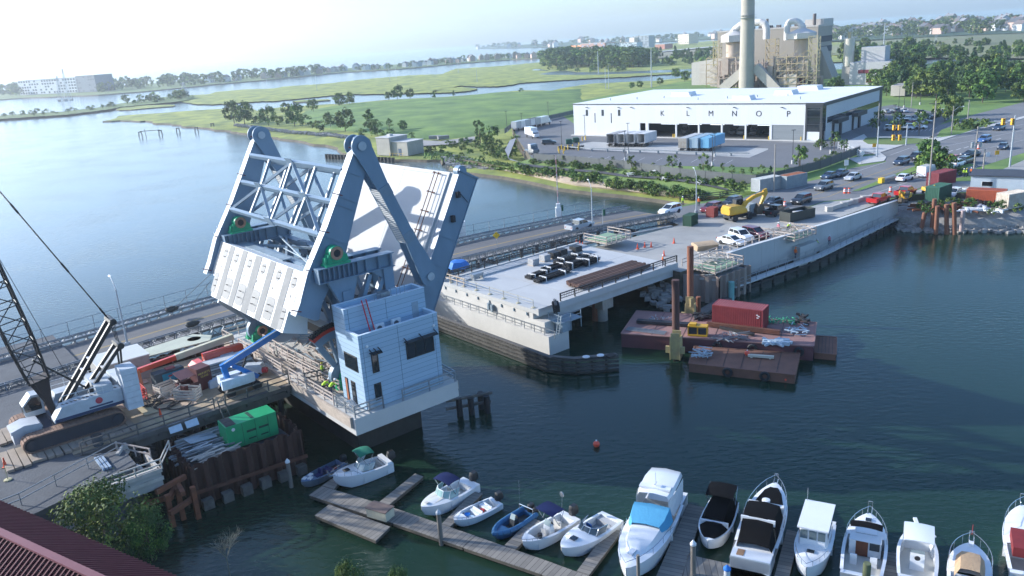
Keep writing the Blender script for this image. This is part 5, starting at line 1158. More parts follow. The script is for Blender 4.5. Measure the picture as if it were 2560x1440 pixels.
gpoly_path=[(1290,411),(1400,424),(1500,432),(1560,441),(1640,446),(1700,452),(1760,462),(1820,475)]
q=M(); A=[pz(x,y) for x,y in gpoly_path]
for a,b in zip(A,A[1:]):
    for k in range(6):
        u=a.lerp(b,k/6); v=a.lerp(b,(k+1)/6); w_=Vector((.35,1.1,0)); q.add([u-w_+Vector((0,0,.14)),v-w_+Vector((0,0,.14)),v+w_+Vector((0,0,.3)),u+w_+Vector((0,0,.3))],[(0,1,2,3)])
struct(q,'park_path',mt('path_dark',(.09,.09,.09)))
# field hill
hill('meadow',c2([(640,560),(760,540),(900,520),(1050,505),(1250,490),(1500,475),(1700,462),(2000,432),(2150,428),(2400,420),(2600,400),(2620,640),(2450,640),(2250,650),(2080,680),(1900,720),(1830,745),(1600,765),(1350,762),(1180,735),(1000,715),(800,690),(640,650),(520,620)]),.85,lambda d,x,y:2.0*(1-math.exp(-d/18))+.8*(1-math.exp(-d/40))+.25*math.sin(x*.11+math.sin(y*.07)*2)*(1-math.exp(-d/20)),5,meadow)
gpoly('gravel_track',c2([(1340,762),(1600,775),(1840,742),(1840,768),(1640,800),(1420,812),(1340,790)]),1.3,mt('track_gravel',(.34,.32,.29),(.24,.23,.21),.3,.95))
# retaining wall, recess and water side walkway
rw=bth('retaining_wall','long pale concrete retaining wall on the water side of the east approach','wall',55,-.5,0)
cw_=mt('wall_concrete',(.52,.52,.50),(.38,.38,.36),.35,.85,contrast=.8,stretch=(1,1,.25))
RW=[(*st(x,y,z),z) for x,y,z in((1812,633,ZE+.9),(1870,614,ZE+.95),(1960,588,ZE+1.),(2060,558,ZE+.85),(2150,529,ZE+.6),(2240,500,ZE+.35))]
q=M(); q.loft([[(a,b-.5,-1),(a,b-.5,z),(a,b,z),(a,b,-1)] for a,b,z in RW],True,True); q.cut
nc=st(2005,610,3.)
q.bx(nc[0]-2.6,nc[0]+2.2,nc[1]-1.3,nc[1]+2,-1,3.2); mk(q,'wall',cw_,rw)
q=M(); q.loft([[(a,b-.56,z),(a,b-.56,z+.07),(a,b+.06,z+.07),(a,b+.06,z)] for a,b,z in RW],True,True); mk(q,'coping',mt('coping_pale',(.62,.62,.60)),rw)
q=M()
for (a,b,z),(c,d,e) in zip(RW,RW[1:]):
    for f in(.3,.65): q.bx(a+(c-a)*f,a+(c-a)*f+.05,b+(d-b)*f-.515,b+(d-b)*f-.5,0,z); q.cut()
mkn(q,'joint',conc,rw)
sw=bth('sheet_pile_wall','grey rust streaked sheet pile wall at the end of the approach span','sheet piling',26,-3,0); bpy.data.objects.remove(sw)
sheet('sheet_pile_wall','grey sheet pile wall with rust streaks at the end of the approach span',[mv(*p,4.9)[:2] for p in((22.4,.3),(24.0,-4.4),(31,-4.4),(31,-.5))],-2,3.9,.4,1.3,mt('sp_streaked',(.36,.31,.26),(.14,.08,.06),.5,.85,contrast=.9,stretch=(1.5,1.5,.12)))
q=M(); q.prism([mv(*p,4.9)[:2] for p in((22.5,.3),(24.1,-4.2),(30.8,-4.2),(30.8,1.))],3.2,3.5); o=bsolo(q,'working_platform','grey ground inside the sheet piled corner','platform',conc,26,-2,4.3)
q=M(); q.prism([st(1800,712,.9),st(1850,702,.9),st(2045,628,.9),st(2240,538,.9),st(2240,520,.9),st(1960,615,.9),st(1800,680,.9)],.4,.9); ww=bsolo(q,'timber_platform','dark timber platform at the foot of the retaining wall','platform',mt('timber_dark2',(.055,.05,.045),(.03,.027,.025),1,.9),50,-2,.8)
wk=bth('walkway_pier','narrow white walkway on dark piles with a thin steel railing along the water','walkway',50,-5,1.5)
WP=[(31,-6.6),(60,-6.3),(88,-5.0)]
WP=[st(1830,716,1.5),st(2045,640,1.5),st(2240,545,1.5),st(2256,530,1.5)]
q=M(); 
for a,b in zip(WP,WP[1:]): q.beam((a[0],a[1],1.45),(b[0],b[1],1.45),1.3,.18)
mk(q,'deck',mt('walk_white',(.52,.53,.52),(.42,.43,.42)),wk)
q=M()
for (a,b) in zip(WP,WP[1:]):
    L=math.hypot(b[0]-a[0],b[1]-a[1]); n=max(1,int(L/2.2))
    for k in range(n):
        f=k/n; x,y=a[0]+(b[0]-a[0])*f,a[1]+(b[1]-a[1])*f
        for dy in(-.62,.62): q.beam((x,y+dy,1.5),(x,y+dy,2.6),.06)
    for dy in(-.62,.62):
        for z in(2.05,2.58): q.beam((a[0],a[1]+dy,z),(b[0],b[1]+dy,z),.05)
mk(q,'railing',galv,wk)
q=M()
for (a,b) in zip(WP,WP[1:]):
    L=math.hypot(b[0]-a[0],b[1]-a[1]); n=max(1,int(L/3))
    for k in range(n): f=k/n; q.tube((a[0]+(b[0]-a[0])*f,a[1]+(b[1]-a[1])*f-.45,-2.5),(a[0]+(b[0]-a[0])*f,a[1]+(b[1]-a[1])*f-.45,1.36),.2,n=8); q.cut()
    q.beam((a[0],a[1]-.45,.8),(b[0],b[1]-.45,.8),.25,.35); q.cut()
mkn(q,'pile',black,wk)
q=M(); tp_=st(1828,754,0); q.tube((tp_[0],tp_[1],-2),(tp_[0],tp_[1],2.9),.42,n=16); bsolo(q,'steel_pile','pale turquoise steel pipe pile at the near end of the walkway','pile',mt('turquoise_paint',(.30,.56,.54),(.12,.3,.26),1.,.5,contrast=.9,stretch=(1,1,.5)),tp_[0],tp_[1],0)
gpl=[st(1745,785,.6),st(1828,738,.6)]
q=M(); q.beam((gpl[0][0],gpl[0][1],.5),(gpl[1][0],gpl[1][1],.5),1.5,.35); bsolo(q,'floating_gangway','grey floating walkway between the red barge and the turquoise pile','float',woodG,26,-9,.5)
# two form platforms with green boards on the wall
def formplat(s,t,z,L,W,label,rz=0):
    o=thing('form_platform',label,'form platform',B(s,t,z),BRZ+rz); q=M(); q.bx(-L/2,L/2,-W/2,W/2,-.15,0); mk(q,'deck',wood,o); q=M(); q.bx(-L/2+.4,L/2-.4,-W/2+.4,W/2-.3,.004,.16); mk(q,'rebar_mat',mt('epoxy_green_dull',(.16,.36,.18),(.30,.30,.22),6,.6,contrast=.9),o)
    q=M()
    for z_ in(.5,1.0): 
        for a,b in(((-L/2,-W/2),(L/2,-W/2)),((L/2,-W/2),(L/2,W/2)),((-L/2,-W/2),(-L/2,W/2))): q.beam((a[0],a[1],z_),(b[0],b[1],z_),.06,.12)
    n=int(L/1.1)
    for k in range(n+1): q.beam((-L/2+k*L/n,-W/2,-.3),(-L/2+k*L/n,-W/2,1.1),.09)
    for k in range(3): q.beam((L/2,-W/2+k*W/2,-.3),(L/2,-W/2+k*W/2,1.1),.09); q.beam((-L/2,-W/2+k*W/2,-.3),(-L/2,-W/2+k*W/2,1.1),.09)
    mk(q,'timber_rail',wr,o); q=M()
    for k in range(n): q.beam((-L/2+k*L/n+.3,-W/2+.1,-.2),(-L/2+k*L/n+.3,W/2-1,-1.1),.1)
    mk(q,'bracket',steelD,o); return o
formplat(*mv(27.2,-1.6,5.3),6.5,4.4,'timber platform with green boards over the sheet piled corner')
formplat(*mv(46.6,-1.6,5.7),6.,3.6,'timber railed platform with green boards at the notch of the retaining wall')
formplat(*mv(25,17,7.,1.5),5.5,5,'timber platform with green mesh beside the bailey bridge and black bundles')
clutter('timber_pile','loose white boards and scaffold stacked over the wall corner',*(lambda p:(p[0]-2.5,p[0]+2.5,p[1]-2,p[1]+2))(mv(28.5,0,5.4)),4.4,26,wW,'lumber',Lr=(1.5,3.5),h=1.)
clutter('timber_pile','loose pale boards around the notch platform',*(lambda p:(p[0]-3.5,p[0]+3.5,p[1]-2,p[1]+2))(mv(46.5,-.2,5.9)),4.9,34,wood,'lumber',Lr=(1.5,4),h=1.)
guard('guard_rail','pale timber guard rail along the retaining wall beside the three parked cars',[mv(31.5,.6,5.7)[:2],mv(44,.5,5.7)[:2]],ZE+.5,1.1,wr,bars=2,step=1.9)
guard('guard_rail','low steel guard rail at the edge of the site by the parked cars',[mv(23,1.,5.7)[:2],mv(31,1.2,5.7)[:2]],ZE+.5,1.,wr,bars=2,step=1.9)
# rip rap
def rocks(name,label,px,z0,z1,n,r,mat,seed=1):
    random.seed(seed); q=M(); W_=[P(x,y,(z0+z1)/2) for x,y in px]; xy=[(p.x,p.y) for p in W_]; x0,x1=min(p[0] for p in xy),max(p[0] for p in xy); y0,y1=min(p[1] for p in xy),max(p[1] for p in xy); c=0;it=0
    while c<n and it<n*30:
        it+=1; x,y=random.uniform(x0,x1),random.uniform(y0,y1)
        if not inpoly(x,y,xy): continue
        c+=1; R0=random.uniform(*r); z=z0+(z1-z0)*((y-y0)/(y1-y0)); o_=len(q.v)
        vs=[]; 
        for k in range(8): a,b,g=(1 if k&1 else -1),(1 if k&2 else -1),(1 if k&4 else -1); vs.append((x+a*R0*random.uniform(.4,.8),y+b*R0*random.uniform(.4,.8),z+g*R0*random.uniform(.3,.6)))
        q.add(vs,[(0,2,3,1),(4,5,7,6),(0,1,5,4),(1,3,7,5),(3,2,6,7),(2,0,4,6)])
    o=mk(q,name,mat,None,False); o['kind']='stuff'; return o
random.seed(1); q=M()
for _ in range(1100):
    x=random.uniform(2240,2640); f=random.random(); y=511+71*f+(0 if x>2290 else (x-2290)*.15); z=ZT4*(1-f)+.15; p=P(x,y,max(.1,z-.25)); R0=random.uniform(.3,.7); vs=[]
    for k in range(8): a,b,g=(1 if k&1 else -1),(1 if k&2 else -1),(1 if k&4 else -1); vs.append(p+Vector((a*R0*random.uniform(.4,.8),b*R0*random.uniform(.4,.8),g*R0*random.uniform(.3,.6))))
    q.add(vs,[(0,2,3,1),(4,5,7,6),(0,1,5,4),(1,3,7,5),(3,2,6,7),(2,0,4,6)])
o=mk(q,'riprap',stone,None,False); o['kind']='stuff'
rocks('riprap','',c2([(1610,905),(1700,890),(1900,930),(2050,945),(2200,950),(2250,967),(2300,990),(2100,990),(1900,975),(1700,962),(1650,950)]),.2,1.6,380,(.4,1.0),stone,2)
rocks('riprap','',c2([(130,655),(300,675),(560,705),(840,720),(1010,745),(1010,760),(820,735),(560,720),(300,690),(130,668)]),1.2,1.9,420,(.5,1.0),stone,3)
rocks('riprap','',[(1600,735),(1690,705),(1700,745),(1660,760)],.0,2.6,60,(.4,.8),stone,4)

gpoly('lower_yard',[(2228,512),(2262,512),(2330,511),(2400,512),(2480,512),(2560,511),(2760,514),(2760,470),(2560,472),(2400,474),(2262,480),(2235,500)],ZT4,gravel,-1)
q=M(); q.loft([[tuple(P(x,y,z)) for x,y in L_] for L_,z in (([(2215,508),(2262,511),(2330,510),(2400,511),(2480,511),(2560,510),(2760,513)],ZT4-.01),([(2225,540),(2262,543),(2330,545),(2400,548),(2480,548),(2560,546),(2760,550)],1.9),([(2215,570),(2262,575),(2320,584),(2400,588),(2480,588),(2560,584),(2760,588)],-.6))]); struct(q,'shore_slope',stone,True)
0 and gpoly('shore_ground',[(2250,528),(2700,540),(2700,600),(2560,572),(2400,572),(2300,568),(2262,556)],.9,rough,-1)
# ---------------- warehouse ----------------
def fpl(px,py,O,D):
    """pixel on the vertical plane through O along horizontal direction D -> (distance along D, z)"""
    N=Vector((-D.y,D.x,0)); d=RX*((px-1280)/FPX)+UX*((720-py)/FPX)+fw; k=(O-CAM).dot(N)/d.dot(N); p=CAM+d*k-O; return p.dot(D),p.z+O.z
WA=P(1436,338,ZE); WB=P(2053,353.5,ZE); WD=(WB-WA).normalized(); WL=(WB-WA).length; WN=Vector((-WD.y,WD.x,0)); WC=P(2193,289,ZE); WDp=(WC-WB).dot(WN)*.84; WH=topz(WA.x,WA.y,262)-ZE
WRZ=math.atan2(WD.y,WD.x)
wh=thing('truck_terminal','large low white warehouse with open dock bays lettered K to P','warehouse',WA,WRZ)
panel=bandmat('white_panel',(.66,.67,.67),(.50,.51,.51),2.4,'X',.012,.6,cv=(.61,.62,.62)); dkm=mt('charcoal_metal',(.035,.04,.045),None,1,.5)
cf=lambda x,y:fpl(1400+x/3.122,200+y/3.122,WA,WD)
xs=[cf(690,338)[0],cf(905,340)[0],cf(1082,340)[0],cf(1262,340)[0],cf(1448,340)[0],cf(1642,340)[0]]
zt_=cf(900,340)[1]-ZE; xg0=cf(1915,300)[0]; xs0,xs1=cf(625,400)[0],cf(668,400)[0]
q=M(); q.bx(0,xs0,0,.4,0,WH); q.bx(xs0,xg0,0,.4,zt_,WH); q.bx(xs1,xs[0],0,.4,0,zt_)
for a,b in zip(xs[1:],xs[1:]): q.bx(a-.25,a+.25,0,.4,0,zt_)
q.bx(cf(1900,450)[0],xg0,0,.4,0,zt_); q.bx(xs[5]+.25,xs[5]+.5,0,.4,0,zt_)
q.bx(0,.4,.4,WDp,0,WH); q.bx(.4,WL-.4,WDp-.4,WDp,0,WH); q.bx(WL-.4,WL,3,WDp,0,WH-.01)
mk(q,'wall',panel,wh)
q=M(); q.bx(-.15,WL+.15,-.15,WDp+.15,WH,WH+.35); mk(q,'roof',mt('roof_membrane',(.80,.80,.78),(.72,.72,.70),.05,.6),wh)
q=M(); q.bx(-.2,xg0,-.2,-.152,WH+.05,WH+.3); q.bx(WL+.152,WL+.3,-.2,WDp+.2,WH-.6,WH+.36); q.bx(xg0,WL+.2,-.25,-.152,WH-.5,WH+.36); mk(q,'fascia',dkm,wh)
q=M(); q.bx(.4,WL-.4,.4,WDp-.4,.01,.05); mk(q,'bay_floor',mt('bay_floor',(.12,.12,.12)),wh)
q=M(); q.bx(.4,WL-.4,14,14.2,0,WH-.1); mk(q,'bay_back_wall',dkm,wh)
q=M(); q.bx(xs[5]+.5,cf(1900,450)[0],.12,.3,0,zt_); mk(q,'roller_door',bandmat('shutter',(.22,.24,.25),(.15,.17,.18),.5,'Z',.1,.5),wh)
q=M(); q.bx(xg0,WL,.0,.3,2.6,WH-.5); q.bx(WL-.3,WL,.3,3,2.6,WH-.5); gt=mk(q,'corner_glazing',gls,wh)
q=M(); q.bx(xg0-.0,xg0+.5,-.1,-.002,0,WH); q.bx(WL-.6,WL+.05,-.1,-.002,0,WH); q.bx(xg0+.5,WL-.6,-.1,-.002,WH-1.,WH-.5)
for z in(4.6,6.6,8.6): q.bx(xg0+.5,WL-.6,-.06,-.002,z,z+.15)
mk(q,'corner_frame',dkm,wh); q=M(); q.bx(xg0+.5,WL-.6,0.,.3,0,2.6); mk(q,'corner_base',panel,wh)
q=M(); 
for a,b in zip([xs[0]]+[x+.25 for x in xs[1:5]],[x-.25 for x in xs[1:]]):
    q.bx(a+.3*(b-a),a+.95*(b-a),3.,3.25,zt_-.6,zt_-.5); q.cut(); q.bx(a+.3*(b-a),a+.8*(b-a),8.,8.25,zt_-.6,zt_-.5); q.cut()
em_=bpy.data.materials.new('strip_lamp'); em_.use_nodes=True; em_.node_tree.nodes['Principled BSDF'].inputs['Emission Color'].default_value=(.9,.95,1,1); em_.node_tree.nodes['Principled BSDF'].inputs['Emission Strength'].default_value=1.2
mkn(q,'strip_light',em_,wh)
for ch,x,y in(('K',799,262),('L',998,262),('M',1178,263),('N',1362,264),('O',1552,265),('P',1783,266)):
    c=cf(x,y); txt(ch,2.3,mt('letter_black',(.02,.022,.03)),wh,(c[0],-.02,c[1]-ZE),(1,0,0),(0,0,1),'bay_letter',.03)
q=M()
for x,y0,y1 in((209,232,280),(332,232,280),(461,232,280),(272,258,332),(399,258,335)):
    a=cf(x,y0);b=cf(x,y1); w_=.45 if y0<240 else .15; q.bx(a[0]-w_,a[0]+w_,-.03,-.002,b[1]-ZE,a[1]-ZE); q.cut()
mkn(q,'slit_window',gls,wh)
q=M()
for x in(209,457,557,996,1360,1733): c=cf(x,213); q.box((c[0],-.25,c[1]-ZE),(.5,.5,.18)); q.cut()
mkn(q,'wall_light',dkm,wh)
sd=lambda x,y:fpl(1400+x/3.122,200+y/3.122,WB,WN)
q=M(); a=sd(2095,300)[0]; q.bx(WL+.002,WL+.06,4,WDp-3,4.6,6.2); mk(q,'ribbon_window',gls,wh)
for y0 in(8,25):
    q=M(); q.bx(WL+.06,WL+1.8,y0,y0+9,4.,5.1); q.bx(WL+.06,WL+.5,y0+.4,y0+1,0,4); q.bx(WL+.06,WL+.5,y0+6,y0+7.4,0,4); mk(q,'canopy',dkm,wh)
q=M(); q.bx(WL+.002,WL+.1,WDp-2.6,WDp,0,WH-.6); mk(q,'end_glazing',dkm,wh)
q=M()
for x,y,w_,d_ in((cf(640,100)[0]-3,WDp*.45,7,5),(cf(1245,150)[0],WDp*.16,6,4),(cf(1450,90)[0]-2,WDp*.48,6,5),(cf(1580,45)[0]-6,WDp*.78,7,5)):
    q.slab([(x,WH+.35),(x+w_,WH+.35),(x+w_-.6,WH+1.7),(x,WH+1.7)],y,y+d_); q.cut()
mkn(q,'rooftop_unit',mt('unit_white',(.70,.70,.69),(.62,.62,.61),1,.6),wh)
q=M()
for i in range(9): x=8+i*8.2; q.tube((x,WDp*(.2+.07*(i%4)),WH+.35),(x,WDp*(.2+.07*(i%4)),WH+1.1),.2,n=8); q.cut()
mkn(q,'roof_vent_pipe',galv,wh)
q=M(); q.bx(-.6,xs0,-1.2,-.02,.01,.25); q.bx(xs[0],WL,-1.5,-.02,.01,.2); mk(q,'kerb',concL,wh)
q=M()
for x in xs[1:]+[cf(893,400)[0],xs[2]+.9,xs[3]+.9,cf(1890,450)[0]]: q.tube((x,-.9,0),(x,-.9,1.3),.16,n=8); q.cut()
mkn(q,'bollard',mt('bollard_yellow',(.7,.45,.03)),wh)
# ---------------- plant with the tall stack ----------------
ZQ=4.
pale=bandmat('plant_cladding',(.50,.46,.41),(.38,.35,.31),3.,'X',.02,.7,cv=(.45,.415,.37)); tan=mt('plant_tan',(.37,.32,.26),(.32,.28,.225),.06,.8); beige=mt('plant_beige',(.52,.47,.40),(.40,.35,.30),.25,.7,contrast=.7)
PD=Vector((math.sin(R_(128)),math.cos(R_(128)),0)); PN=Vector((-PD.y,PD.x,0)); PRZ=math.atan2(PD.y,PD.x)
plant_bits=[]
def pblock(par,name,xl,xr,yt,yb,depth,mat,z=ZQ,roof=None,slope=0):
    O=P(xl,yb,z); w_=fpl(xr,yb,O,PD)[0]; h_=topz(O.x,O.y,yt)-z
    o_=Vector(OFFP); ox,oy=(O-o_).dot(PD),(O-o_).dot(PN)
    q=M(); q.slab([(ox,z-ZQ),(ox+w_,z-ZQ),(ox+w_,z-ZQ+h_+slope),(ox,z-ZQ+h_)],oy,oy+depth); mk(q,name,mat,par); return ox,oy,w_,h_
def plant(name,label,cat,px,py):
    global OFFP; OFFP=P(px,py,ZQ); return thing(name,label,cat,OFFP,PRZ)
k_=plant('boiler_house','tall tan power plant boiler house with dark window bands on its right side','industrial building',1793,212)
ox,oy,w_,h_=pblock(k_,'wall',1793,2040,82,206,26,tan)
q=M()
for z0 in(h_-8.5,h_-14,h_-20): q.bx(ox+w_+.01,ox+w_+.2,oy+3,oy+26,z0,z0+3.2)
mk(q,'louvre_band',mt('louvre_dark',(.03,.035,.05)),k_)
q=M(); q.bx(ox+w_-10,ox+w_+.3,oy+8,oy+26.2,h_,h_+4); q.bx(ox-.2,ox+w_+.1,oy-.2,oy+26.1,h_,h_+.8); mk(q,'roof_parapet',pale,k_)
q=M(); q.bx(ox+w_*.4,ox+w_*.72,oy-.2,oy-.01,h_*.12,h_*.2); mk(q,'red_band',mt('maroon_band',(.16,.02,.035)),k_)
q=M()
for i in range(10): q.box((ox+w_*(.3+.06*i),oy+10+(i%3)*4,h_+1.4),(2.4,2,1.6)); q.cut()
q.tube((ox+w_*.93,oy+6,h_),(ox+w_*.93,oy+6,h_+7),.9,n=10); q.cut(); q.tube((ox+w_*.46,oy+8,h_),(ox+w_*.46,oy+8,h_+6),.7,n=10); q.cut()
mkn(q,'roof_equipment',mt('equip_dark',(.12,.10,.09)),k_)
q=M(); q.slab([(ox+w_+.1,0),(ox+w_+8,0),(ox+w_+.1,h_*.62)],oy+4,oy+16); mk(q,'conveyor_gallery',tan,k_)
k_=plant('plant_annexe','pale low plant building left of the tall stack','industrial building',1729,214)
ox,oy,w_,h_=pblock(k_,'wall',1729,1800,157,214,22,pale,slope=2.); q=M(); q.bx(ox+5,ox+12,oy-.1,oy-.01,1,7); q.bx(ox+5,ox+12,oy-.1,oy-.01,8,12); mk(q,'shutter',beige,k_)
k_=plant('plant_annexe','grey plant building with dark maroon stripes right of the silo','industrial building',2120,218)
ox,oy,w_,h_=pblock(k_,'wall',2122,2222,157,214,20,mt('annexe_grey',(.46,.45,.44)))
q=M(); q.bx(ox+4,ox+w_+.02,oy-.06,oy-.01,h_*.52,h_*.68); q.bx(ox+8,ox+w_+.02,oy-.06,oy-.01,h_*.12,h_*.28); q.bx(ox+w_+.01,ox+w_+.08,oy,oy+20,h_*.52,h_*.68);q.bx(ox+w_+.01,ox+w_+.08,oy,oy+20,h_*.12,h_*.28); mkn(q,'maroon_stripe',mt('maroon_band',(.16,.02,.035)),k_)
q=M(); q.bx(ox+4,ox+15,oy+4,oy+14,h_,h_+7); mk(q,'roof_tower',mt('annexe_grey',(.4,.4,.4)),k_); q=M(); q.bx(ox+15,ox+18,oy-.1,oy-.005,h_*.3,h_*.7); mk(q,'window',gls,k_)
k_=plant('low_office','pale low office building among the trees right of the plant','building',2225,238); ox,oy,w_,h_=pblock(k_,'wall',2226,2262,214,240,12,beige,z=4.6); q=M(); q.bx(ox+w_,ox+w_+10,oy+1,oy+11,0,3.4); mk(q,'wing',dkm,k_)
k_=plant('filter_house','stepped beige filter house in front of the right scrubber','industrial building',1940,217)
for a in ((1938,2016,176,217,9,beige),(1950,1990,150,216,8,tan),(1975,2012,196,219,5,mt('maroon_band',(.16,.02,.035)))): pblock(k_,'wall',*a)
k_=plant('filter_house','stepped beige filter house left of the tall stack','industrial building',1792,215)
for a in ((1790,1856,172,216,9,beige),(1800,1840,146,215,8,tan)): pblock(k_,'wall',*a)
sb=P(1866,223,ZQ); sk_=thing('smokestack','very tall pale concrete chimney rising out of the photo','chimney',sb)
stc=bandmat('stack_concrete',(.42,.38,.31),(.33,.30,.25),2.3,'Z',.03,.85,cv=(.36,.33,.275)); r0_=(sb-CAM).length*17.6/FPX
q=M(); q.tube((0,0,0),(0,0,75),r0_,r0_*.72,40); mk(q,'shaft',stc,sk_); zc_=topz(sb.x,sb.y,44)-ZQ
q=M(); q.lathe([(r0_*.9,zc_-.2),(r0_*.9+1.,zc_-.15),(r0_*.9+1.,zc_),(r0_*.86,zc_)],(0,0,0),30); q.lathe([(r0_*.9+.95,zc_+1.1),(r0_*.9+1.,zc_+1.1),(r0_*.9+1.,zc_+1.18),(r0_*.9+.95,zc_+1.18)],(0,0,0),30); mk(q,'gallery',steelD,sk_)
for (a,b),nm in ((((1872,165),(1803,224)),'a'),(((1886,168),(1942,226)),'b')):
    O=sb; u=fpl(*a,O,PD); v=fpl(*b,O,PD); q=M(); D2=Matrix.Rotation(PRZ,3,'Z')
    q.beam(D2@Vector((u[0],2,u[1]-ZQ)),D2@Vector((v[0],2,v[1]-ZQ)),4,4.6); mk(q,'inclined_duct',beige,sk_)
def scrub(px,pyb,rpx,ybody,yh0,yh1,label,pipe,wdh):
    b=P(px,pyb,ZQ); o=thing('scrubber_tower',label,'tower',b,PRZ); k=(b-CAM).length/FPX; r=rpx*k; H=lambda y:topz(b.x,b.y,y)-ZQ
    q=M(); q.tube((0,0,0),(0,0,H(yh1)),r,n=24); mk(q,'vessel',mt('vessel_beige',(.55,.47,.38),(.36,.24,.16),.25,.6,contrast=.6,stretch=(1,1,.2)),o)
    q=M(); q.lathe([(r,H(yh1)),(wdh*k,H(yh1)+.4),(wdh*k,H(yh0)),(r*.55,H(yh0)+2.2),(r*.5,H(yh0)+3.2)],(0,0,0),8); mk(q,'head_box',mt('head_white',(.60,.56,.52)),o)
    q=M(); pts=[Vector((r*0,0,H(yh0)+2.5))]; x0,y0,x1=pipe; zz=H(y0)
    pts=[Vector((0,0,H(yh0)+2)),Vector((.4,0,zz-3)),Vector((x0*k*.25,0,zz-.8)),Vector((x0*k*.5,0,zz)),Vector((x0*k*1.,0,zz)),Vector((x0*k*1.15,0,zz-1)),Vector((x0*k*1.22,0,zz-3.5)),Vector((x0*k*1.22,0,zz-9))]
    for a,b_ in zip(pts,pts[1:]): q.tube(a,b_,r*.42,n=14)
    for p in pts[1:-1]: q.sph(p,r*.42,14)
    mk(q,'duct_pipe',mt('duct_white',(.66,.62,.58)),o)
    q=M(); q.bx(-r*1.6,-r*.3,-r*1.9,-r*.4,0,H(ybody)); q.bx(-r*2.4,-r*1.6,-r*1.9,-r*.6,0,H(ybody)*.7); q.bx(-r*.2,r*1.6,-r*1.8,-r*.7,0,H(ybody)*.85); q.bx(-r*1.5,r*.4,-r*2.6,-r*1.9,0,H(ybody)*.45); mk(q,'filter_box',beige,o)
    q=M(); 
    for i in range(5):
        z=2+i*H(ybody)*.22
        for j in range(3): x=-r*2.6+j*r*1.5; q.beam((x,-r*2.7,z),(x+r*1.5,-r*2.7,z),.3); q.beam((x,-r*2.7,z),(x,-r*1.7,z),.25); q.beam((x,-r*2.7,0),(x,-r*2.7,z),.3); q.beam((x,-r*2.7,z),(x+r*1.5,-r*2.7,z+H(ybody)*.2),.2)
    mk(q,'steel_frame',mt('frame_tan',(.36,.27,.20),(.45,.36,.15),.3,.7),o); return o
scrub(1834,213,18,142,88,106,'left scrubber tower whose white duct bends right behind the stack',(62,60,0),32)
scrub(2000,216,16,140,82,98,'right scrubber tower with a short white arched duct',(-28,52,0),33)
def latt(px,pyb,yt,w_,label,mat):
    b=P(px,pyb,ZQ); H_=topz(b.x,b.y,yt)-ZQ; q=M(); n=int(H_/4)+1
    for i,j in((-1,-1),(1,-1),(1,1),(-1,1)): q.beam((i*w_,j*w_,0),(i*w_,j*w_,H_),.35)
    for k in range(n):
        z=H_*k/n; z2=H_*(k+1)/n
        for (a,c),(e,g) in zip(((-1,-1),(1,-1),(1,1),(-1,1)),((1,-1),(1,1),(-1,1),(-1,-1))): q.beam((a*w_,c*w_,z),(e*w_,g*w_,z2),.22); q.beam((a*w_,c*w_,z2),(e*w_,g*w_,z2),.3)
    solo(q,'stair_tower',label,'tower',mat,b,PRZ,smooth=False)
yt_=mt('stair_yellow',(.45,.38,.15),(.30,.27,.20),.3,.7)
latt(2032,218,90,2.2,'yellowish steel stair tower against the right scrubber',yt_); latt(1793,212,103,1.8,'thin steel stair tower at the left edge of the plant',yt_); latt(1928,214,98,2.6,'brown steel lattice tower in the middle of the plant',mt('frame_tan',(.3,.2,.15)))
for cx,sd_,l_ in((1915,0,'cluster of rusty tan process equipment at the foot of the plant'),(1850,40,'cluster of tanks, ducts and platforms below the left scrubber'),(1985,80,'cluster of tanks, ducts and platforms below the right scrubber')):
    q=M(); b=P(cx,217,ZQ)
    for i in range(34): random.seed(i+sd_); x=random.uniform(-11,13); h2=random.uniform(2,9); z0=random.choice((0,0,3,7)); q.box((x,random.uniform(-6,2),z0+h2/2),(random.uniform(1,4),random.uniform(1.5,4),h2)) if i%4 else q.tube((x,-6,0),(x,-6,h2+8),.4,n=8); q.beam((x-2,-6.3,h2+z0),(x+3,-6.3,h2+z0),.25)
    solo(q,'process_equipment',l_,'machinery',mt('process_tan',(.48,.41,.34),(.26,.18,.14),.4,.8,contrast=.9),b,PRZ)
b=P(2118,212,ZQ); o=thing('silo','tall cream silo with a small top house on the right of the plant','silo',b,PRZ); k=(b-CAM).length/FPX; H_=lambda y:topz(b.x,b.y,y)-ZQ
q=M(); q.tube((0,0,H_(165)),(0,0,H_(96)),11*k,n=20); mk(q,'body',mt('silo_cream',(.62,.57,.46),(.52,.47,.38),.2,.6),o); q=M(); q.bx(-11*k,11*k,-9*k,9*k,0,H_(165)); mk(q,'base',beige,o); q=M(); q.bx(-3*k,3*k,-3*k,3*k,H_(96),H_(80)); mk(q,'top_house',yt_,o)
b=P(2018,216,ZQ); q=M(); q.tube((0,0,0),(0,0,6),3.4,n=16); q.tube((0,0,6),(0,0,6.6),2.6,n=16); solo(q,'storage_tank','small cream storage tank behind the warehouse roof','tank',MT['silo_cream'],b)
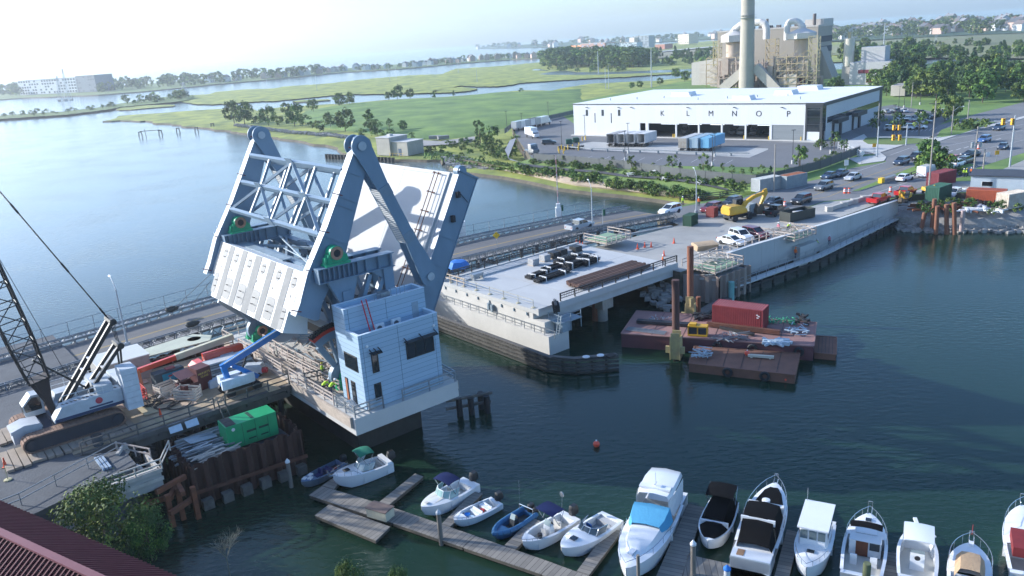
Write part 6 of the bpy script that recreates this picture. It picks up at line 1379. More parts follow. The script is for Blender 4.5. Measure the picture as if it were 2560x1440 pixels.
# ---------------- vehicles ----------------
def vloft(q,secs): q.loft(secs,True,True)
def vsec(x,zb,zt,w,r=.12): return [(x,-w+r,zb),(x,-w,zb+r),(x,-w,zt-r*1.6),(x,-w+r,zt),(x,w-r,zt),(x,w,zt-r*1.6),(x,w,zb+r),(x,w-r,zb)]
CARPAINT={}
def paint(n,c): 
    if n not in CARPAINT: CARPAINT[n]=mt('car_'+n,c,None,.7,.28,.0,coat=.6,var=.03)
    return CARPAINT[n]
VEH={}
def vproto(kind):
    if kind in VEH: return VEH[kind]
    o=bpy.data.objects.new('v_'+kind,None); q=M(); L=4.7
    if kind=='sedan':
        vloft(q,[vsec(-2.35,.35,.8,.78),vsec(-2.15,.25,.98,.88),vsec(-1.3,.22,1.0,.92),vsec(.9,.22,.98,.92),vsec(1.9,.24,.84,.88),vsec(2.35,.32,.62,.76)]); cab=((-1.75,.96,.74),(-1.05,1.42,.66),(.1,1.45,.66),(1.15,.95,.76))
    elif kind=='suv':
        vloft(q,[vsec(-2.35,.4,1.05,.82),vsec(-2.2,.3,1.15,.93),vsec(1.0,.28,1.12,.95),vsec(2.0,.3,1.05,.92),vsec(2.35,.4,.8,.8)]); cab=((-2.25,1.12,.82),(-2.0,1.7,.74),(.1,1.74,.74),(1.1,1.1,.82))
    elif kind=='pickup':
        L=5.6; vloft(q,[vsec(1.0,.42,1.15,.95),vsec(2.2,.42,1.12,.95),vsec(2.8,.5,.9,.85)]); q.bx(-2.8,1.1,-.95,.95,.45,.75); q.bx(-2.8,-.9,-.97,-.85,.75,1.2); q.bx(-2.8,-.9,.85,.97,.75,1.2); q.bx(-2.82,-2.72,-.85,.85,.75,1.2); q.bx(-.9,1.05,-.95,.95,.75,1.15); cab=((-1.0,1.13,.85),(-.85,1.78,.76),(.5,1.8,.76),(1.35,1.12,.84))
    elif kind=='van':
        L=5.4; vloft(q,[vsec(-2.7,.4,2.2,.95),vsec(-2.6,.3,2.35,.98),vsec(1.2,.3,2.35,.98),vsec(1.9,.3,1.4,.98),vsec(2.6,.35,1.1,.9)]); cab=((1.15,1.45,.9),(1.2,2.1,.85),(1.3,2.1,.85),(1.95,1.4,.9))
    elif kind=='truck':
        L=8; q.bx(-4,1.9,-1.2,1.2,1.1,3.5); vloft(q,[vsec(2.1,.6,2.6,1.1),vsec(2.9,.6,2.5,1.1),vsec(3.2,.6,1.6,1.1),vsec(4.1,.6,1.4,1.0)]); q.bx(-4,3,-.5,.5,.6,1.1); cab=((2.85,1.65,1.),(2.88,2.4,.95),(2.9,2.4,.95),(3.25,1.62,1.))
    elif kind=='tractor':
        L=6; q.bx(-3,.6,-.5,.5,.7,1.1); vloft(q,[vsec(.5,.6,3.1,1.2),vsec(2.,.6,3.0,1.2),vsec(2.3,.6,1.8,1.15),vsec(3.1,.6,1.5,1.1)]); cab=((2.0,1.9,1.05),(2.02,2.8,1.),(2.05,2.8,1.),(2.34,1.85,1.05))
    m0=paint('proto',(.5,.5,.5)); b=mk(q,'body',m0,o)
    q=M(); (x0,z0,w0),(x1,z1,w1),(x2,z2,w2),(x3,z3,w3)=cab
    q.loft([[(x0,-w0,z0),(x0,w0,z0)],[(x1,-w1,z1-.05),(x1,w1,z1-.05)],[(x2,-w2,z2-.05),(x2,w2,z2-.05)],[(x3,-w3,z3),(x3,w3,z3)]]); q.f=[]; q.m=[]; q.v=[]
    q.add([(x0,-w0,z0-.02),(x0,w0,z0-.02),(x3,w3,z3-.02),(x3,-w3,z3-.02),(x1,-w1,z1-.05),(x1,w1,z1-.05),(x2,w2,z2-.05),(x2,-w2,z2-.05)],[(0,3,2,1),(4,5,6,7),(0,1,5,4),(1,2,6,5),(2,3,7,6),(3,0,4,7)])
    mk(q,'windows',gls,o,False)
    q=M(); q.box(((x1+x2)/2,0,z1-.02),(x2-x1+.1,w1*2+.04,.07)); 
    if kind in('sedan','suv','pickup'): q.beam((x0+.02,-w0,z0),(x1,-w1,z1-.03),.08);q.beam((x0+.02,w0,z0),(x1,w1,z1-.03),.08);q.beam((x3,-w3,z3),(x2,-w2,z2-.03),.07);q.beam((x3,w3,z3),(x2,w2,z2-.03),.07); q.beam(((x1+x2)/2,-w1-.05,z0),((x1+x2)/2,-w1,z1-.05),.08); q.beam(((x1+x2)/2,w1+.05,z0),((x1+x2)/2,w1,z1-.05),.08)
    mk(q,'roof',m0,o)
    r=.34 if kind in('sedan',) else (.4 if kind!='truck' and kind!='tractor' else .5); fx=L*.3; w_=.86 if L<5.5 else .88 
    if kind in('truck','tractor'): w_=1.05
    for sx in(-1,1):
        for sy in(-1,1): wheel(o,(fx*sx,sy*w_,r),r,.24)
    for sy in(-1,1):
        q=M(); q.box((L/2-.05,sy*.62,.72 if L<6 else 1.1),(.12,.32,.14)); mk(q,'headlight',mt('headlight',(.8,.8,.78),None,1,.1),o); q=M(); q.box((-L/2+.02,sy*.7,.85),(.1,.2,.16)); mk(q,'tail_light',mt('tail_light',(.4,.01,.01)),o)
    KIDS[o.name]=list(o.children); VEH[kind]=o; return o
PC={'white':(.72,.72,.72),'silver':(.42,.44,.46),'grey':(.14,.15,.16),'black':(.02,.02,.022),'navy':(.03,.05,.09),'blue':(.05,.12,.3),'red':(.45,.02,.02),'maroon':(.14,.015,.025),'steelblue':(.22,.28,.34)}
def car(kind,col,px,py,az,label,z=None,group=None,name=None,sc_=1.):
    z=ZE+.02 if z is None else z; p=P(px,py,z); pr=vproto(kind)
    o=dup(pr,p,az2rz(az),None,None,sc_); o.name={'sedan':'parked_sedan','suv':'sport_utility_car','pickup':'pickup_truck','van':'white_van','truck':'box_truck','tractor':'tractor_unit'}[kind] if not name else name
    tag(o,label,{'sedan':'car','suv':'car','pickup':'pickup truck','van':'van','truck':'truck','tractor':'truck'}[kind],group)
    m=paint(col,PC[col])
    for c in o.children:
        if c.name.startswith(('body','roof')): c.material_slots[0].link='OBJECT'; c.material_slots[0].material=m
    return o
A1=51.3; A2=231.3
for a in (('suv','white',1675,534,A2,'white sport utility car coming onto the bailey bridge',5.),('pickup','silver',1450,573,50,'silver pickup driving over the bailey bridge',5.),('suv','maroon',1778,529,A2,'dark red car on the road beside the excavator'),('suv','black',1830,514,A2,'black car behind the excavator boom beside the timber kerb'),('sedan','black',1932,512,A2,'black sedan half hidden behind the black pickup'),('pickup','black',1941,536,A1,'black pickup parked facing right beside the excavator bucket'),('suv','black',2003,508,A1-180,'black car on the road right of the black pickup'),
 ('suv','grey',2059,474,A2,'grey car on the road below the line of the light blue container'),('sedan','silver',2132,449,A2,'pale silver car beside the hatched road markings'),('sedan','navy',2073,446,A2,'dark car second in the queue beside the kerb'),('sedan','navy',2101,440,A2,'dark car behind it in the queue beside the kerb'),('sedan','white',2261,451,A1,'white sedan driving away below the grass median'),
 ('suv','navy',2253,411,A2,'navy car turning in front of the traffic signal mast'),('suv','black',2289,399,A2,'large black car turning beside the median tree'),('sedan','black',2426,391,A2+20,'black hatchback crossing the junction'),('sedan','red',2386,402,A1,'red car in the queue behind the median tree'),('suv','black',2415,408,A1,'black car last in the queue behind the median tree'),('suv','white',2393,416,A1,'white car in the queue behind the median tree'),('sedan','silver',2370,424,A1,'grey silver sedan in front of the maroon container'),('van','white',2317,440,A1,'white van waiting beside the tall utility pole'),
 ('pickup','red',2197,506,A1,'red pickup with a ladder rack on the narrow lane by the retaining wall'),('pickup','red',2264,488,A1,'red pickup with a white load ahead of the digger'),('pickup','white',2386,492,A2,'white pickup between the green container and the orange container',ZT4+.02),('suv','navy',2497,325,A2,'dark blue car on the road under the amber signals'),('suv','blue',2460,355,A2,'blue car waiting at the stop line'),('sedan','navy',2507,372,A1+170,'small dark blue sedan near the right edge'),
 ('sedan','white',1829,611,A1+95,'white hatchback nearest the retaining wall in the row of three'),('suv','white',1853,600,A1+110,'white square car in the middle of the row of three'),('suv','maroon',1888,594,A1+100,'dark maroon car at the right of the row of three'),
 ('suv','black',1373,361,100,'black car alone in the truck yard'),('tractor','grey',1327,385,150,'dark tractor unit standing beside the yard fence'),('truck','white',1331,344,160,'white box truck facing the camera in the yard'),('truck','black',1722,333,217,'dark truck parked inside the bay lettered L'),('truck','black',1842,336,217,'left of two dark trucks parked inside the bay lettered N'),('truck','grey',1862,336.5,217,'right of two dark trucks parked inside the bay lettered N'),('truck','black',1893,337,217,'dark truck parked inside the bay lettered O')): car(*a)
for i in range(6): car('truck','white' if i%2 else 'silver',1300+i*12,325-i*2.4,35,('leftmost','second','third','fourth','fifth','rightmost')[i]+(' white' if i%2 else ' silver')+' box truck of the tight row at the yard fence',None,'box trucks parked in a row at the yard fence')
cols=['white','grey','silver','white','black','navy','maroon','white','grey','silver','black','white','steelblue','white','silver','grey']
random.seed(8); i=0
for r_,(x0,y0,x1,y1,n) in enumerate(((2258,302,2322,297,5),(2248,312,2310,308,4),(2232,326,2296,322,5),(2214,283,2258,281,3),(2300,285,2350,284,2))):
    for k in range(n):
        f=k/max(1,n-1); car(('sedan','suv')[(i*7)%3==0],cols[i%16],x0+(x1-x0)*f,y0+(y1-y0)*f,A1+75 if r_<3 else 0,cols[i%16]+' car in the '+('rear left','middle','front','far left back','far right back')[r_]+' row of the staff car park',None,'cars in the staff car park'); i+=1
# semi trailers
def trailer(px,py,az,label,body,L=9,open_=False,n='semi_trailer'):
    o=thing(n,label,'trailer',P(px,py,ZE+.03),az2rz(az),None); q=M(); H0,H1=1.15,3.9
    if open_: q.bx(0,L,-1.25,-1.2,H0,H1); q.bx(0,L,1.2,1.25,H0,H1); q.bx(0,L,-1.2,1.2,H1-.05,H1); q.bx(L-.05,L,-1.2,1.2,H0,H1-.05); q.bx(0,L,-1.2,1.2,H0,H0+.05)
    else: q.bx(0,L,-1.25,1.25,H0,H1)
    mk(q,'box',body,o); q=M(); q.bx(.5,L-.5,-.45,.45,.8,H0); q.bx(-.05,.02,-1.25,1.25,.55,.75); mk(q,'frame',black,o)
    if not open_: q=M(); q.bx(-.06,-.01,-1.2,-.03,H0+.1,H1-.1); q.cut(); q.bx(-.06,-.01,.03,1.2,H0+.1,H1-.1); mkn(q,'rear_door',mt('door_worn',(.34,.33,.30),(.22,.18,.14),1,.7) if 'weathered' in label else body,o)
    for x in(1.2,2.4):
        for y in(-1.,1.): wheel(o,(x,y,.5),.5,.3)
    for y in(-.9,.9): q=M(); q.box((L-2.2,y,.55),(.15,.15,1.1)); mk(q,'landing_leg',galv,o)
tw=mt('trailer_white',(.62,.62,.61),(.52,.52,.51),.4,.6)
for k,(x,l_) in enumerate(((1526,'open empty trailer with grey sides at the left of the four'),(1551,'second open empty white trailer from the left'),(1576,'third open empty white trailer from the left'),(1602,'rightmost open white trailer with a black mark on its side'))): trailer(x,368,37,l_,mt('trailer_grey',(.36,.35,.34)) if k==0 else tw,8.,True)
for k,(x,l_,m_) in enumerate(((1706,'weathered grey white closed trailer at the left of the three',mt('trailer_worn',(.50,.52,.52),(.36,.36,.35),.5,.7)),(1734,'grey topped light blue closed trailer in the middle of the three',mt('trailer_bluegrey',(.24,.38,.47),(.3,.36,.4),.3,.6)),(1762,'bright light blue closed trailer at the right of the three',mt('trailer_blue',(.16,.40,.58),(.14,.34,.5),.3,.5)))): trailer(x,381,37,l_,m_,11.)
for k in range(2): 
    o=thing('trailer_chassis',('left' if k==0 else 'right')+' one of two bare wheeled chassis beside the yellow bollards','chassis',P(1413+k*31,372,ZE+.03),0); q=M(); q.bx(-2,2,-.4,.4,.6,.9); mk(q,'frame',black,o)
    for x in(-1.3,0,1.3): 
        for y in(-.9,.9): wheel(o,(x,y,.45),.45,.3)
for k in range(2):
    p=P(1423+k*17,360-k*4,ZE+.03); q=M(); q.slab([(-1,.1),(1,.1),(1.1,1.2),(.6,1.6),(-1,1.5)],-.9,.9); solo(q,'dumpster',('left' if k==0 else 'right')+' green dumpster behind the yellow bollards','dumpster',mt('dumpster_green',(.02,.09,.06)),p)
for k,(x,y) in enumerate(((1396,378),(1404,374),(1412,377),(1420,374),(1432,373),(1448,368),(1456,352),(1464,350),(1398,384),(1409,384),(1446,376))):
    q=M(); q.tube((0,0,0),(0,0,1.3),.16,n=8); q.sph((0,0,1.3),.16,8); solo(q,'bollard','yellow steel bollard guarding the dumpsters','bollard',MT['bollard_yellow'],P(x,y,ZE+.03),group='yellow bollards round the dumpsters')
# yard guard rail and fences
def fence(name,label,px,z,h,step,mat,posts=True,cat='fence',solid=None,rails=(1.,),pr=.05):
    W_=[P(x,y,z) for x,y in px]; o=thing(name,label,cat,W_[0]); b=W_[0]; q=M(); r=M()
    for a,c in zip(W_,W_[1:]):
        L=(c-a).length; n=max(1,int(L/step))
        for k in range(n): p=a+(c-a)*(k/n)-b; q.beam(p,p+Vector((0,0,h)),pr*1.5); q.cut()
        for f in rails: r.beam(a-b+Vector((0,0,h*f)),c-b+Vector((0,0,h*f)),pr)
        if solid: u=Vector((0,0,h*.93)); s=Vector((0,0,.15)); d=(c-a).normalized(); nn=Vector((-d.y,d.x,0))*.02; r.add([a-b+s,c-b+s,c-b+u,a-b+u,a-b+s+nn,c-b+s+nn,c-b+u+nn,a-b+u+nn],[(0,1,2,3),(4,5,6,7)])
    (mkn if len(q.c)<=100 else mk)(q,'post',mat,o); mk(r,'mesh_screen' if solid else 'rail',solid or mat,o); return o
fence('screen_fence','dark screened fence between the truck yard and the park',[(1334,402),(1440,411),(1560,423),(1700,443),(1830,457),(1890,462),(1960,448),(2050,424),(2150,386)],ZE,2.2,6,dkm,solid=mt('fence_screen',(.085,.095,.095)))
fence('chain_link_fence','dark mesh fence behind the box trucks along the meadow',[(1262,335),(1283,318),(1360,303),(1436,286)],ZE,2.,6,dkm,solid=mt('fence_screen2',(.12,.14,.14)))
fence('parking_barrier','long low grey guard rail with posts in the truck yard',[(1404,372),(1480,378),(1600,382),(1740,387),(1873,391)],ZE+.04,.8,4.5,galv,pr=.3)
fence('white_railing','white slatted railing beside the yard exit',[(2095,372),(2120,378),(2140,388),(2155,396)],ZE+.1,1.6,1.2,pipeW,rails=(.3,.6,1.),pr=.07)
fence('black_railing','black road edge railing with square posts left of the excavator',[(1700,505),(1742,503),(1800,496),(1850,489)],ZE,1.3,2.6,blackrail,rails=(.35,.65,1.),pr=.12)
fence('black_railing','short black railing beside the loader and utility pole',[(2262,452),(2292,442)],ZE,1.3,2.6,blackrail,rails=(.35,.65,1.),pr=.12)
fence('concrete_barrier','line of grey concrete barriers between the lane and the works',[(2072,528),(2110,516),(2160,501),(2220,492)],ZE,.85,3,conc,rails=(.5,),pr=.7)
# ---------------- containers, cabins ----------------
def cont(px,py,az,L,label,col,z=None,H=2.6,W=2.44,name='shipping_container',cat='container',roofm=None,anch=0):
    z=ZE+.02 if z is None else z; o=thing(name,label,cat,P(px,py,z),az2rz(az)); q=M(); n=int(L/.28)
    q.bx(-L/2,L/2,-W/2+.06,W/2-.06,.12,H-.05)
    for k in range(n): x=-L/2+.15+k*(L-.3)/n; q.bx(x,x+.14,-W/2,-W/2+.06,.2,H-.12); q.bx(x,x+.14,W/2-.06,W/2,.2,H-.12)
    for k in range(8): y=-W/2+.12+k*(W-.24)/8; q.bx(-L/2-.04,-L/2,y,y+.14,.2,H-.12); q.bx(L/2,L/2+.04,y,y+.14,.2,H-.12)
    mk(q,'body',col,o,False); q=M()
    for z_ in(0.,H-.14):
        for y in(-W/2-.01,W/2-.09): q.bx(-L/2-.05,L/2+.05,y,y+.1,z_,z_+.14)
        for x in(-L/2-.05,L/2-.05): q.bx(x,x+.1,-W/2+.1,W/2-.1,z_,z_+.14)
    for x in(-L/2-.06,L/2-.06):
        for y in(-W/2-.02,W/2-.1): q.bx(x,x+.12,y,y+.12,.14,H-.14)
    mk(q,'frame',col,o); q=M(); 
    for k in range(int(L/.3)): x=-L/2+.15+k*.3; q.bx(x,x+.16,-W/2+.1,W/2-.1,H-.05,H-.0)
    mk(q,'roof',roofm or col,o); return o
cr_=mt('container_red',(.30,.045,.045),(.20,.03,.035),.9,.6,contrast=.7)
o=cont(1850,812,124,6.06,'dark red shipping container standing on the big barge',cr_,1.9,roofm=mt('container_red_top',(.40,.13,.12),(.32,.08,.08),1,.6))
for i,(x,z_) in enumerate(((2.3,1.9),(2.5,1.75),(2.35,1.55))): q=M(); q.bx(x,x+.25,-1.25,-1.23,z_,z_+.1); mk(q,'stencil_mark',pipeW,o)
cont(2352,460,58,6.06,'maroon open topped container full of pale bags',mt('container_maroon',(.17,.025,.035)))
cont(2345,497,52,5.,'dark green container on a pale concrete block',mt('container_green',(.03,.11,.07)),ZT4+.6); 
o=cont(2464,508,128,6.06,'orange container behind the tyres near the rocks',mt('container_orange',(.50,.12,.05),(.38,.09,.04),1,.6),ZT4+.02)
cont(2530,516,70,5.,'rusty white container right of the orange one',mt('container_white',(.60,.56,.48),(.42,.34,.26),1,.6),ZT4+.02)
cont(1980,466,60,6.06,'pale blue grey container with a rusty roof beside the park',mt('container_bluegrey',(.30,.36,.38),(.24,.28,.3),1,.6),roofm=rustO); cont(1916,474,62,6.06,'pale grey container office left of the pale blue container',mt('container_grey',(.40,.42,.42),(.30,.32,.32),1,.6))
cont(1875,540,50,1.5,'grey portable toilet beside the excavator bucket',mt('toilet_grey',(.28,.33,.36)),name='portable_toilet',cat='portable toilet',W=1.4,H=2.3)
cont(1780,541,40,1.6,'small rusty red box left of the excavator',mt('box_rust_red',(.26,.05,.04)),name='steel_box',cat='box',W=1.5,H=1.7)
cont(1726,562,40,2.4,'dark green steel box on the gravel beside the bailey bridge',mt('container_dkgreen',(.02,.07,.04)),name='steel_box',cat='box',W=1.6,H=1.9)
o=thing('site_office','long pale blue cabin with a dark flat roof at the right edge','cabin',P(2424,478,ZE),az2rz(124)); q=M(); q.bx(0,17,0,7,0,2.9); mk(q,'wall',mt('office_wall',(.50,.56,.60),(.44,.49,.53),.5,.6),o); q=M(); q.bx(-.3,17.3,-.3,7.3,2.9,3.05); mk(q,'roof',mt('office_roof',(.05,.055,.065)),o)
for x in(1.8,9.5): q=M(); q.bx(x,x+1.9,-.05,-.005,1.,2.); f_=mk(q,'window_frame',pipeW,o); q=M(); q.bx(x+.1,x+1.8,-.06,-.051,1.1,1.9); mk(q,'window_pane',gls,f_)
q=M(); q.bx(-1.1,1.1,-1.1,1.1,0,.6); solo(q,'concrete_block','pale concrete block under the green container','block',concL,P(2345,497,ZT4),az2rz(52))
o=thing('open_skip','black open topped skip behind the notch platform','skip',P(1993,548,ZE+.02),az2rz(62)); q=M(); q.bx(-3,3,-1.2,-1.1,.1,1.7); q.bx(-3,3,1.1,1.2,.1,1.7); q.bx(-3,-2.9,-1.1,1.1,.1,1.7); q.bx(2.9,3,-1.1,1.1,.1,1.7); q.bx(-2.9,2.9,-1.1,1.1,.1,.2); mk(q,'body',mt('skip_black',(.03,.035,.03)),o); q=M(); q.box((.8,0,.9),(2.8,1.6,.8),.2,.1); q.box((-1.2,.1,.7),(1.6,1.2,.5),.6); mk(q,'debris',MT['pale_rubbish'],o)
q=M(); q.slabx([(-1,0),(1,0),(1.3,.8),(.9,1.),(-.9,.95),(-1.3,.8)],-1.7,1.7); solo(q,'sand_box','wooden box of sand on the gravel between the red pile and the cars','box',mt('box_wood',(.45,.33,.2),(.34,.25,.16),1,.8),P(1762,622,ZE),az2rz(80))
# ---------------- excavators ----------------
def excav(px,py,az,label,s=1.,mini=False):
    o=thing('excavator',label,'excavator',P(px,py,ZE+.02),az2rz(az)); o.scale=(s,)*3
    q=M(); q.bx(-2.2,2.3,-.7,.7,.55,1.0); q.bx(2.3,2.9,-1.1,1.1,.3,.7); mk(q,'undercarriage',black,o)
    for x in(-1.5,1.5):
        for y in(-1.,1.): wheel(o,(x,y,.55),.55,.42)
    q=M(); q.loft([vsec(-2.6,1.2,2.3,1.1,.2),vsec(-2.3,1.15,2.55,1.25,.2),vsec(-.1,1.15,2.5,1.25,.2),vsec(.9,1.2,1.9,1.2,.2)],True,True); mk(q,'engine_housing',yel,o)
    q=M(); q.slab([(-.2,2.4),(-.2,3.2),(.1,3.35),(1.1,3.3),(1.5,2.3),(1.5,1.4),(-.2,1.4)],.25,1.2); c=mk(q,'cab',dkm,o); q=M(); q.slab([(-.05,2.4),(-.05,3.1),(1.0,3.1),(1.35,2.3),(1.35,1.8),(-.05,1.8)],1.205,1.23); q.slab([(-.05,2.4),(-.05,3.1),(1.0,3.1),(1.35,2.3),(1.35,1.8),(-.05,1.8)],.22,.245); mk(q,'cab_window',gls,c)
    q=M(); pts=[(.4,1.9),(1.2,2.9),(2.8,3.6),(5.2,4.0),(5.4,3.6),(3.,3.1),(1.7,2.5),(1.1,1.8)]; q.slab(pts,-.35,.1); mk(q,'boom',yel,o)
    q=M(); q.slab([(4.9,4.3),(5.6,4.4),(5.8,3.6),(4.6,1.7),(4.2,1.8),(5.0,3.4)],-.3,.05); mk(q,'stick',yel,o)
    q=M(); q.slab([(4.0,2.1),(4.8,1.9),(5.,1.0),(4.4,.3),(3.5,.45),(3.4,1.2)],-.6,.4); mk(q,'bucket',mt('bucket_brown',(.12,.09,.06)),o); q=M(); q.tube((1.2,-.1,2.1),(2.6,-.1,3.1),.09); q.tube((3.2,-.1,3.75),(4.9,-.1,4.3),.08); mk(q,'cylinder',galv,o); return o
excav(1845,549,A1+15,'large yellow wheeled excavator with its arm folded down to the gravel',1.08)
excav(2262,505,A2-10,'small yellow digger at the end of the retaining wall',.62)
excav(2318,485,A2-50,'small yellow loader parked beside the tall utility pole',.5)
# ---------------- people ----------------
def skinmesh(verts,edges,radii,root=0):
    me=bpy.data.meshes.new('sk'); me.from_pydata(verts,edges,[]); o=bpy.data.objects.new('sk',me); COL.objects.link(o)
    m=o.modifiers.new('s','SKIN'); o.modifiers.new('u','SUBSURF').levels=1
    if not me.skin_vertices: me.skin_vertices.new() if hasattr(me.skin_vertices,'new') else None
    for i,r in enumerate(radii): sv=me.skin_vertices[0].data[i]; sv.radius=(r,r); sv.use_root=(i==root)
    bpy.context.view_layer.update(); dg=bpy.context.evaluated_depsgraph_get(); out=bpy.data.meshes.new_from_object(o.evaluated_get(dg)); bpy.data.objects.remove(o); return out
PM={}
def pmesh(pose,top,leg):
    k=(pose,top,leg)
    if k in PM: return PM[k]
    b=.55 if pose=='bend' else 0.
    sh=Vector((b*.75,0,1.42-b*.42)); ch=Vector((b*.5,0,1.22-b*.25)); hd=sh+Vector((.02+b*.25,0,.13-b*.1)); hd2=hd+Vector((.03+b*.2,0,.14-b*.08))
    V=[(0,0,.95),ch,sh,hd,hd2]; E=[(0,1),(1,2),(2,3),(3,4)]; R=[.14,.16,.12,.055,.105]
    for sy in(-1,1):
        i=len(V); fwd=.12*sy if pose=='walk' else .0
        V+=[(0,sy*.1,.9),(.03+fwd,sy*.12,.5),(fwd-.02,sy*.12,.09),(fwd+.14,sy*.13,.05)]; E+=[(0,i),(i,i+1),(i+1,i+2),(i+2,i+3)]; R+=[.105,.075,.05,.045]
        i=len(V); a=Vector(sh)+Vector((0,sy*.19,-.03)); el=a+Vector((.06+b*.3,sy*.06,-.28)); ha=el+Vector((.2+b*.2,-sy*.03,-.12 if pose!='walk' else -.24)); V+=[a,el,ha,ha+Vector((.07,0,-.03))]; E+=[(2,i),(i,i+1),(i+1,i+2),(i+2,i+3)]; R+=[.065,.05,.036,.03]
    me=skinmesh([tuple(v) for v in V],E,R); mats=[leg,top,mt('skin',(.35,.2,.14)),black]
    me.materials.clear()
    for m in mats: me.materials.append(m)
    for p in me.polygons:
        c=p.center; p.material_index=3 if c.z<.12 else 0 if c.z<.93 else (2 if (c-Vector(hd)).length<.28 and c.z>hd.z-.02 or (abs(c.y)>.2 and c.x>ha.x-.08) else 1); p.use_smooth=True
    PM[k]=(me,hd2); return PM[k]
def person(p,az,pose,top,leg,hat,label):
    me,h=pmesh(pose,top,leg); o=bpy.data.objects.new('person',me); COL.objects.link(o); o.location=p; o.rotation_euler=(0,0,az2rz(az)); tag(o,label,'person')
    q=M(); q.lathe([(.15,0),(.135,.03),(.12,.09),(.07,.135),(.001,.15)],(h[0],h[1],h[2]+.02),12); mk(q,'hard_hat',hat,o)
hv=mt('hi_vis_yellow',(.50,.72,.03)); ho_=mt('hi_vis_orange',(.85,.17,.02)); dn=mt('denim',(.04,.05,.09)); hw=mt('hat_white',(.75,.75,.73)); hy=mt('hat_yellow',(.7,.5,.05)); pk=mt('shirt_pink',(.55,.2,.25))
BZ=lambda x,y:P(x,y,ZP)
person(B(-31.9,.2,ZP),60,'bend',hv,dn,hw,'person in a yellow jacket bending over on the pier by the house door')
person(B(-31.6,-.7,ZP),40,'bend',hv,dn,hw,'second person in yellow close beside the bending one by the house door')
person(B(-30.2,3.6,ZP),90,'stand',hv,dn,hy,'person in yellow under the rack sector on the pier')
person(B(-27.2,.3,ZP+.6),200,'stand',ho_,dn,hy,'person in an orange jacket standing inside the tower legs')
person(P(1707,514,ZE+.02),200,'stand',hv,dn,hw,'person in yellow by the black road railing left of the lamp')
person(P(1747,516,ZE+.02),200,'stand',ho_,dn,hw,'person in orange right of the street lamp')
person(P(1866,534,ZE+.02),150,'stand',hv,dn,hw,'person in yellow behind the excavator boom')
person(P(1946,583,ZE+.1),230,'stand',pk,dn,hw,'person with a white helmet left of the notch platform')
person(P(1970,578,ZE+.9),180,'bend',hv,dn,hw,'person in yellow leaning over the notch platform')
person(P(1988,646,1.55),50,'walk',ho_,dn,ho_,'person in an orange jacket walking on the white walkway')
person(P(2037,622,1.55),50,'bend',hv,dn,hw,'person in dull yellow kneeling by the walkway railing')
person(P(2073,614,1.55),230,'stand',pk,dn,hw,'person in a pink shirt on the white walkway')
person(P(2409,443,ZE+.02),200,'stand',hv,dn,hw,'left one of two people in yellow beside the container yard'); person(P(2415,443,ZE+.02),120,'stand',hv,dn,hy,'right one of two people in yellow beside the container yard'); person(P(2427,441,ZE+.02),220,'stand',ho_,dn,hw,'person in orange beside the two people in yellow')
person(P(1657,668,5.05),100,'stand',ho_,dn,hw,'person in orange at the end of the approach span')
for o in VEH.values():
    for c in list(o.children):
        for g in list(c.children): bpy.data.objects.remove(g)
        bpy.data.objects.remove(c)
    bpy.data.objects.remove(o)
# ---------------- barges ----------------
brust=mt('barge_deck',(.36,.20,.17),(.14,.085,.085),.3,.85,bump=.1,contrast=.9); bside=mt('barge_side',(.15,.055,.06),(.085,.04,.045),.4,.8,contrast=.8,stretch=(1,1,.3)); bsm=mt('barge_rust_dark',(.25,.12,.075),(.085,.045,.035),.4,.85,contrast=.9)
def barge(name,label,px,z,deck,side,inset=.0):
    W_=[P(x,y,z) for x,y in px]; o=thing(name,label,'barge',(W_[0].x,W_[0].y,0)); b=Vector((W_[0].x,W_[0].y,0)); L=[(w-b) for w in W_]; q=M()
    q.prism([(l.x,l.y) for l in L],-.6,z-.03); mk(q,'hull',side,o,False); q=M(); q.prism([(l.x,l.y) for l in L],z-.03,z+.0); 
    for a,c in zip(L,L[1:]+L[:1]): q.beam((a.x,a.y,z),(c.x,c.y,z),.16,.12)
    mk(q,'deck',deck,o,False); q=M(); d=(L[3]-L[0]); n=6
    for k in range(1,n): p=L[0]+d*(k/n); r=L[1]+(L[2]-L[1])*(k/n); q.beam((p.x,p.y,z+.01),(r.x,r.y,z+.01),.05,.03)
    mk(q,'deck_seam',black,o); return o,L,b
BG,BL_,Bb=barge('work_barge','big flat reddish barge loaded with steel in the channel',[(1553,834),(1592,777),(2041,806),(2034,866)],1.75,brust,bside)
SG,SL_,Sb=barge('deck_barge','smaller rusty brown barge with hanging tyres in front of the big one',[(1722,909),(1736,866),(1999,884),(1987,938)],1.0,bsm,bsm)
barge('deck_barge','little rusty pontoon tied at the right end of the big barge',[(2036,882),(2040,840),(2091,843),(2090,887)],.7,bsm,bsm)
dB=(BL_[3]-BL_[0]).normalized(); nB=Vector((-dB.y,dB.x,0)); BGZ=math.atan2(dB.y,dB.x)
def onb(x,y): return P(x,y,1.78)
def tyre(par,p,d,r=.55):
    q=M(); N=Vector((d.y,-d.x,0)); U=Vector((0,0,1)); c=p+N*.2
    secs=[]
    for k in range(16): a=6.283*k/16; rad=d*math.cos(a)+U*math.sin(a); secs.append([tuple(c+rad*(r+.17*math.cos(b))+N*.17*math.sin(b)) for b in [6.283*j/6 for j in range(6)]])
    secs.append(secs[0]); q.loft(secs,True); mk(q,'tyre_fender',black,par)
dS=(SL_[3]-SL_[0]).normalized()
for f in(.38,.73): tyre(SG,SL_[0]+(SL_[3]-SL_[0])*f+Vector((0,0,-.45)),dS,.42)
for f in(.52,.70,.93): tyre(BG,BL_[0]+(BL_[3]-BL_[0])*f+Vector((0,0,-.7)),dB,.42)
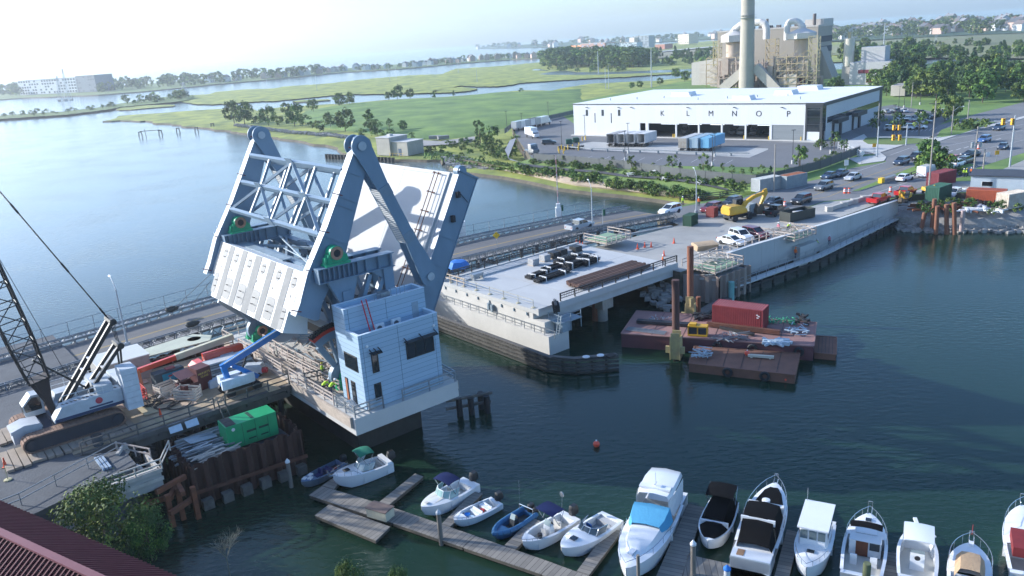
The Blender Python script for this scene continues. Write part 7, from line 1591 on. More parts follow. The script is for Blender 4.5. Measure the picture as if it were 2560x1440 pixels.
def spud(px,py,z0,yt,r,label,mat):
    p=P(px,py,z0); H_=topz(p.x,p.y,yt); q=M(); q.tube((0,0,-3),(0,0,H_),r,n=18); q.tube((0,0,H_),(0,0,H_+.03),r*.9,r*.5,18); return solo(q,'spud_pile',label,'pile',mat,(p.x,p.y,0))
spr=mt('spud_rust',(.33,.12,.05),(.11,.05,.04),.5,.8,contrast=.9,stretch=(1.5,1.5,.25))
spud(1690,868,.6,700,.44,'dark rusty steel spud pile at the near side of the big barge',mt('spud_dark',(.14,.06,.045),(.06,.035,.03),.6,.8,contrast=.9,stretch=(1,1,.3))); spud(1726,775,1.7,616,.42,'tall orange rusty spud pile at the far side of the big barge',spr)
spud(1746,785,.6,742,.32,'short rusty pile with a white cap behind the barge',spr); spud(1492,800,0,752,.6,'rusty pipe pile under the approach span',spr)
yo=mt('spud_well_yellow',(.50,.40,.16),(.34,.26,.13),1.2,.7)
for (x,y,l_) in ((1690,862,'pale yellow steel spud well on the near side of the big barge'),(1726,778,'pale yellow spud clamp on the far side of the big barge')):
    p=onb(x,y); q=M(); q.slabx([(-.8,-1.6),(.8,-1.6),(.8,.1),(.55,1.1),(-.55,1.1),(-.8,.1)],.5,.62); q.slabx([(-.8,-1.6),(.8,-1.6),(.8,.1),(.55,1.1),(-.55,1.1),(-.8,.1)],-.62,-.5); q.bx(-.5,.5,-.62,-.5,-1.6,1.6); q.bx(-.5,.5,.5,.62,-1.,1.6); q.bx(-1.1,-.63,-.7,-.4,-.8,.0); q.bx(.63,1.1,-.7,-.4,-.8,0)
    if y<800: q.tube((.2,-.7,.9),(.2,-.7,2.0),.2); q.bx(-.5,.5,-.75,-.63,1.2,2.2)
    solo(q,'spud_well',l_,'spud well',yo,p,BGZ)
p=onb(1745,838); o=thing('power_pack','yellow power pack with dark open side panels on the big barge','power pack',p,BGZ); q=M(); q.bx(-1.15,1.15,-.5,.5,.05,.25); q.bx(-1.15,1.15,-.5,.5,1.15,1.3); q.bx(-1.15,-1.05,-.5,.5,.25,1.15);q.bx(1.05,1.15,-.5,.5,.25,1.15);q.bx(-.05,.05,-.5,.5,.25,1.15); q.bx(-1.,-.2,-.4,.4,1.3,1.5); mk(q,'frame',yel,o); q=M(); q.bx(-1.,-.1,-.42,.42,.25,1.1); q.bx(.1,1.,-.42,.42,.25,.9); mkn(q,'engine',dkm,o)
def bbeam(a,b,w,name,label,mat,z=.2,h=None,cat='beam',n=1,gap=.3):
    A,B_=onb(*a),onb(*b); q=M(); A=Vector((A.x,A.y,A.z+z)); B_=Vector((B_.x,B_.y,B_.z+z)); d=(B_-A).normalized(); nn=Vector((-d.y,d.x,0))
    for k in range(n): q.beam(A+nn*k*gap-A,B_+nn*k*gap-A,w,h or w)
    return solo(q,name,label,cat,mat,A)
bbeam((1592,808),(1730,818),.35,'pipe_pile','long dark pipes lying along the barge behind the spud pile',mt('pipe_black',(.02,.025,.035)),.25,n=2,gap=.45,cat='pipe'); bbeam((1768,816),(1950,838),.5,'steel_beam','long rusty brown beam lying across the big barge',rust,.35); bbeam((1800,822),(1885,840),.3,'steel_beam','dark beam beside the long rusty beam on the barge',black,.2); 
bbeam((1563,826),(1660,838),.06,'rod_bundle','bundle of thin grey rods at the left of the big barge',galv,.08,cat='rods',n=8,gap=.16)
def bclut(x0,x1,y0,y1,n,mat,label,name,cat,L=(.6,2.),w=(.05,.12),h=.4,seed=1,z=1.8):
    random.seed(seed); c=P((x0+x1)/2,(y0+y1)/2,z); q=M()
    for k in range(n):
        p=P(random.uniform(x0,x1),random.uniform(y0,y1),z)-c; a=random.uniform(0,3.14); l=random.uniform(*L)/2; w_=random.uniform(*w); z0=random.uniform(.03,h); q.beam((p.x-l*math.cos(a),p.y-l*math.sin(a),z0),(p.x+l*math.cos(a),p.y+l*math.sin(a),z0+random.uniform(-.02,.15)),w_)
    return solo(q,name,label,cat,mat,c)
lg=mt('frame_pale_blue',(.40,.48,.54)); 
bclut(1970,2015,820,840,22,lg,'stack of pale blue steel frames at the right of the big barge','frame_stack','frames',seed=2,h=.6); bclut(1990,2020,795,815,18,black,'dark tanks and hoses at the right end of the big barge','deck_gear','gear',seed=3,h=.6,w=(.15,.3),L=(.3,.8)); bclut(1790,1860,838,852,26,galv,'loose grey rods and brackets in front of the power pack','rod_pile','rods',seed=4,L=(1,2.5)); bclut(1915,1975,855,862,14,lg,'flat grey plates and blue blocks near the front edge','deck_plates','plates',seed=5,w=(.2,.5),h=.2)
bclut(1735,1775,884,898,26,lg,'tangled heap of pale steel frames on the small barge','frame_stack','frames',seed=6,z=1.05,h=.9,L=(.8,1.6)); bclut(1625,1680,797,803,16,galv,'row of pale brackets near the far edge of the barge','bracket_row','brackets',seed=7,L=(.4,.7)); bclut(1735,1790,790,800,20,black,'black hoses and chain beside the red container','hose_heap','hose',seed=8,w=(.1,.3)); bclut(1905,1990,800,812,60,mt('net_green',(.05,.3,.15)),'green net and ropes behind the steel frames','rope_heap','rope',seed=9,L=(.3,.8))
q=M(); q.bx(-1.4,1.4,-.18,.18,.1,.35); q.bx(-1.1,-.9,-.2,.2,0,.1); q.bx(.9,1.1,-.2,.2,0,.1); solo(q,'white_channel','short white channel lying on the small barge','channel',mt('channel_cream',(.55,.52,.42)),P(1902,895,1.05),BGZ)
for x,y,z,l_,r in((1868,883,1.4,'red ball buoy sitting on the small barge',.3),(1965,947,.35,'red ball buoy hanging at the corner of the small barge',.32),(1491,1110,.25,'orange red mooring buoy floating alone in the river',.32)):
    p=P(x,y,z); o=thing('buoy',l_,'buoy',p); q=M(); q.sph((0,0,0),r,16); mk(q,'ball',mt('buoy_red',(.75,.10,.05),None,1,.4),o); q=M(); q.tube((0,0,r*.9),(0,0,r*1.3),r*.25,n=8); mk(q,'ring',pipeW,o)
# ---------------- things on the approach span ----------------
def bun(px,py,L,n,rz,label,mat=blackrail,z=5.06,h=.6,w=1.3,cat='railing bundle',name='railing_bundle',strap=True):
    o=thing(name,label,cat,P(px,py,z),BRZ+rz); random.seed(int(px)); q=M()
    for k in range(n): y=random.uniform(-w/2,w/2); z_=random.uniform(.06,h); x=random.uniform(-.25,.25); q.beam((-L/2+x,y,z_),(L/2+x,y+random.uniform(-.1,.1),z_),.07,.07)
    for k in range(int(L/.4)): q.beam((-L/2+k*.4,-w/2,h*.5),(-L/2+k*.4,w/2,h*.5),.05,h*.7)
    mk(q,'bars',mat,o)
    if strap:
        for x in(-L*.3,L*.3): q=M(); q.bx(x-.06,x+.06,-w/2-.03,w/2+.03,-.0,h+.06); mk(q,'strap',pipeW,o)
for a in ((1382,694,5.5,26,.05,'long low bundle of black railings nearest the camera on the deck'),(1345,690,3.5,20,.1,'short black bundle with a white wrapped end on the deck'),(1385,672,3.6,22,.02,'pair of black railing bundles second from the camera'),(1437,668,3.4,34,.1,'tall black bundle with white straps in the middle of the deck'),(1420,656,4.2,26,.05,'black railing stack behind the tall strapped bundle'),(1475,660,2.8,34,.12,'black bundle with protruding bar ends at the right'),(1455,648,3.,26,.1,'black bundle farthest right behind the strapped one')): bun(a[0],a[1],a[2]*1.15,a[3],a[4],a[5],h=1. if 'tall' in a[5] or 'protruding' in a[5] else .6)
def pallet(px,py,label,mat,w=1.3,h=1.):
    o=thing('pallet_stack',label,'pallet',P(px,py,5.06),BRZ); q=M(); q.bx(-w/2,w/2,-w/2,w/2,0,.12); mk(q,'pallet',wood,o); q=M()
    for k in range(4): e=random.uniform(-.06,.06); q.bx(-w/2+.05+e,w/2-.05+e,-w/2+.05,w/2-.05,.12+k*(h-.12)/4,.1+(k+1)*(h-.12)/4)
    mk(q,'load',mat,o)
pg=mt('pallet_grey',(.42,.42,.42),(.30,.30,.30),3,.8)
pallet(1334,662,'grey wrapped pallet nearest the camera on the deck',pg); pallet(1362,652,'grey wrapped pallet second along the deck',pg); pallet(1420,632,'grey flat pallet between black stacks',pg,1.5,.5); pallet(1385,645,'black wired pallet stack left of its twin',blackrail,1.4); pallet(1403,638,'black wired pallet stack right of its twin',blackrail,1.5); pallet(1440,630,'black pallet stack at the far end of the row',blackrail,1.5)
q=M(); random.seed(2)
for k in range(9): q.slabx([(-1.6+k*.36,.1+.1*(k%2)),(-1.3+k*.36,.1+.1*(k%2)),(-1.25+k*.36,.55+.05*(k%3)),(-1.65+k*.36,.55+.05*(k%3))],-6.6+random.uniform(-.3,.3),6.6+random.uniform(-.3,.3))
for x in(-5,0,5): q.bx(x,x+.3,-1.8,1.8,0,.1)
solo(q,'sheet_pile_stack','long stack of dark rusty sheet piles along the near railing','sheet pile stack',mt('stack_rust',(.14,.07,.05),(.04,.028,.025),1.2,.9,contrast=.9,stretch=(.2,1.5,1)),P(1520,692,5.06),BRZ)
bun(1390,775,2.6,24,.9,'small rack of black railings at the corner of the span',z=5.1,h=1.1,w=.8,strap=False)
q=M(); q.lathe([(1.7,0),(1.7,.25),(1.2,.9),(.01,1.15)],(0,0,1.4),6); 
for a in range(4): q.beam((1.3*math.cos(a*1.57+.8),1.3*math.sin(a*1.57+.8),0),(1.3*math.cos(a*1.57+.8),1.3*math.sin(a*1.57+.8),1.5),.05)
solo(q,'canopy_tent','small blue canopy tent behind the deck railing','tent',mt('tarp_blue',(.03,.16,.5)),P(1148,690,4.))
q=M(); q.bx(-.9,.9,-.4,.4,.5,.9); q.bx(-.8,-.7,-.4,.4,0,.5); q.bx(.7,.8,-.4,.4,0,.5); solo(q,'work_bench','grey work bench at the left edge of the deck','bench',galv,P(1193,698,5.06),BRZ)
cones=[(1441,612),(1450,615),(1457,618),(1594,622),(1612,618),(1628,618),(1685,608),(1660,640),(1831,610)]
for k,(x,y) in enumerate(cones): cone(P(x,y,ZE+.1 if x<1600 else ZE+.02),'orange traffic cone on the gravel by the end of the approach span','orange cones on the gravel works')
for x,y,l_ in ((2112,483,'left orange and white barrel at the tip of the median'),(2122,483,'right orange and white barrel at the tip of the median'),(2226,480,'orange barrel between the two red pickups'),(2446,372,'orange barrel at the end of the far median'),(1962,517,'orange barrel beside the black cars')):
    o=thing('traffic_barrel',l_,'barrel',P(x,y,ZE+.02)); q=M(); q.lathe([(.32,0),(.3,.3),(.28,.3),(.26,.6),(.24,.6),(.22,1.),(.05,1.05)],(0,0,0),12); mk(q,'body',MT['cone_orange'],o); q=M(); q.lathe([(.295,.32),(.275,.55)],(0,0,0),12); q.lathe([(.25,.65),(.235,.85)],(0,0,0),12); mk(q,'white_band',pipeW,o)
# leaning rusty piles by the rocks
for k,(a,b) in enumerate((((2312,531),(2300,576)),((2337,497),(2329,576)),((2344,515),(2340,585)),((2366,511),(2369,585)),((2385,507),(2389,586)),((2408,526),(2403,581)))):
    b0_=P(*b,0); q=M(); H_=topz(b0_.x,b0_.y,a[1])*1.02; t=P(a[0],a[1],H_)-b0_; q.tube((0,0,-1.5),(t.x,t.y,H_),.36,n=12); q.v=q.v
    m1=mt('pile_rust_pale',(.34,.15,.08),(.12,.05,.035),.5,.85,contrast=.9,stretch=(1,1,.5)) if k<5 else mt('pile_pink',(.50,.40,.38),(.4,.3,.28),.7,.8)
    o=solo(q,'leaning_pile',('pinkish white' if k==5 else 'rusty orange')+' pipe pile, '+('first','second','third','fourth','fifth','rightmost')[k]+' from the left in the row by the rocks','pile',m1,b0_)
bclut(2290,2420,517,526,22,rustO,'rusty steel beams lying on top of the rocks','steel_pile','steel pile',L=(3,7),w=(.2,.4),h=.6,seed=11,z=ZT4); bclut(2400,2500,520,530,16,pipeW,'white and pale pipes and floats lying by the orange container','pipe_pile','pipes',L=(2,6),w=(.2,.4),h=.4,seed=12,z=ZT4); bclut(2440,2500,508,516,16,black,'heap of black tyres in front of the orange container','tyre_heap','tyres',L=(.5,.8),w=(.4,.6),h=.8,seed=13,z=ZT4)
# ---------------- poles, signals, signs ----------------
def pole(name,label,b,t,z,r=.15,mat=None,cat='pole',group=None,extra=None,col=None):
    p=P(b[0],b[1],z); H_=topz(p.x,p.y,t[1])-z; q=M(); o=thing(name,label,cat,p,0,group); q.tube((0,0,0),(0,0,H_),r,r*.65,8); mk(q,'shaft',mat or galvp,o)
    if extra: extra(o,H_,p)
    return o
wp=mt('pole_wood',(.38,.35,.31),(.26,.235,.20),1,.9,stretch=(1,1,.2))
def xarm(o,H_,p): q=M(); q.beam((-1.1,.3,H_-.5),(1.1,-.3,H_-.5),.12); mk(q,'crossarm',woodG,o)
def trf(o,H_,p):
    xarm(o,H_,p)
    for dx in(-.8,.8): q=M(); q.tube((dx,0,H_-4.2),(dx,0,H_-3.1),.32,n=10); mk(q,'transformer',galv,o)
def lmp(o,H_,p): q=M(); q.path([(0,0,H_-1.4),(1.4,.2,H_-.4),(2.6,.3,H_-.3)],.05); mk(q,'arm',galvp,o); q=M(); q.sph((2.8,.3,H_-.3),.25,8,.5); mk(q,'lamp_head',pipeW,o)
UP=[((2321,482),(2340,252),'tallest wooden utility pole in the middle of the works, beside the white van',xarm),((2433,440),(2444,316),'utility pole with two grey transformers behind the blue cabin',trf),((2456,440),(2461,373),'bare wooden pole between the cabin and the junction',None),((2193,345),(2199,258),'wooden pole at the corner of the warehouse road',None),((2378,338),(2380,265),'wooden pole with a lamp arm beside the far verge',lmp),((2417,320),(2424,250),'slim bare pole on the green far verge',None),((1935,478),(1940,360),'utility pole beside the grey container office',None),((2278,268),(2281,206),'tall wooden pole behind the staff car park',xarm)]
for b,t,l_,ex in UP: pole('utility_pole',l_,b,t,ZE,.17,wp,'pole',None,ex)
for (b,t) in (((1405,373),(1404,303)),((1463,350),(1463,288)),((1563,402),(1563,327)),((1571,384),(1572,308)),((1781,414),(1782,338)),((1787,392),(1788,333)),((1981,410),(1985,325)),((2053,375),(2056,306)),((2077,384),(2081,307)),((1268,330),(1270,278)),((1305,322),(1306,283)),((1372,310),(1372,255)),((2232,345),(2237,262)),((2246,275),(2248,215)),((2260,270),(2262,210)),((2300,262),(2304,205)),((2364,300),(2366,225))):
    def sq(o,H_,p): q=M(); q.box((.0,.0,H_),(1.0,.35,.12)); mk(q,'lamp_head',dkm,o); q=M(); q.tube((0,0,0),(0,0,.9),.3,n=10); mk(q,'base',concL,o)
    pole('yard_light','slim black yard light with a square head near the warehouse',b,t,ZE,.1,dkm,'light pole','black yard lights round the warehouse',sq)
sgm=mt('signal_amber',(.75,.38,.02)); 
def mast_arm(b,t,e,heads,l_):
    def ex(o,H_,p):
        zz=topz(p.x,p.y,e[2] if len(e)>2 else e[1]); a=P(e[0],e[1],zz); v=a-p; q=M(); q.tube((0,0,zz-p.z),(v.x,v.y,v.z),.15,.09,8); mk(q,'mast_arm',galvp,o)
        for f in heads: c=Vector((v.x*f,v.y*f,v.z)); q=M(); q.box(c+Vector((0,0,-.1)),(.6,.6,1.3)); h_=mk(q,'signal_head',sgm,o); q=M(); [q.tube(c+Vector((0,-.31,dz)),c+Vector((0,-.33,dz)),.14,n=10) for dz in(-.5,-.1,.3)]; mk(q,'lens',black,h_)
    pole('signal_mast',l_,b,t,ZE,.2,galvp,'traffic signal',None,ex)
mast_arm((2192,392),(2198,316),(2353,343),(.25,.35),'grey signal mast with a long white arm over the side road'); mast_arm((2265,363),(2268,311),(2235,318),(.6,1.),'short grey signal mast on the parking island'); mast_arm((2524,417),(2541,289),(2485,303),(.1,.55),'tall white signal pole with two amber signal heads at the right')
def sg(o,H_,p): q=M(); q.box((.3,0,H_-.6),(.35,.35,1.1)); mk(q,'signal_head',mt('signal_green',(.02,.10,.05)),o)
pole('traffic_signal','slim signal post with a dark green head beside the barrier gate',(1403,548),(1403,512),ZR,.06,galvp,'traffic signal',None,sg); pole('traffic_signal','slim signal post with a dark green head right of the silver pickup',(1507,562),(1506,523),ZR,.06,galvp,'traffic signal',None,sg)
def gate(o,H_,p): q=M(); q.bx(-.5,.5,-.5,.5,0,2.2); q.bx(-.35,.35,-.35,.35,2.2,2.9); mk(q,'gate_cabinet',pipeW,o); q=M(); q.bx(-.08,.08,-.05,.05,2.5,H_); mk(q,'raised_arm',mt('gate_arm',(.75,.72,.70),(.65,.2,.15),.6,.5,contrast=.15,stretch=(.01,.01,1)),o)
pole('barrier_gate','white road barrier gate with its arm raised on the bailey bridge walkway',(1397,548),(1397,388),ZR,.05,pipeW,'barrier gate',None,gate); 
pole('barrier_gate','white gate cabinet at the bailey bridge behind the leaf edge',(1158,590),(1157,545),ZR,.05,pipeW,'barrier gate',None,lambda o,H_,p:mk(M().bx(-.5,.5,-.5,.5,0,2.6),'gate_cabinet',pipeW,o))
p=P(1243,618,ZR); o=thing('warning_sign','yellow diamond arrow sign on the near side of the bailey bridge','sign',p); q=M(); q.tube((0,0,0),(0,0,2.2),.04); mk(q,'post',galv,o); q=M(); q.box((0,-.06,2.0),(.85,.03,.85),0,R_(45)); f_=mk(q,'panel',mt('sign_yellow',(.80,.50,.02)),o); q=M(); q.beam((-.1,-.09,1.7),(.02,-.09,2.1),.1,.02); q.beam((.02,-.09,2.1),(.2,-.09,2.35),.1,.02); mk(q,'arrow_mark',black,f_)
for x,y,yt_s,shape,l_ in((2154,412,380,'d','white diamond sign on the pavement by the dark fence'),(2114,440,403,'r','white rectangular sign beside the queueing cars'),(2469,392,384,'r','small white sign behind the works pole'),(2490,405,378,'y','small amber signal post near the right edge'),(2184,388,360,'y','small amber signal on a white post at the corner')):
    p=P(x,y,ZE); H_=topz(p.x,p.y,yt_s)-ZE; o=thing('road_sign',l_,'sign',p); q=M(); q.tube((0,0,0),(0,0,H_),.05); mk(q,'post',galv,o); q=M(); q.box((0,-.07,H_-.3),(.9,.04,.9 if shape!='r' else 1.2),0,R_(45) if shape=='d' else 0); mk(q,'panel',sgm if shape=='y' else pipeW,o)
p=P(2203,457,ZE+.16); q=M(); q.bx(-.6,.6,-.4,.4,0,1.); q2=solo(q,'crash_cushion','yellow and black crash cushion on the grass median','crash cushion',mt('sign_yellow',(.8,.5,.02)),p,BRZ); q=M(); q.bx(0,5,-.3,.3,0,.8); solo(q,'guard_barrier','grey barrier behind the yellow crash cushion on the median','barrier',galv,p+BS*.8,BRZ)
# far poles and pylons
for b,t,z in (((1496,182),(1496,128),.8),((1629,222),(1629,126),.8),((1514,222),(1514,170),.8),((1522,222),(1523,163),.8),((2208,135),(2215,58),8),((668,215),(674,185),.8),((793,227),(790,185),.8),((975,203),(973,160),.8),((991,198),(988,148),.8),((1146,182),(1145,145),.8),((1193,205),(1192,170),.8),((1278,168),(1277,135),.8),((2341,108),(2343,85),8),((2337,110),(2338,88),8)):
    pole('transmission_pole','slim pale transmission pole standing in the marsh',b,t,z,.45 if t[0] in(1629,1496,2215) else .22,galvp,'pole','transmission poles across the marsh')
for b,t,z in (((462,232),(458,205),1.6),((172,250),(156,172),.5),((155,252),(150,190),.5)):
    def lt_(o,H_,p): 
        q=M()
        for i,j in((-1,-1),(1,-1),(1,1),(-1,1)): q.beam((i*3,j*3,0),(i*.5,j*.5,H_),.22)
        for k in range(5): z0=H_*k/5; w0=3-2.5*k/5; w1=3-2.5*(k+1)/5; q.beam((-w0,-w0,z0),(w1,-w1,z0+H_/5),.15); q.beam((w0,-w0,z0),(-w1,-w1,z0+H_/5),.15); q.beam((-w0,w0,z0),(w1,w1,z0+H_/5),.15)
        q.beam((-4,0,H_*.9),(4,0,H_*.9),.25); mk(q,'lattice',galvp,o); q=M(); q.bx(-4.5,-2.,-2,2,-1,1.5); q.bx(2,4.5,-2,2,-1,1.5); mkn(q,'footing',conc,o)
    pole('pylon','steel lattice pylon in the hazy river near the causeway',b,t,z,.15,galvp,'pylon','lattice pylons at the left',lt_)
# old pile bents in the river on the left
for k,(x,y) in enumerate(((352,342),(402,338),(446,332),(492,330),(532,320))):
    q=M(); 
    for a,b in((-1,-.6),(1,-.6),(-1,.6),(1,.6)): q.beam((a*1.1,b,-1),(a*.6,b*.6,2.4),.22)
    q.bx(-.9,.9,-.6,.6,2.35,2.7); solo(q,'pile_bent','old timber pile bent standing in the river, '+('first','second','third','fourth','fifth')[k]+' from the left','pile bent',woodG,P(x,y,0))
a,b=P(352,342,0),P(402,338,0); q=M(); q.beam((0,0,2.85),b-a+Vector((0,0,2.85)),.3,.3); q.beam((3,0,-1),(2.6,0,4.),.22); solo(q,'timber_beam','old timber beam spanning the two leftmost pile bents','beam',woodG,a)
# shore building and cofferdam in the inlet behind the leaf
p=P(944,388,1.); o=thing('pump_house','pale stained concrete pump house at the edge of the inlet','building',p,az2rz(128)); k=(p-CAM).length/FPX
H_=topz(p.x,p.y,345)-1; q=M(); q.bx(0,6.5,0,9,0,H_); q.bx(6.5,14,1,9,0,H_-1.4); mk(q,'wall',mt('pump_wall',(.44,.42,.36),(.30,.28,.24),.4,.85,contrast=.8),o); q=M(); q.bx(-.2,6.6,-.2,9.2,H_,H_+.25); q.bx(6.6,14.2,.8,9.2,H_-1.4,H_-1.2); q.box((3,4,H_+.6),(1.5,1.5,.7)); mk(q,'roof',concL,o); q=M(); q.bx(9.5,11,.95,.99,.3,2.4); mk(q,'door',mt('door_blue',(.06,.10,.16)),o); q=M()
for i in range(5): q.beam((7+i*1.6,-1,.0),(7+i*1.6,-1,1.1),.06)
q.beam((7,-1,1.1),(14,-1,1.1),.05); mk(q,'railing',mt('sign_yellow',(.8,.5,.02)),o)
a,b=P(814,391,.8)-BO,P(988,401,.8)-BO; sheet('cofferdam_wall','dark corrugated sheet pile wall standing in the inlet below the pump house',[(a.dot(BS),a.dot(BT)),(b.dot(BS),b.dot(BT))],-1,1.7,.6,1.7,mt('cofferdam_dark',(.10,.09,.075),(.03,.028,.025),.8,.9))
for k,(x,y) in enumerate(((1087,347),(1108,347),(1165,357))):
    q=M(); q.bx(-2.2,2.2,-1.2,1.2,0,1.1); q.bx(-2.3,2.3,-1.3,1.3,1.1,1.25); solo(q,'material_stack',('left','middle','right')[k]+' one of three low stacks beside the gravel track','stack',mt('stack_grey',(.22,.22,.22)),P(x,y,1.32),.3*k)
# picnic tables
for k,(x,y) in enumerate(((1577,441),(1666,451),(1640,434),(1730,441),(1754,461),(1806,452))):
    o=thing('picnic_table','white picnic table on the park lawn, '+('far left','third from the left','second from the left','fourth from the left near the path','nearest the shrubs','far right')[k],'picnic table',pz(x,y)+Vector((0,0,.1)),.4*k); q=M(); q.bx(-1,1,-.4,.4,.72,.78); mk(q,'table_top',pipeW,o); q=M(); q.bx(-1,1,-.95,-.65,.42,.47); q.cut(); q.bx(-1,1,.65,.95,.42,.47); mkn(q,'bench',pipeW,o); q=M()
    for s_ in(-.7,.7): q.beam((s_,-.8,0),(s_,.1,.75),.1); q.beam((s_,.8,0),(s_,-.1,.75),.1); q.cut()
    mkn(q,'leg',pipeW,o)
# road markings
def mark(px,z,w_,mat,name='road_marking'):
    W_=[P(x,y,z) for x,y in px]; q=M()
    for a,b in zip(W_,W_[1:]): d=(b-a).normalized(); nn=Vector((-d.y,d.x,0))*w_/2; q.add([a-nn,b-nn,b+nn,a+nn],[(0,1,2,3)])
    return struct(q,name,mat)
ZM=ZE+.024
for L_ in ([(1940,512),(2070,492),(2160,455),(2262,420),(2330,392)],[(1900,520),(2000,500),(2170,440),(2250,412)]): mark(L_,ZM,.14,yl)
for L_ in ([(1990,478),(2060,455),(2130,432),(2215,405)],[(2030,520),(2160,492),(2262,458),(2340,435)],[(2225,388),(2275,370),(2330,372)],[(2300,360),(2420,340),(2560,310)],[(2330,372),(2440,350),(2560,325)],[(2350,400),(2460,372),(2560,350)],[(2280,372),(2340,386)]): mark(L_,ZM,.14,wl_)
for k in range(13): x=2090+k*13; mark([(x,478-k*4.3),(x+24,476-k*4.3)],ZM+.004,.12,yl)
for k in range(9): x=1480+k*44; mark([(x,390+k*1.2),(x-16,398+k*1.3)],ZE+.03,.12,wl_)
for k in range(8): mark([(2350+k*20,385-k*5),(2362+k*20,381-k*5)],ZM+.004,.3,wl_)
for k in range(10): mark([(2235+k*11,333-k*.8),(2243+k*11,326-k*.8)],ZE+.036,.1,wl_)
# ---------------- marina ----------------
plank=bandmat('dock_planks',(.27,.245,.21),(.07,.065,.055),.42,'X',.09,.9,sc_=1.6,cv=(.13,.12,.105))
cd_=lambda x,y:(720+x/2.783,1110+y/2.783); ce_=lambda x,y:(1500+x/2.415,1180+y/2.415)
def dock(name,label,q4,z=.55,th=.35,cat='dock',conv=cd_):
    W_=[P(*conv(*c),z) for c in q4]; d=(W_[3]-W_[0]).normalized() if (W_[3]-W_[0]).length>(W_[1]-W_[0]).length else (W_[1]-W_[0]).normalized(); rz=math.atan2(d.y,d.x); o=thing(name,label,cat,(W_[0].x,W_[0].y,0),rz); R2=Matrix.Rotation(-rz,3,'Z'); b=Vector((W_[0].x,W_[0].y,0)); L=[R2@(w-b) for w in W_]
    q=M(); q.prism([(l.x,l.y) for l in L],z-.06,z); mk(q,'planking',plank,o,False)
    c=sum((Vector((l.x,l.y,0)) for l in L),Vector())/4; q=M(); q.prism([(c.x+(l.x-c.x)*.985,c.y+(l.y-c.y)*.97) for l in L],z-.32,z-.062); mk(q,'frame',mt('dock_frame',(.12,.105,.08),(.06,.055,.045),1,.9),o,False)
    x0,x1=min(l.x for l in L),max(l.x for l in L); y0,y1=min(l.y for l in L),max(l.y for l in L); q=M(); n=max(2,int((x1-x0)/1.6))
    for k in range(n): xx=x0+(x1-x0)*(k+.15)/n; q.bx(xx,xx+(x1-x0)/n*.5,c.y-abs(y1-y0)*.3,c.y+abs(y1-y0)*.3,-.2,z-.33) if n<9 else q.bx(xx,xx+(x1-x0)/n*.5,c.y-.5,c.y+.5,-.2,z-.33)
    mkn(q,'float',black,o); return o
dock('dock_section','first weathered section of the long floating dock at its left end',[(145,355),(235,292),(448,355),(358,428)]); dock('dock_section','second section of the long dock carrying the dock box',[(359,429),(449,356),(814,469),(724,547)])
dock('dock_section','third section of the long dock beside the tall piling',[(726,549),(816,471),(1299,637),(1214,717)]); dock('dock_section','fourth section of the long dock below the runabouts',[(1216,719),(1301,639),(1844,827),(1759,904)]); dock('dock_section','last section of the long dock leaving the bottom of the photo',[(1761,906),(1846,829),(2400,1030),(2300,1110)])
dock('float_platform','separate grey timber float in front of the long dock',[(185,495),(285,420),(712,575),(610,672)],.6)
for l_,q4,cv_ in (('narrow finger float pointing out with two white fenders',[(632,405),(690,432),(942,226),(884,204)],cd_),('short finger float between the first two boats',[(236,290),(318,312),(455,160),(382,190)],cd_),('finger float between the navy topped boat and the small white skiff',[(1068,556),(1128,575),(1352,345),(1290,328)],cd_),('finger float between the blue boat and the centre console boat',[(1505,705),(1580,735),(1775,545),(1700,512)],cd_),('finger float right of the white runabout',[(2008,885),(2092,915),(2322,606),(2232,586)],cd_),('wide finger float between the big cruiser and the black covered boat',[(330,650),(488,650),(632,212),(530,192)],ce_),('finger float left of the white pilothouse boat',[(1050,640),(1140,640),(1207,366),(1128,346)],ce_),('short finger float between two centre console boats',[(1698,640),(1800,640),(1797,490),(1703,478)],ce_),('cross dock at the bottom between the covered boat and the cruiser',[(495,650),(532,498),(905,582),(1060,650)],ce_)): dock('finger_dock',l_,q4,.5,conv=cv_)
def pil(px,py,yt,r,label,cap=None,mat=None,z=0):
    p=P(px,py,z); H_=topz(p.x,p.y,yt); o=thing('piling',label,'piling',(p.x,p.y,0)); q=M(); q.tube((0,0,-2),(0,0,H_),r,r*.9,12); mk(q,'shaft',mat or mt('piling_grey',(.24,.215,.18),(.13,.115,.10),1,.9,stretch=(1,1,.2)),o)
    if cap: q=M(); q.lathe([(r*1.1,0),(r*1.1,.12),(.01,.4)],(0,0,H_),12); mk(q,'cap',cap,o)
pil(729,1218,1156,.2,'grey piling with a white cap left of the small blue boat',pipeW); pil(1104,1362,1284,.19,'tall piling with a white cap beside the long dock',mt('cap_grey',(.5,.52,.54))); pil(1733,1452,1362,.2,'piling with a white cap by the black covered boat',pipeW); pil(1597,1480,1388,.13,'thin piling in front of the big cruiser bow'); pil(2163,1480,1408,.28,'thick green stained piling behind the fishing boat',None,mt('piling_green',(.17,.19,.09),(.1,.11,.06),1,.9)); pil(1817,1475,1424,.24,'white piling with a blue top at the bottom edge',mt('cap_blue',(.03,.2,.6)),pipeW)
o=thing('dock_box','cream dock storage box with a brown lid on the long dock','storage box',P(952,1290,.55),az2rz(121)); q=M(); q.bx(-1,1,-.55,.55,0,.8); mk(q,'box',mt('box_cream',(.50,.48,.36)),o); q=M(); q.slabx([(-.62,.8),(.62,.8),(.6,.86),(0,.95),(-.6,.86)],-1.06,1.06); mk(q,'lid',mt('lid_brown',(.17,.12,.10)),o)
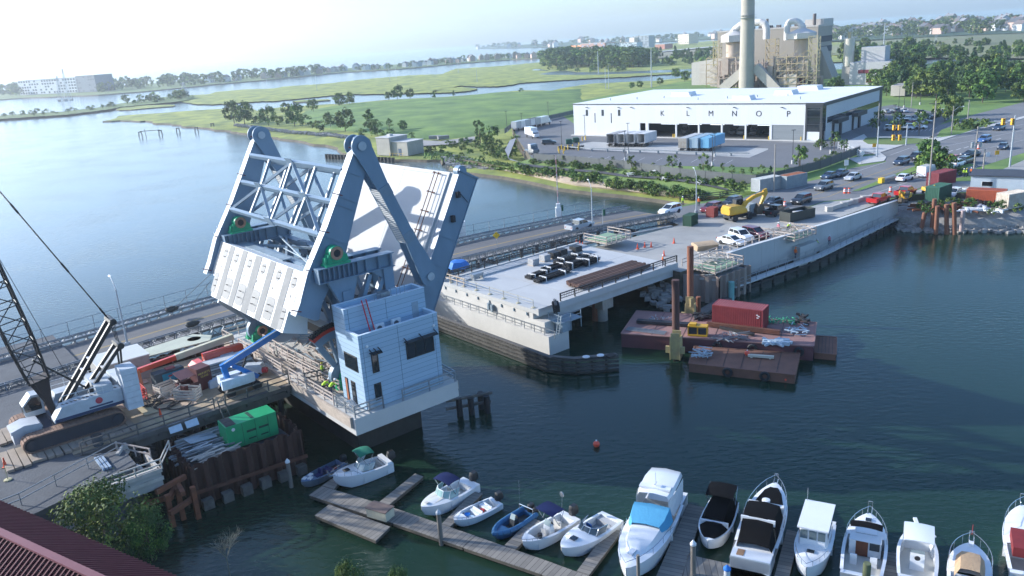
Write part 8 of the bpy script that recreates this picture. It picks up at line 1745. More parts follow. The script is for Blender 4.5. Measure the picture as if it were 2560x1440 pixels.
# boats
gel=mt('gelcoat',(.74,.75,.75),(.69,.70,.70),.6,.25,coat=.4); gelc=mt('gelcoat_cream',(.62,.59,.52),(.56,.53,.46),.8,.4); navyc=mt('canvas_navy',(.012,.02,.075),None,2,.95,spec=.15); blackc=mt('canvas_black',(.008,.008,.009),None,2,.95,spec=.08); bluec=mt('canvas_blue',(.09,.33,.52),(.07,.28,.46),1.5,.85,bump=.2); greenc=mt('canvas_green',(.01,.15,.09),None,2,.9); tanc=mt('canvas_tan',(.45,.31,.18),(.36,.24,.14),1.5,.9,bump=.3); wscr=mt('windscreen',(.35,.42,.42),None,1,.08); hulln=mt('hull_navy',(.02,.035,.08),None,1,.25,coat=.4); hullb=mt('hull_blue',(.03,.10,.22),None,1,.3); vin=mt('vinyl',(.58,.56,.52),(.48,.46,.42),2,.6); stn=mt('stainless',(.55,.57,.58),None,1,.25,.8); alu=mt('aluminium_hull',(.22,.26,.31),None,1,.4,.4)
def boat(bow,stern,W,label,F=.75,hull=gel,deck=gel,floor=vin,c0=.06,c1=.55,full=1.,boot=None,name='motorboat',zz=.35,rim=.2,sheer=.35):
    a,b=P(*stern,zz),P(*bow,zz); L=(b-a).length; c=(a+b)/2; d=b-a; o=thing(name,label,'boat',(c.x,c.y,0),math.atan2(d.y,d.x)); n=18
    hb=lambda u:W/2*(.9+.1*min(1,u*3))*((1-((u-.45)/.55)**2.3)**.72 if u>.45 else 1)
    sh=lambda u:F*(1+sheer*u*u); X=lambda u:-L/2+L*u
    us=[k/n for k in range(n)]+[.985,1.]
    q=M(); secs=[]
    for u in us:
        w_=max(hb(u),.015); kz=-.25+max(0,u-.6)*1.6*F; x=X(u); xk=x-(.0 if u<.7 else (u-.7)*.9)
        secs.append([(x,-w_,sh(u)),(x,-w_*.97,sh(u)*.72),(xk,-w_*.84,max(.05,kz)+.02),(xk,0,kz),(xk,w_*.84,max(.05,kz)+.02),(x,w_*.97,sh(u)*.72),(x,w_,sh(u))])
    q.loft(secs,False,False); q.add(secs[0],[tuple(range(7))]); nn_=len(secs)-1; 
    q.m=[(1 if (i%6) in(1,4,2,3) and boot and (i%6) in(2,3) else 0) for i in range(nn_*6)]+[0]; mk(q,'hull',[hull,boot or hull],o)
    q=M(); fu=[u for u in us if u>=c1-1e-6]; fu=[c1]+[u for u in fu if u>c1+.01]
    q.loft([[(X(u),-hb(u)*1.015-.01,sh(u)+.02),(X(u),-hb(u)*.5,sh(u)+.02+.10*hb(u)),(X(u),0,sh(u)+.02+.15*hb(u)),(X(u),hb(u)*.5,sh(u)+.02+.10*hb(u)),(X(u),hb(u)*1.015+.01,sh(u)+.02)] for u in fu])
    cu=[c0+(c1-c0)*k/8 for k in range(9)]
    for sy in(-1,1): q.loft([[(X(u),sy*hb(u)*1.015,sh(u)+.02),(X(u),sy*(hb(u)-rim),sh(u)+.05),(X(u),sy*(hb(u)-rim),.22)] for u in cu])
    q.bx(X(0),X(c0),-hb(.02)*.98,hb(.02)*.98,.2,sh(0)+.03); q.add([(X(c1),-hb(c1),sh(c1)+.02),(X(c1),hb(c1),sh(c1)+.02),(X(c1),hb(c1),.2),(X(c1),-hb(c1),.2)],[(0,1,2,3)]); mk(q,'deck',deck,o)
    q=M(); q.loft([[(X(u),-(hb(u)-rim),.22),(X(u),(hb(u)-rim),.22)] for u in cu]); mk(q,'cockpit_floor',floor,o)
    o['_']=1; del o['_']; return o,L,X,hb,sh
def outb(o,x,z,mat=None,s=1.,y=0):
    e=bpy.data.objects; q=M(); q.loft([vsec(x-.42*s,z+.15,z+.5*s,.16*s,.05),vsec(x-.3*s,z+.05,z+.72*s,.21*s,.06),vsec(x+.1*s,z+.05,z+.7*s,.2*s,.06),vsec(x+.22*s,z+.1,z+.5*s,.14*s,.05)],True,True)
    q.v=[(a,b+y,c) for a,b,c in q.v]; q.bx(x-.2*s,x,y-.08,y+.08,-.3,z+.1); return mk(q,'outboard_engine',mat or blk,o)
def wshield(o,X,hb,sh,u,h=.5,k=.85,rake=.35,mat=None,fr=stn):
    q=M(); z=sh(u)+.06; w_=hb(u)*k; x=X(u); P0=[(x-1.0,-w_),(x-.1,-w_*.85),(x+.25,-w_*.35),(x+.25,w_*.35),(x-.1,w_*.85),(x-1.,w_)]
    q.loft([[(a,b,z) for a,b in P0],[(a-rake,b*.92,z+h) for a,b in P0]]); g=mk(q,'windshield',mat or wscr,o); q=M(); q.path([(a-rake,b*.92,z+h) for a,b in P0],.03,5)
    for a,b in P0: q.tube((a,b,z),(a-rake,b*.92,z+h),.025,n=5)
    mk(q,'windshield_frame',fr,g)
def canopy(o,x0,x1,w_,z,mat,bow=.16,legs=True,th=.05,name='bimini_top'):
    q=M(); secs=[]
    for k in range(7): f=k/6; x=x0+(x1-x0)*f; zz=z-.12*(2*f-1)**2; secs.append([(x,w_*s,zz+bow*(1-s*s)) for s in(-1,-.6,-.2,.2,.6,1)])
    q.loft(secs); q.loft([[(a,b,c-th) for a,b,c in s] for s in secs]); c=mk(q,name,mat,o)
    if legs:
        q=M(); 
        for s in(-1,1): q.tube((x0+.1,w_*s,z-.1),((x0+x1)/2,w_*s,z-1.25),.025,n=5); q.tube((x1-.1,w_*s,z-.1),((x0+x1)/2,w_*s,z-1.25),.025,n=5)
        mk(q,'canopy_frame',stn,c)
def rail(o,X,hb,sh,u0,h=.45,k=.93,pul=.0):
    q=M(); us=[u0+(1-u0)*i/8 for i in range(9)]; 
    for s in(-1,1):
        pts=[Vector((X(u)+(.12 if u==1 else 0),s*hb(u)*k,sh(u)+.05+h*(min(1,i/2)))) for i,u in enumerate(us)]; q.path(pts,.02,5)
        for i,u in enumerate(us[1:-1:2]): q.tube((X(u),s*hb(u)*k,sh(u)+.03),(X(u),s*hb(u)*k,sh(u)+.05+h),.016,n=5)
    if pul: q.path([(X(1)-.2,-.14,sh(1)+.05),(X(1)+pul,-.14,sh(1)+.15),(X(1)+pul,-.14,sh(1)+.6),(X(1)+pul,.14,sh(1)+.6),(X(1)+pul,.14,sh(1)+.15),(X(1)-.2,.14,sh(1)+.05)],.03,5)
    mk(q,'bow_rail',stn,o)
def hatch(o,x,y,w_,l_,z,mat=gls,rz=0): q=M(); q.box((x,y,z),(l_,w_,.05),rz); mk(q,'hatch',mat,o)
def seat(o,x,y,w_=.5,l_=.5,mat=vin,z=.22,b=.45): q=M(); q.box((x,y,z+.2),(l_,w_,.4)); q.box((x-l_/2,y,z+.4+b/2),(.12,w_,b)); mk(q,'seat',mat,o)
def console(o,x,y=0,w_=.7,h=1.,mat=gel): q=M(); q.slab([(x-.35,.22),(x+.35,.22),(x+.2,.22+h),(x-.15,.22+h)],y-w_/2,y+w_/2); c=mk(q,'console',mat,o); q=M(); q.loft([[(x+.22,y-w_/2,.2+h),(x+.22,y+w_/2,.2+h)],[(x+.02,y-w_/2*.9,.6+h),(x+.02,y+w_/2*.9,.6+h)]]); mk(q,'console_screen',wscr,c); q=M(); q.lathe([(.17,-.02),(.19,0),(.17,.02)],(x-.3,y,.15+h),12,'x'); mk(q,'steering_wheel',black,c)
def fend(o,x,y,z): q=M(); q.sph((x,y,z),.13,8,2.); mk(q,'fender_buoy',pipeW,o)
# 1 aluminium skiff
o,L,X,hb,sh=boat((755,1216),(855,1160),1.7,'small blue grey aluminium skiff at the far left with white cushions in its bow',.6,alu,mt('alu_blue',(.10,.16,.26)),dkm,.04,.72,rim=.1); outb(o,X(0)-.1,.5); seat(o,X(.35),0,1.1,.35,mt('seat_navy',(.02,.03,.12)),b=.1); seat(o,X(.6),.0,.6,.6,mt('seat_navy',(.02,.03,.12)))
for dx,dy in((.0,.25),(-.4,-.2),(.3,-.15)): q=M(); q.box((X(.83)+dx,dy,.86),(.45,.35,.12),.3); mk(q,'cushion',pipeW,o)
q=M(); q.tube((X(.2),.2,.25),(X(.2),.2,.5),.15); mk(q,'fuel_can',red,o)
# 2 cuddy with green top
o,L,X,hb,sh=boat((836,1216),(972,1164),2.4,'white cuddy cabin boat with a green canopy beside the small skiff',1.05,c0=.12,c1=.56); wshield(o,X,hb,sh,.56,.55); hatch(o,X(.76),0,.5,.55,sh(.76)+.22); canopy(o,X(.30),X(.56),.85,2.75,greenc); seat(o,X(.45),.5);seat(o,X(.45),-.5); outb(o,X(0)-.2,.9,None,1.2); rail(o,X,hb,sh,.6,.4,pul=.4); seat(o,X(.2),0,1.4,.4); fend(o,X(.4),-hb(.4)-.12,.7); q=M(); q.bx(X(.02),X(.10),-1.0,1.0,1.05,1.25); mk(q,'stern_bench',gel,o)
# 3
o,L,X,hb,sh=boat((1056,1290),(1180,1216),2.3,'white bowrider with a navy canopy and wide glass windshield',.9,c0=.10,c1=.60,floor=gelc); wshield(o,X,hb,sh,.62,.6,.92,.3,mt('windscreen_teal',(.30,.45,.43),None,1,.1),pipeW); canopy(o,X(.36),X(.60),.95,2.5,navyc); seat(o,X(.42),.5); seat(o,X(.42),-.5); outb(o,X(0)-.15,.8,None,1.2); q=M(); q.bx(X(.64),X(.86),-.5,.5,1.16,1.2); mk(q,'bow_cushion',gelc,o); q=M(); q.bx(X(.08),X(.14),-1,1,.3,.95); mk(q,'stern_bench',gel,o); hatch(o,X(.9),0,.3,.3,1.32,gelc)
# 4
o,L,X,hb,sh=boat((1136,1312),(1243,1258),1.8,'small open white skiff with blue tubs and a black outboard',.6,c0=.08,c1=.78,floor=gelc,rim=.14); outb(o,X(0)-.1,.55,None,1.1); seat(o,X(.28),0,1.2,.4,gel,b=.1); seat(o,X(.5),0,1.2,.4,gel,b=.1); rail(o,X,hb,sh,.7,.15)
for k,c_ in enumerate((mt('tub_blue',(.02,.2,.65)),mt('tub_pale',(.4,.55,.7)),red)): q=M(); q.tube((X(.66)-.5*(k>1)*2.4,(-.25,.3,.1)[k],.25),(X(.66)-.5*(k>1)*2.4,(-.25,.3,.1)[k],.55),.2,.24,12); mk(q,'tub',c_,o)
fend(o,X(.25),-hb(.2)-.12,.35); fend(o,X(.7),-hb(.7)-.15,.3)
# 5 blue inflatable
o,L,X,hb,sh=boat((1236,1345),(1325,1284),1.7,'blue inflatable tender with a dark interior left of the navy topped boat',.5,hullb,hullb,dkm,.05,.7,name='inflatable_boat',rim=.3)
q=M()
for s in(-1,1): q.path([(X(u),s*(hb(u)-.05),sh(u)+.06) for u in(0,.2,.4,.6,.75,.88,.96,1.)],.2,8)
mk(q,'tube',mt('tube_blue',(.04,.14,.28)),o); outb(o,X(0)-.05,.5); outb(o,X(0)-.05,.5,None,.8,.5); q=M(); q.path([(X(.1),-.7,.6),(X(.1),-.7,1.2),(X(.1),.7,1.2),(X(.1),.7,.6)],.04); mk(q,'roll_bar',stn,o); console(o,X(.45),0,.5,.7,dkm); q=M(); q.tube((X(.12),-.6,.8),(X(.1),-.6,3.4),.015,n=4); mk(q,'whip_aerial',stn,o)
# 6
o,L,X,hb,sh=boat((1308,1374),(1430,1300),2.1,'white centre console boat with a square navy canopy',.8,c0=.10,c1=.82,floor=mt('floor_sand',(.60,.54,.44))); console(o,X(.48)); canopy(o,X(.30),X(.56),.9,2.55,navyc,.04); seat(o,X(.34),0,.8,.4); seat(o,X(.62),0,.5,.4); outb(o,X(0)-.1,.75,None,1.2); rail(o,X,hb,sh,.72,.15); q=M(); q.lathe([(.17,0),(.2,.2),(.17,.4)],(X(.76),.55,.95),10); mk(q,'bucket',black,o); q=M(); q.tube((X(.08),-.7,.8),(X(.05),-.7,2.4),.02,n=4); q.lathe([(.22,0),(.24,.03),(.22,.06)],(X(.05),-.7,2.5),10,'x'); mk(q,'landing_net',stn,o)
# 7
o,L,X,hb,sh=boat((1405,1392),(1532,1304),2.4,'plain white runabout with a wraparound windshield and open cockpit',.85,c0=.06,c1=.52,boot=hulln,floor=mt('vinyl_grey',(.42,.42,.42))); wshield(o,X,hb,sh,.54,.42,.9,.45,mt('windscreen_smoke',(.10,.13,.14),None,1,.08)); hatch(o,X(.77),0,.5,.5,sh(.77)+.22); seat(o,X(.42),.5,.5,.5); seat(o,X(.42),-.5,.5,.5,mt('seat_blue',(.03,.12,.35))); q=M(); q.bx(X(.07),X(.16),-.9,.9,.25,.75); q.bx(X(.07),X(.36),.65,.95,.25,.7); mk(q,'stern_bench',mt('vinyl_grey',(.42,.42,.42)),o)
# 8 express cruiser
o,L,X,hb,sh=boat((1566,1462),(1672,1252),3.5,'big white express cruiser with a light blue windshield cover and white hard top',1.35,c0=.16,c1=.48,boot=hulln,sheer=.25)
q=M(); q.loft([[(X(u),-hb(u)*k_,sh(u)+.03),(X(u),-hb(u)*k_*.8,sh(u)+.03+h),(X(u),0,sh(u)+.12+h),(X(u),hb(u)*k_*.8,sh(u)+.03+h),(X(u),hb(u)*k_,sh(u)+.03)] for u,k_,h in((.45,.82,.62),(.55,.82,.55),(.7,.75,.38),(.82,.6,.18),(.9,.3,.02))]); mk(q,'cabin_trunk',gel,o)
q=M(); q.loft([[(X(u),-hb(u)*k_,sh(u)+.3),(X(u),-hb(u)*k_*.85,z),(X(u),0,z+.1),(X(u),hb(u)*k_*.85,z),(X(u),hb(u)*k_,sh(u)+.3)] for u,k_,z in((.585,.7,2.2),(.53,.86,2.45),(.46,.92,2.75),(.42,.92,2.8))]); mk(q,'windshield_cover',bluec,o)
q=M(); q.loft([[(X(u),-w_,z-.3),(X(u),-w_*.9,z),(X(u),0,z+.12),(X(u),w_*.9,z),(X(u),w_,z-.3)] for u,w_,z in((.40,1.2,3.55),(.34,1.35,3.65),(.2,1.4,3.7),(.06,1.3,3.55),(.03,1.2,3.3))]); ht_=mk(q,'hard_top',gel,o); q=M(); q.loft([[(X(u),s*w_,z0),(X(u),s*w_,z1)] for s in(1,) for u,w_,z0,z1 in((.42,1.25,2.7,3.3),(.34,1.4,1.5,3.35),(.08,1.4,1.4,3.2))]); q.loft([[(X(u),-w_,z0),(X(u),-w_,z1)] for u,w_,z0,z1 in((.42,1.25,2.7,3.3),(.34,1.4,1.5,3.35),(.08,1.4,1.4,3.2))]); mk(q,'side_curtain',mt('canvas_white',(.68,.69,.69)),ht_)
q=M(); q.bx(X(.31),X(.36),-1.2,1.2,3.7,3.85); q.tube((X(.33),0,3.8),(X(.33),0,5.),.03); q.box((X(.33),0,4.1),(.5,.1,.1)); mk(q,'radar_arch',gel,ht_); seat(o,X(.38),.5,.8,.7,vin,1.2); seat(o,X(.38),-.6,.7,.6,vin,1.2); rail(o,X,hb,sh,.45,.5,.97)
for x,y in((.70,.55),(.70,-.55),(.85,-.1)): hatch(o,X(x),y,.4,.7,sh(x)+.30,mt('hatch_pale',(.55,.60,.66)),.2 if y>0 else -.2)
q=M(); q.bx(X(-.07),X(.0),-1.3,1.3,.3,.42); mk(q,'swim_platform',gel,o)
# 9 black covered
o,L,X,hb,sh=boat((1770,1377),(1812,1266),2.5,'white hulled boat fully under black canvas beside the wide float',.9,c0=.06,c1=.5)
q=M(); q.loft([[(X(u),-hb(u)*.93,sh(u)+.06),(X(u),-hb(u)*.5,sh(u)+h*.9),(X(u),0,sh(u)+h),(X(u),hb(u)*.5,sh(u)+h*.9),(X(u),hb(u)*.93,sh(u)+.06)] for u,h in((.68,.5),(.78,.34),(.88,.2),(.95,.08))]); q.cut(); q.loft([[(X(u),-hb(u)*.93,sh(u)+.08),(X(u),-hb(u)*.6,sh(u)+h*.9),(X(u),0,sh(u)+h),(X(u),hb(u)*.6,sh(u)+h*.9),(X(u),hb(u)*.93,sh(u)+.08)] for u,h in((.64,.6),(.55,1.0),(.35,1.2),(.1,1.1),(.02,.6))]); mkn(q,'cover',blackc,o); canopy(o,X(.05),X(.38),1.05,2.7,blackc,.1); q=M(); q.bx(X(.645),X(.665),-hb(.65)*.9,hb(.65)*.9,sh(.65)+.05,sh(.65)+.5); mk(q,'dash_edge',gel,o); outb(o,X(0)-.2,.6)
# 10 black canvas cruiser, stern to camera
o,L,X,hb,sh=boat((1938,1245),(1874,1432),3.1,'white cruiser with black canvas and its stern toward the camera',1.3,c0=.2,c1=.42,boot=hulln)
q=M(); q.loft([[(X(u),-hb(u)*k_,sh(u)+.04),(X(u),-hb(u)*k_*.8,sh(u)+h*.9),(X(u),0,sh(u)+h),(X(u),hb(u)*k_*.8,sh(u)+h*.9),(X(u),hb(u)*k_,sh(u)+.04)] for u,k_,h in((.93,.5,.08),(.85,.75,.3),(.72,.8,.45),(.60,.82,.55))]); q.cut(); q.loft([[(X(u),-hb(u)*.85,sh(u)+.04),(X(u),-hb(u)*.72,z),(X(u),0,z+.12),(X(u),hb(u)*.72,z),(X(u),hb(u)*.85,sh(u)+.04)] for u,z in((.57,2.2),(.50,2.9),(.36,3.1),(.27,3.0))]); q.cut(); q.loft([[(X(u),-hb(u)*.85,sh(u)+.04),(X(u),-hb(u)*.7,z),(X(u),0,z+.1),(X(u),hb(u)*.7,z),(X(u),hb(u)*.85,sh(u)+.04)] for u,z in((.255,2.9),(.2,2.6),(.13,1.7))]); mkn(q,'canvas',blackc,o); q=M(); q.bx(X(.565),X(.60),-1.3,1.3,sh(.6)+.2,2.35); q.bx(X(.262),X(.275),-1.2,1.2,2.6,3.05); mkn(q,'arch',gel,o); q=M(); q.lathe([(.01,0),(.3,.05),(.3,.2),(.01,.26)],(X(.58),0,2.5),14); mk(q,'radar_dome',gel,o); rail(o,X,hb,sh,.45,.6,.97,.35); q=M(); q.bx(X(-.10),X(0),-1.3,1.3,.35,.5); q.bx(X(.0),X(.1),-1.35,1.35,.5,1.45); mk(q,'transom',gel,o); q=M(); q.bx(X(.02),X(.09),.5,1.,1.455,1.48); mk(q,'teak_step',mt('teak',(.33,.19,.10)),o)
# 11 pilothouse
o,L,X,hb,sh=boat((2014,1452),(2050,1318),2.5,'small white pilothouse boat with three front windows',1.05,c0=.06,c1=.45)
q=M(); q.loft([[(X(u),-1.0*w_,1.1),(X(u),-.92*w_,2.75),(X(u),.92*w_,2.75),(X(u),1.*w_,1.1)] for u,w_ in((.22,1.),(.56,1.),(.60,.86))],True,True); ph=mk(q,'pilothouse',gel,o); q=M(); q.bx(X(.08),X(.63),-1.05,1.05,2.75,2.85); mk(q,'roof',gel,ph); q=M()
for y in(-.6,0,.6): q.bx(X(.602),X(.61),y-.24,y+.24,1.9,2.55); q.cut()
for s in(-1,1): q.bx(X(.4),X(.55),s*1.0-.01,s*1.0+.01,1.9,2.5); q.cut(); q.bx(X(.25),X(.37),s*1.0-.01,s*1.0+.01,1.9,2.5); q.cut()
mkn(q,'window',mt('window_smoke',(.10,.14,.15),None,1,.06),ph); hatch(o,X(.72),0,.5,.35,sh(.72)+.22); rail(o,X,hb,sh,.6,.35); outb(o,X(0)-.15,1.,gel,1.3); q=M(); q.tube((X(.1),-.9,2.8),(X(.1),-.9,3.9),.02,n=4); mk(q,'aerial',stn,o)
# 12 walkaround
o,L,X,hb,sh=boat((2172,1312),(2150,1462),2.9,'white fishing boat with a mahogany door and open cockpit',1.0,c0=.05,c1=.60,floor=gelc); rail(o,X,hb,sh,.55,.5,.97,.7); q=M(); q.bx(X(.46),X(.58),-1.05,1.05,.3,1.5); q.cut(); q.bx(X(.60),X(.78),-.7,.7,1.2,1.5); mkn(q,'cabin_front',gel,o); q=M(); q.bx(X(.455),X(.46)-.001,-.2,.6,.3,1.45); mk(q,'cabin_door',mt('mahogany',(.16,.05,.02)),o); q=M(); q.bx(X(.45),X(.459),-.95,-.3,.9,1.45); mk(q,'dashboard',dkm,o); canopy(o,X(.50),X(.60),1.05,2.5,blackc,.1,False); hatch(o,X(.86),0,.4,.4,1.45); seat(o,X(.34),.65,.45,.45,gel); seat(o,X(.34),-.65,.45,.45,gel)
# 13
o,L,X,hb,sh=boat((2293,1345),(2290,1470),2.6,'white centre console boat with a white T top and bow anchor',1.0,c0=.05,c1=.78,floor=gelc); console(o,X(.42),0,.9,1.); canopy(o,X(.34),X(.72),.95,2.7,gel,.06); q=M(); q.beam((X(.95),0,1.4),(X(1.)+.6,.25,1.6),.25,.15); mk(q,'anchor_roller',gel,o); q=M(); q.beam((X(.97),-.2,1.5),(X(.8),-1.1,1.45),.12); mk(q,'outrigger',gel,o)
# 14
o,L,X,hb,sh=boat((2424,1392),(2418,1500),2.6,'white boat with a tan canvas cover and tall bow rail',1.1,c0=.05,c1=.3); rail(o,X,hb,sh,.35,.75,.98,.55); q=M(); q.loft([[(X(u),-hb(u)*.7,sh(u)+.1),(X(u),-hb(u)*.45,sh(u)+h),(X(u),0,sh(u)+h+.05),(X(u),hb(u)*.45,sh(u)+h),(X(u),hb(u)*.7,sh(u)+.1)] for u,h in((.66,.5),(.5,.75),(.2,.8))]); mk(q,'cover',tanc,o); q=M(); q.box((X(.93),0,1.6),(.35,.3,.3)); mk(q,'windlass',gel,o); q=M(); q.tube((X(1)+.4,0,1.9),(X(1)+.4,0,2.7),.015,n=4); q.bx(X(1)+.2,X(1)+.4,-.01,.01,2.4,2.65); mk(q,'bow_flag',red,o)
# 15
o,L,X,hb,sh=boat((2552,1300),(2580,1470),3.0,'white boat with dark red canvas at the right edge',1.2,c0=.05,c1=.4); rail(o,X,hb,sh,.5,.6,.98,.6); q=M(); q.bx(X(.2),X(.5),-1.1,1.1,1.4,2.1); mk(q,'canvas',mt('canvas_maroon',(.2,.02,.02)),o)
# ---------------- maroon roofed building at the bottom left ----------------
RF=mt('roof_maroon',(.04,.009,.013),(.03,.007,.01),.3,.8,spec=.1); RL=mt('roof_ridge',(.20,.07,.08),None,.5,.6)
o=thing('boathouse','building with a ribbed dark maroon metal roof in the bottom left corner','building',P(0,1335,8.5)*1.,0); b=Vector(o.location)
A_=P(0,1333,9.2)-b; C_=P(262,1455,9.2)-b; E_=P(-8,1262,6.4)-b; G_=P(500,1450,6.4)-b; d=(C_-A_).normalized(); A_=A_-d*8; C_=C_+d*10; de=(G_-E_).normalized(); E_=E_-de*8; G_=G_+de*8
pn=Vector((-d.y,d.x,0)).normalized(); kk=((E_+G_)/2-(A_+C_)/2).dot(pn); dz_=Vector((0,0,E_.z-A_.z)); A_=A_-d*14; C_=C_+d*14; F_=[A_+pn*kk+dz_,C_+pn*kk+dz_]; N_=[A_-pn*kk+dz_,C_-pn*kk+dz_]
q=M(); q.add([A_,C_,F_[1],F_[0]],[(0,1,2,3)]); q.add([A_,C_,N_[1],N_[0]],[(0,1,2,3)]); mk(q,'roof',RF,o,False)
q=M(); n=int((C_-A_).length/.42)
for k in range(n):
    u=A_.lerp(C_,k/n)+Vector((0,0,.03))
    for s_ in(1,-1): q.beam(u,u+pn*kk*s_+dz_,.08,.12)
mk(q,'standing_seams',mt('seam_maroon',(.13,.04,.05),None,1,.7,spec=.2),o,False); E_,G_=F_
q=M(); q.beam(A_+Vector((0,0,.1)),C_+Vector((0,0,.1)),.5,.14); mk(q,'ridge_cap',RL,o)
q=M(); ins=.93; q.add([E_*ins,G_*ins,(G_*ins)-Vector((0,0,7)),(E_*ins)-Vector((0,0,7))],[(0,1,2,3)]); mk(q,'wall',concS,o,False); q=M(); v=P(147,1438,8.3)-b; q.tube(v-Vector((0,0,.8)),v+Vector((0,0,.2)),.22,n=12); q.tube(v+Vector((0,0,.2)),v+Vector((0,0,.3)),.28,n=12); mk(q,'vent_pipe',galv,o)
# ---------------- vegetation ----------------
def leafm(n,a,b,po=.18): 
    m=mt(n,a,b,.9,.75,perobj=po,contrast=.7,spec=.25); bs=m.node_tree.nodes['Principled BSDF']; bs.inputs['Transmission Weight'].default_value=0; return m
LG=[leafm('leaf_mid',(.095,.165,.035),(.045,.09,.022)),leafm('leaf_light',(.19,.27,.05),(.11,.18,.035)),leafm('leaf_dark',(.065,.12,.035),(.032,.065,.02))]
LC=[leafm('needle_dark',(.05,.095,.04),(.025,.055,.025)),leafm('needle_mid',(.075,.125,.045),(.035,.075,.03)),LG[2]]
bark=mt('bark',(.14,.11,.08),(.07,.055,.04),3,.95,stretch=(1,1,.3))
def crown(seed,H,R,nc,nl,ls,kind='round',z0=.25):
    random.seed(seed); q=M(); cl=[]
    for k in range(nc):
        f=(k+.5)/nc; z=z0*H+(H*(1-z0))*random.uniform(.05,.95)
        g=(z/H-z0)/(1-z0); 
        rr=R*((math.sin(math.pi*min(1,g*.85+.12))**.6) if kind=='round' else (1.05-g)*.95 if kind=='cone' else (math.sin(math.pi*min(1,g*.9+.08))**.5)); a=random.uniform(0,6.283); r=rr*math.sqrt(random.uniform(.15,1)); cl.append((r*math.cos(a),r*math.sin(a),z,R*random.uniform(.22,.42)*(1 if kind!='cone' else .8)))
    for x,y,z,cr_ in cl:
        q.k=random.choice((0,0,1,2)) 
        for _ in range(nl):
            d=Vector((random.gauss(0,1),random.gauss(0,1),random.gauss(0,.75))).normalized()*cr_*random.uniform(.55,1.05); p=Vector((x,y,z))+d; n_=(d.normalized()+Vector((random.uniform(-.8,.8),random.uniform(-.8,.8),random.uniform(0,.9)))).normalized(); t=n_.cross(Vector((random.uniform(-1,1),random.uniform(-1,1),.3))).normalized(); b=n_.cross(t); s=ls*random.uniform(.6,1.25)
            q.add([p-t*s,p-b*s*.6,p+t*s,p+b*s*.6],[(0,1,2,3)])
    return q,cl
TP={}
def tproto(k):
    if k in TP: return TP[k]
    kind,seed=k; S={'round':(10,4.6,34,26,.62,'round',.22),'conifer':(12,3.9,34,26,.6,'cone',.1),'tall':(14,3.2,34,24,.6,'tall',.12),'bush':(3,2.2,14,22,.34,'round',.0),'young':(5,1.5,16,18,.26,'tall',.25),'fine':(10,5.4,70,90,.24,'round',.2),'far':(11,5,16,14,1.05,'round',.12)}[kind]
    q,cl=crown(seed,*S); e=bpy.data.objects.new('tp',None); mk(q,'crown',LC if kind=='conifer' else LG,e,False,False); H=S[0]; q=M()
    if kind not in('bush','far'):
        q.tube((0,0,-.3),(0,0,H*.55),H*.022,H*.012,7); 
        for x,y,z,c in cl[:9]: q.tube((0,0,H*random.uniform(.2,.45)),(x*.8,y*.8,z),H*.008,H*.003,5)
    else: q.tube((0,0,-.3),(0,0,H*.5),H*.025,H*.012,6)
    mk(q,'trunk' if kind!='bush' else 'stem',bark,e,False); KIDS[e.name]=list(e.children); TP[k]=(e,H); return TP[k]
TN_={'round':'broadleaf_tree','conifer':'pine_tree','tall':'poplar_tree','bush':'shrub','young':'young_tree','fine':'leafy_tree','far':'broadleaf_tree'}
STF=[]; KW={'round':'rounded ','conifer':'pointed ','tall':'tall narrow ','bush':'low ','young':'slender '}
def tree(p,h,kind,label,group=None,w=1.,stuff=False):
    if group and kind in KW : label=KW[kind]+label
    e,H=tproto((kind,random.choice((1,2,3)) if kind!='fine' else 1)); s=h/H
    if stuff: STF.append((e,Matrix.Translation(p)@Matrix.Rotation(random.uniform(0,6.28),4,'Z')@Matrix.Diagonal((s*w,s*w,s,1)))); return
    o=dup(e,p,random.uniform(0,6.28),None,None,(s*w,s*w,s)); o.name=TN_[kind]; return tag(o,label,'shrub' if kind=='bush' else 'tree',group)
def tpx(x,y,hpx,kind,label,group=None,z=ZE,w=1.,stuff=False):
    p=P(x,y,z); return tree(p,(p-CAM).length*hpx/FPX*1.04,kind,label,group,w,stuff)
RS=random.Random(21)
g_='trees and scrub along the edge of the meadow'
for i,(x,y,h,k) in enumerate(((130,645,130,'round'),(205,655,135,'round'),(375,662,118,'round'),(500,585,72,'round'),(560,668,140,'round'),(735,702,62,'bush'),(815,672,90,'round'),(920,702,140,'round'),(1100,722,165,'tall'),(1150,725,90,'bush'),(1235,705,84,'young'),(1330,702,66,'round'),(695,566,78,'round'),(880,532,85,'round'),(950,517,78,'round'),(1225,484,52,'round'),(1290,478,88,'round'),(1380,472,62,'round'),(1553,463,32,'bush'),(1692,456,38,'conifer'),(2170,427,24,'bush'),(1880,785,150,'tall'),(1935,835,95,'round'),(1850,705,70,'young'),(1985,885,85,'bush'),(1965,755,75,'bush'),(2130,805,60,'bush'),(1540,858,45,'bush'),(1600,860,50,'bush'),(1500,855,40,'bush'),(640,660,60,'bush'),(450,660,50,'bush'),(300,650,50,'bush'),(1030,745,50,'bush'),(1240,740,45,'bush'),(1400,750,35,'bush'))): 
    a,b=c2([(x,y)])[0]; tpx(a,b,h/2.844,k,'green tree or bush at the edge of the meadow above the inlet',g_,1.6)
for i in range(46): 
    f=RS.random(); x=1700*f; yl=lerpl([(0,650),(200,635),(600,610),(1000,560),(1100,540),(1300,520),(1580,494),(1760,470)],x); x,y=c1([(x,yl-RS.uniform(8,34))])[0]; tpx(x,y,RS.uniform(5,13)*(1.5 if f>.65 else .8),'far','dark bush on the rocky causeway','bushes on the causeway',1.6,1.3)
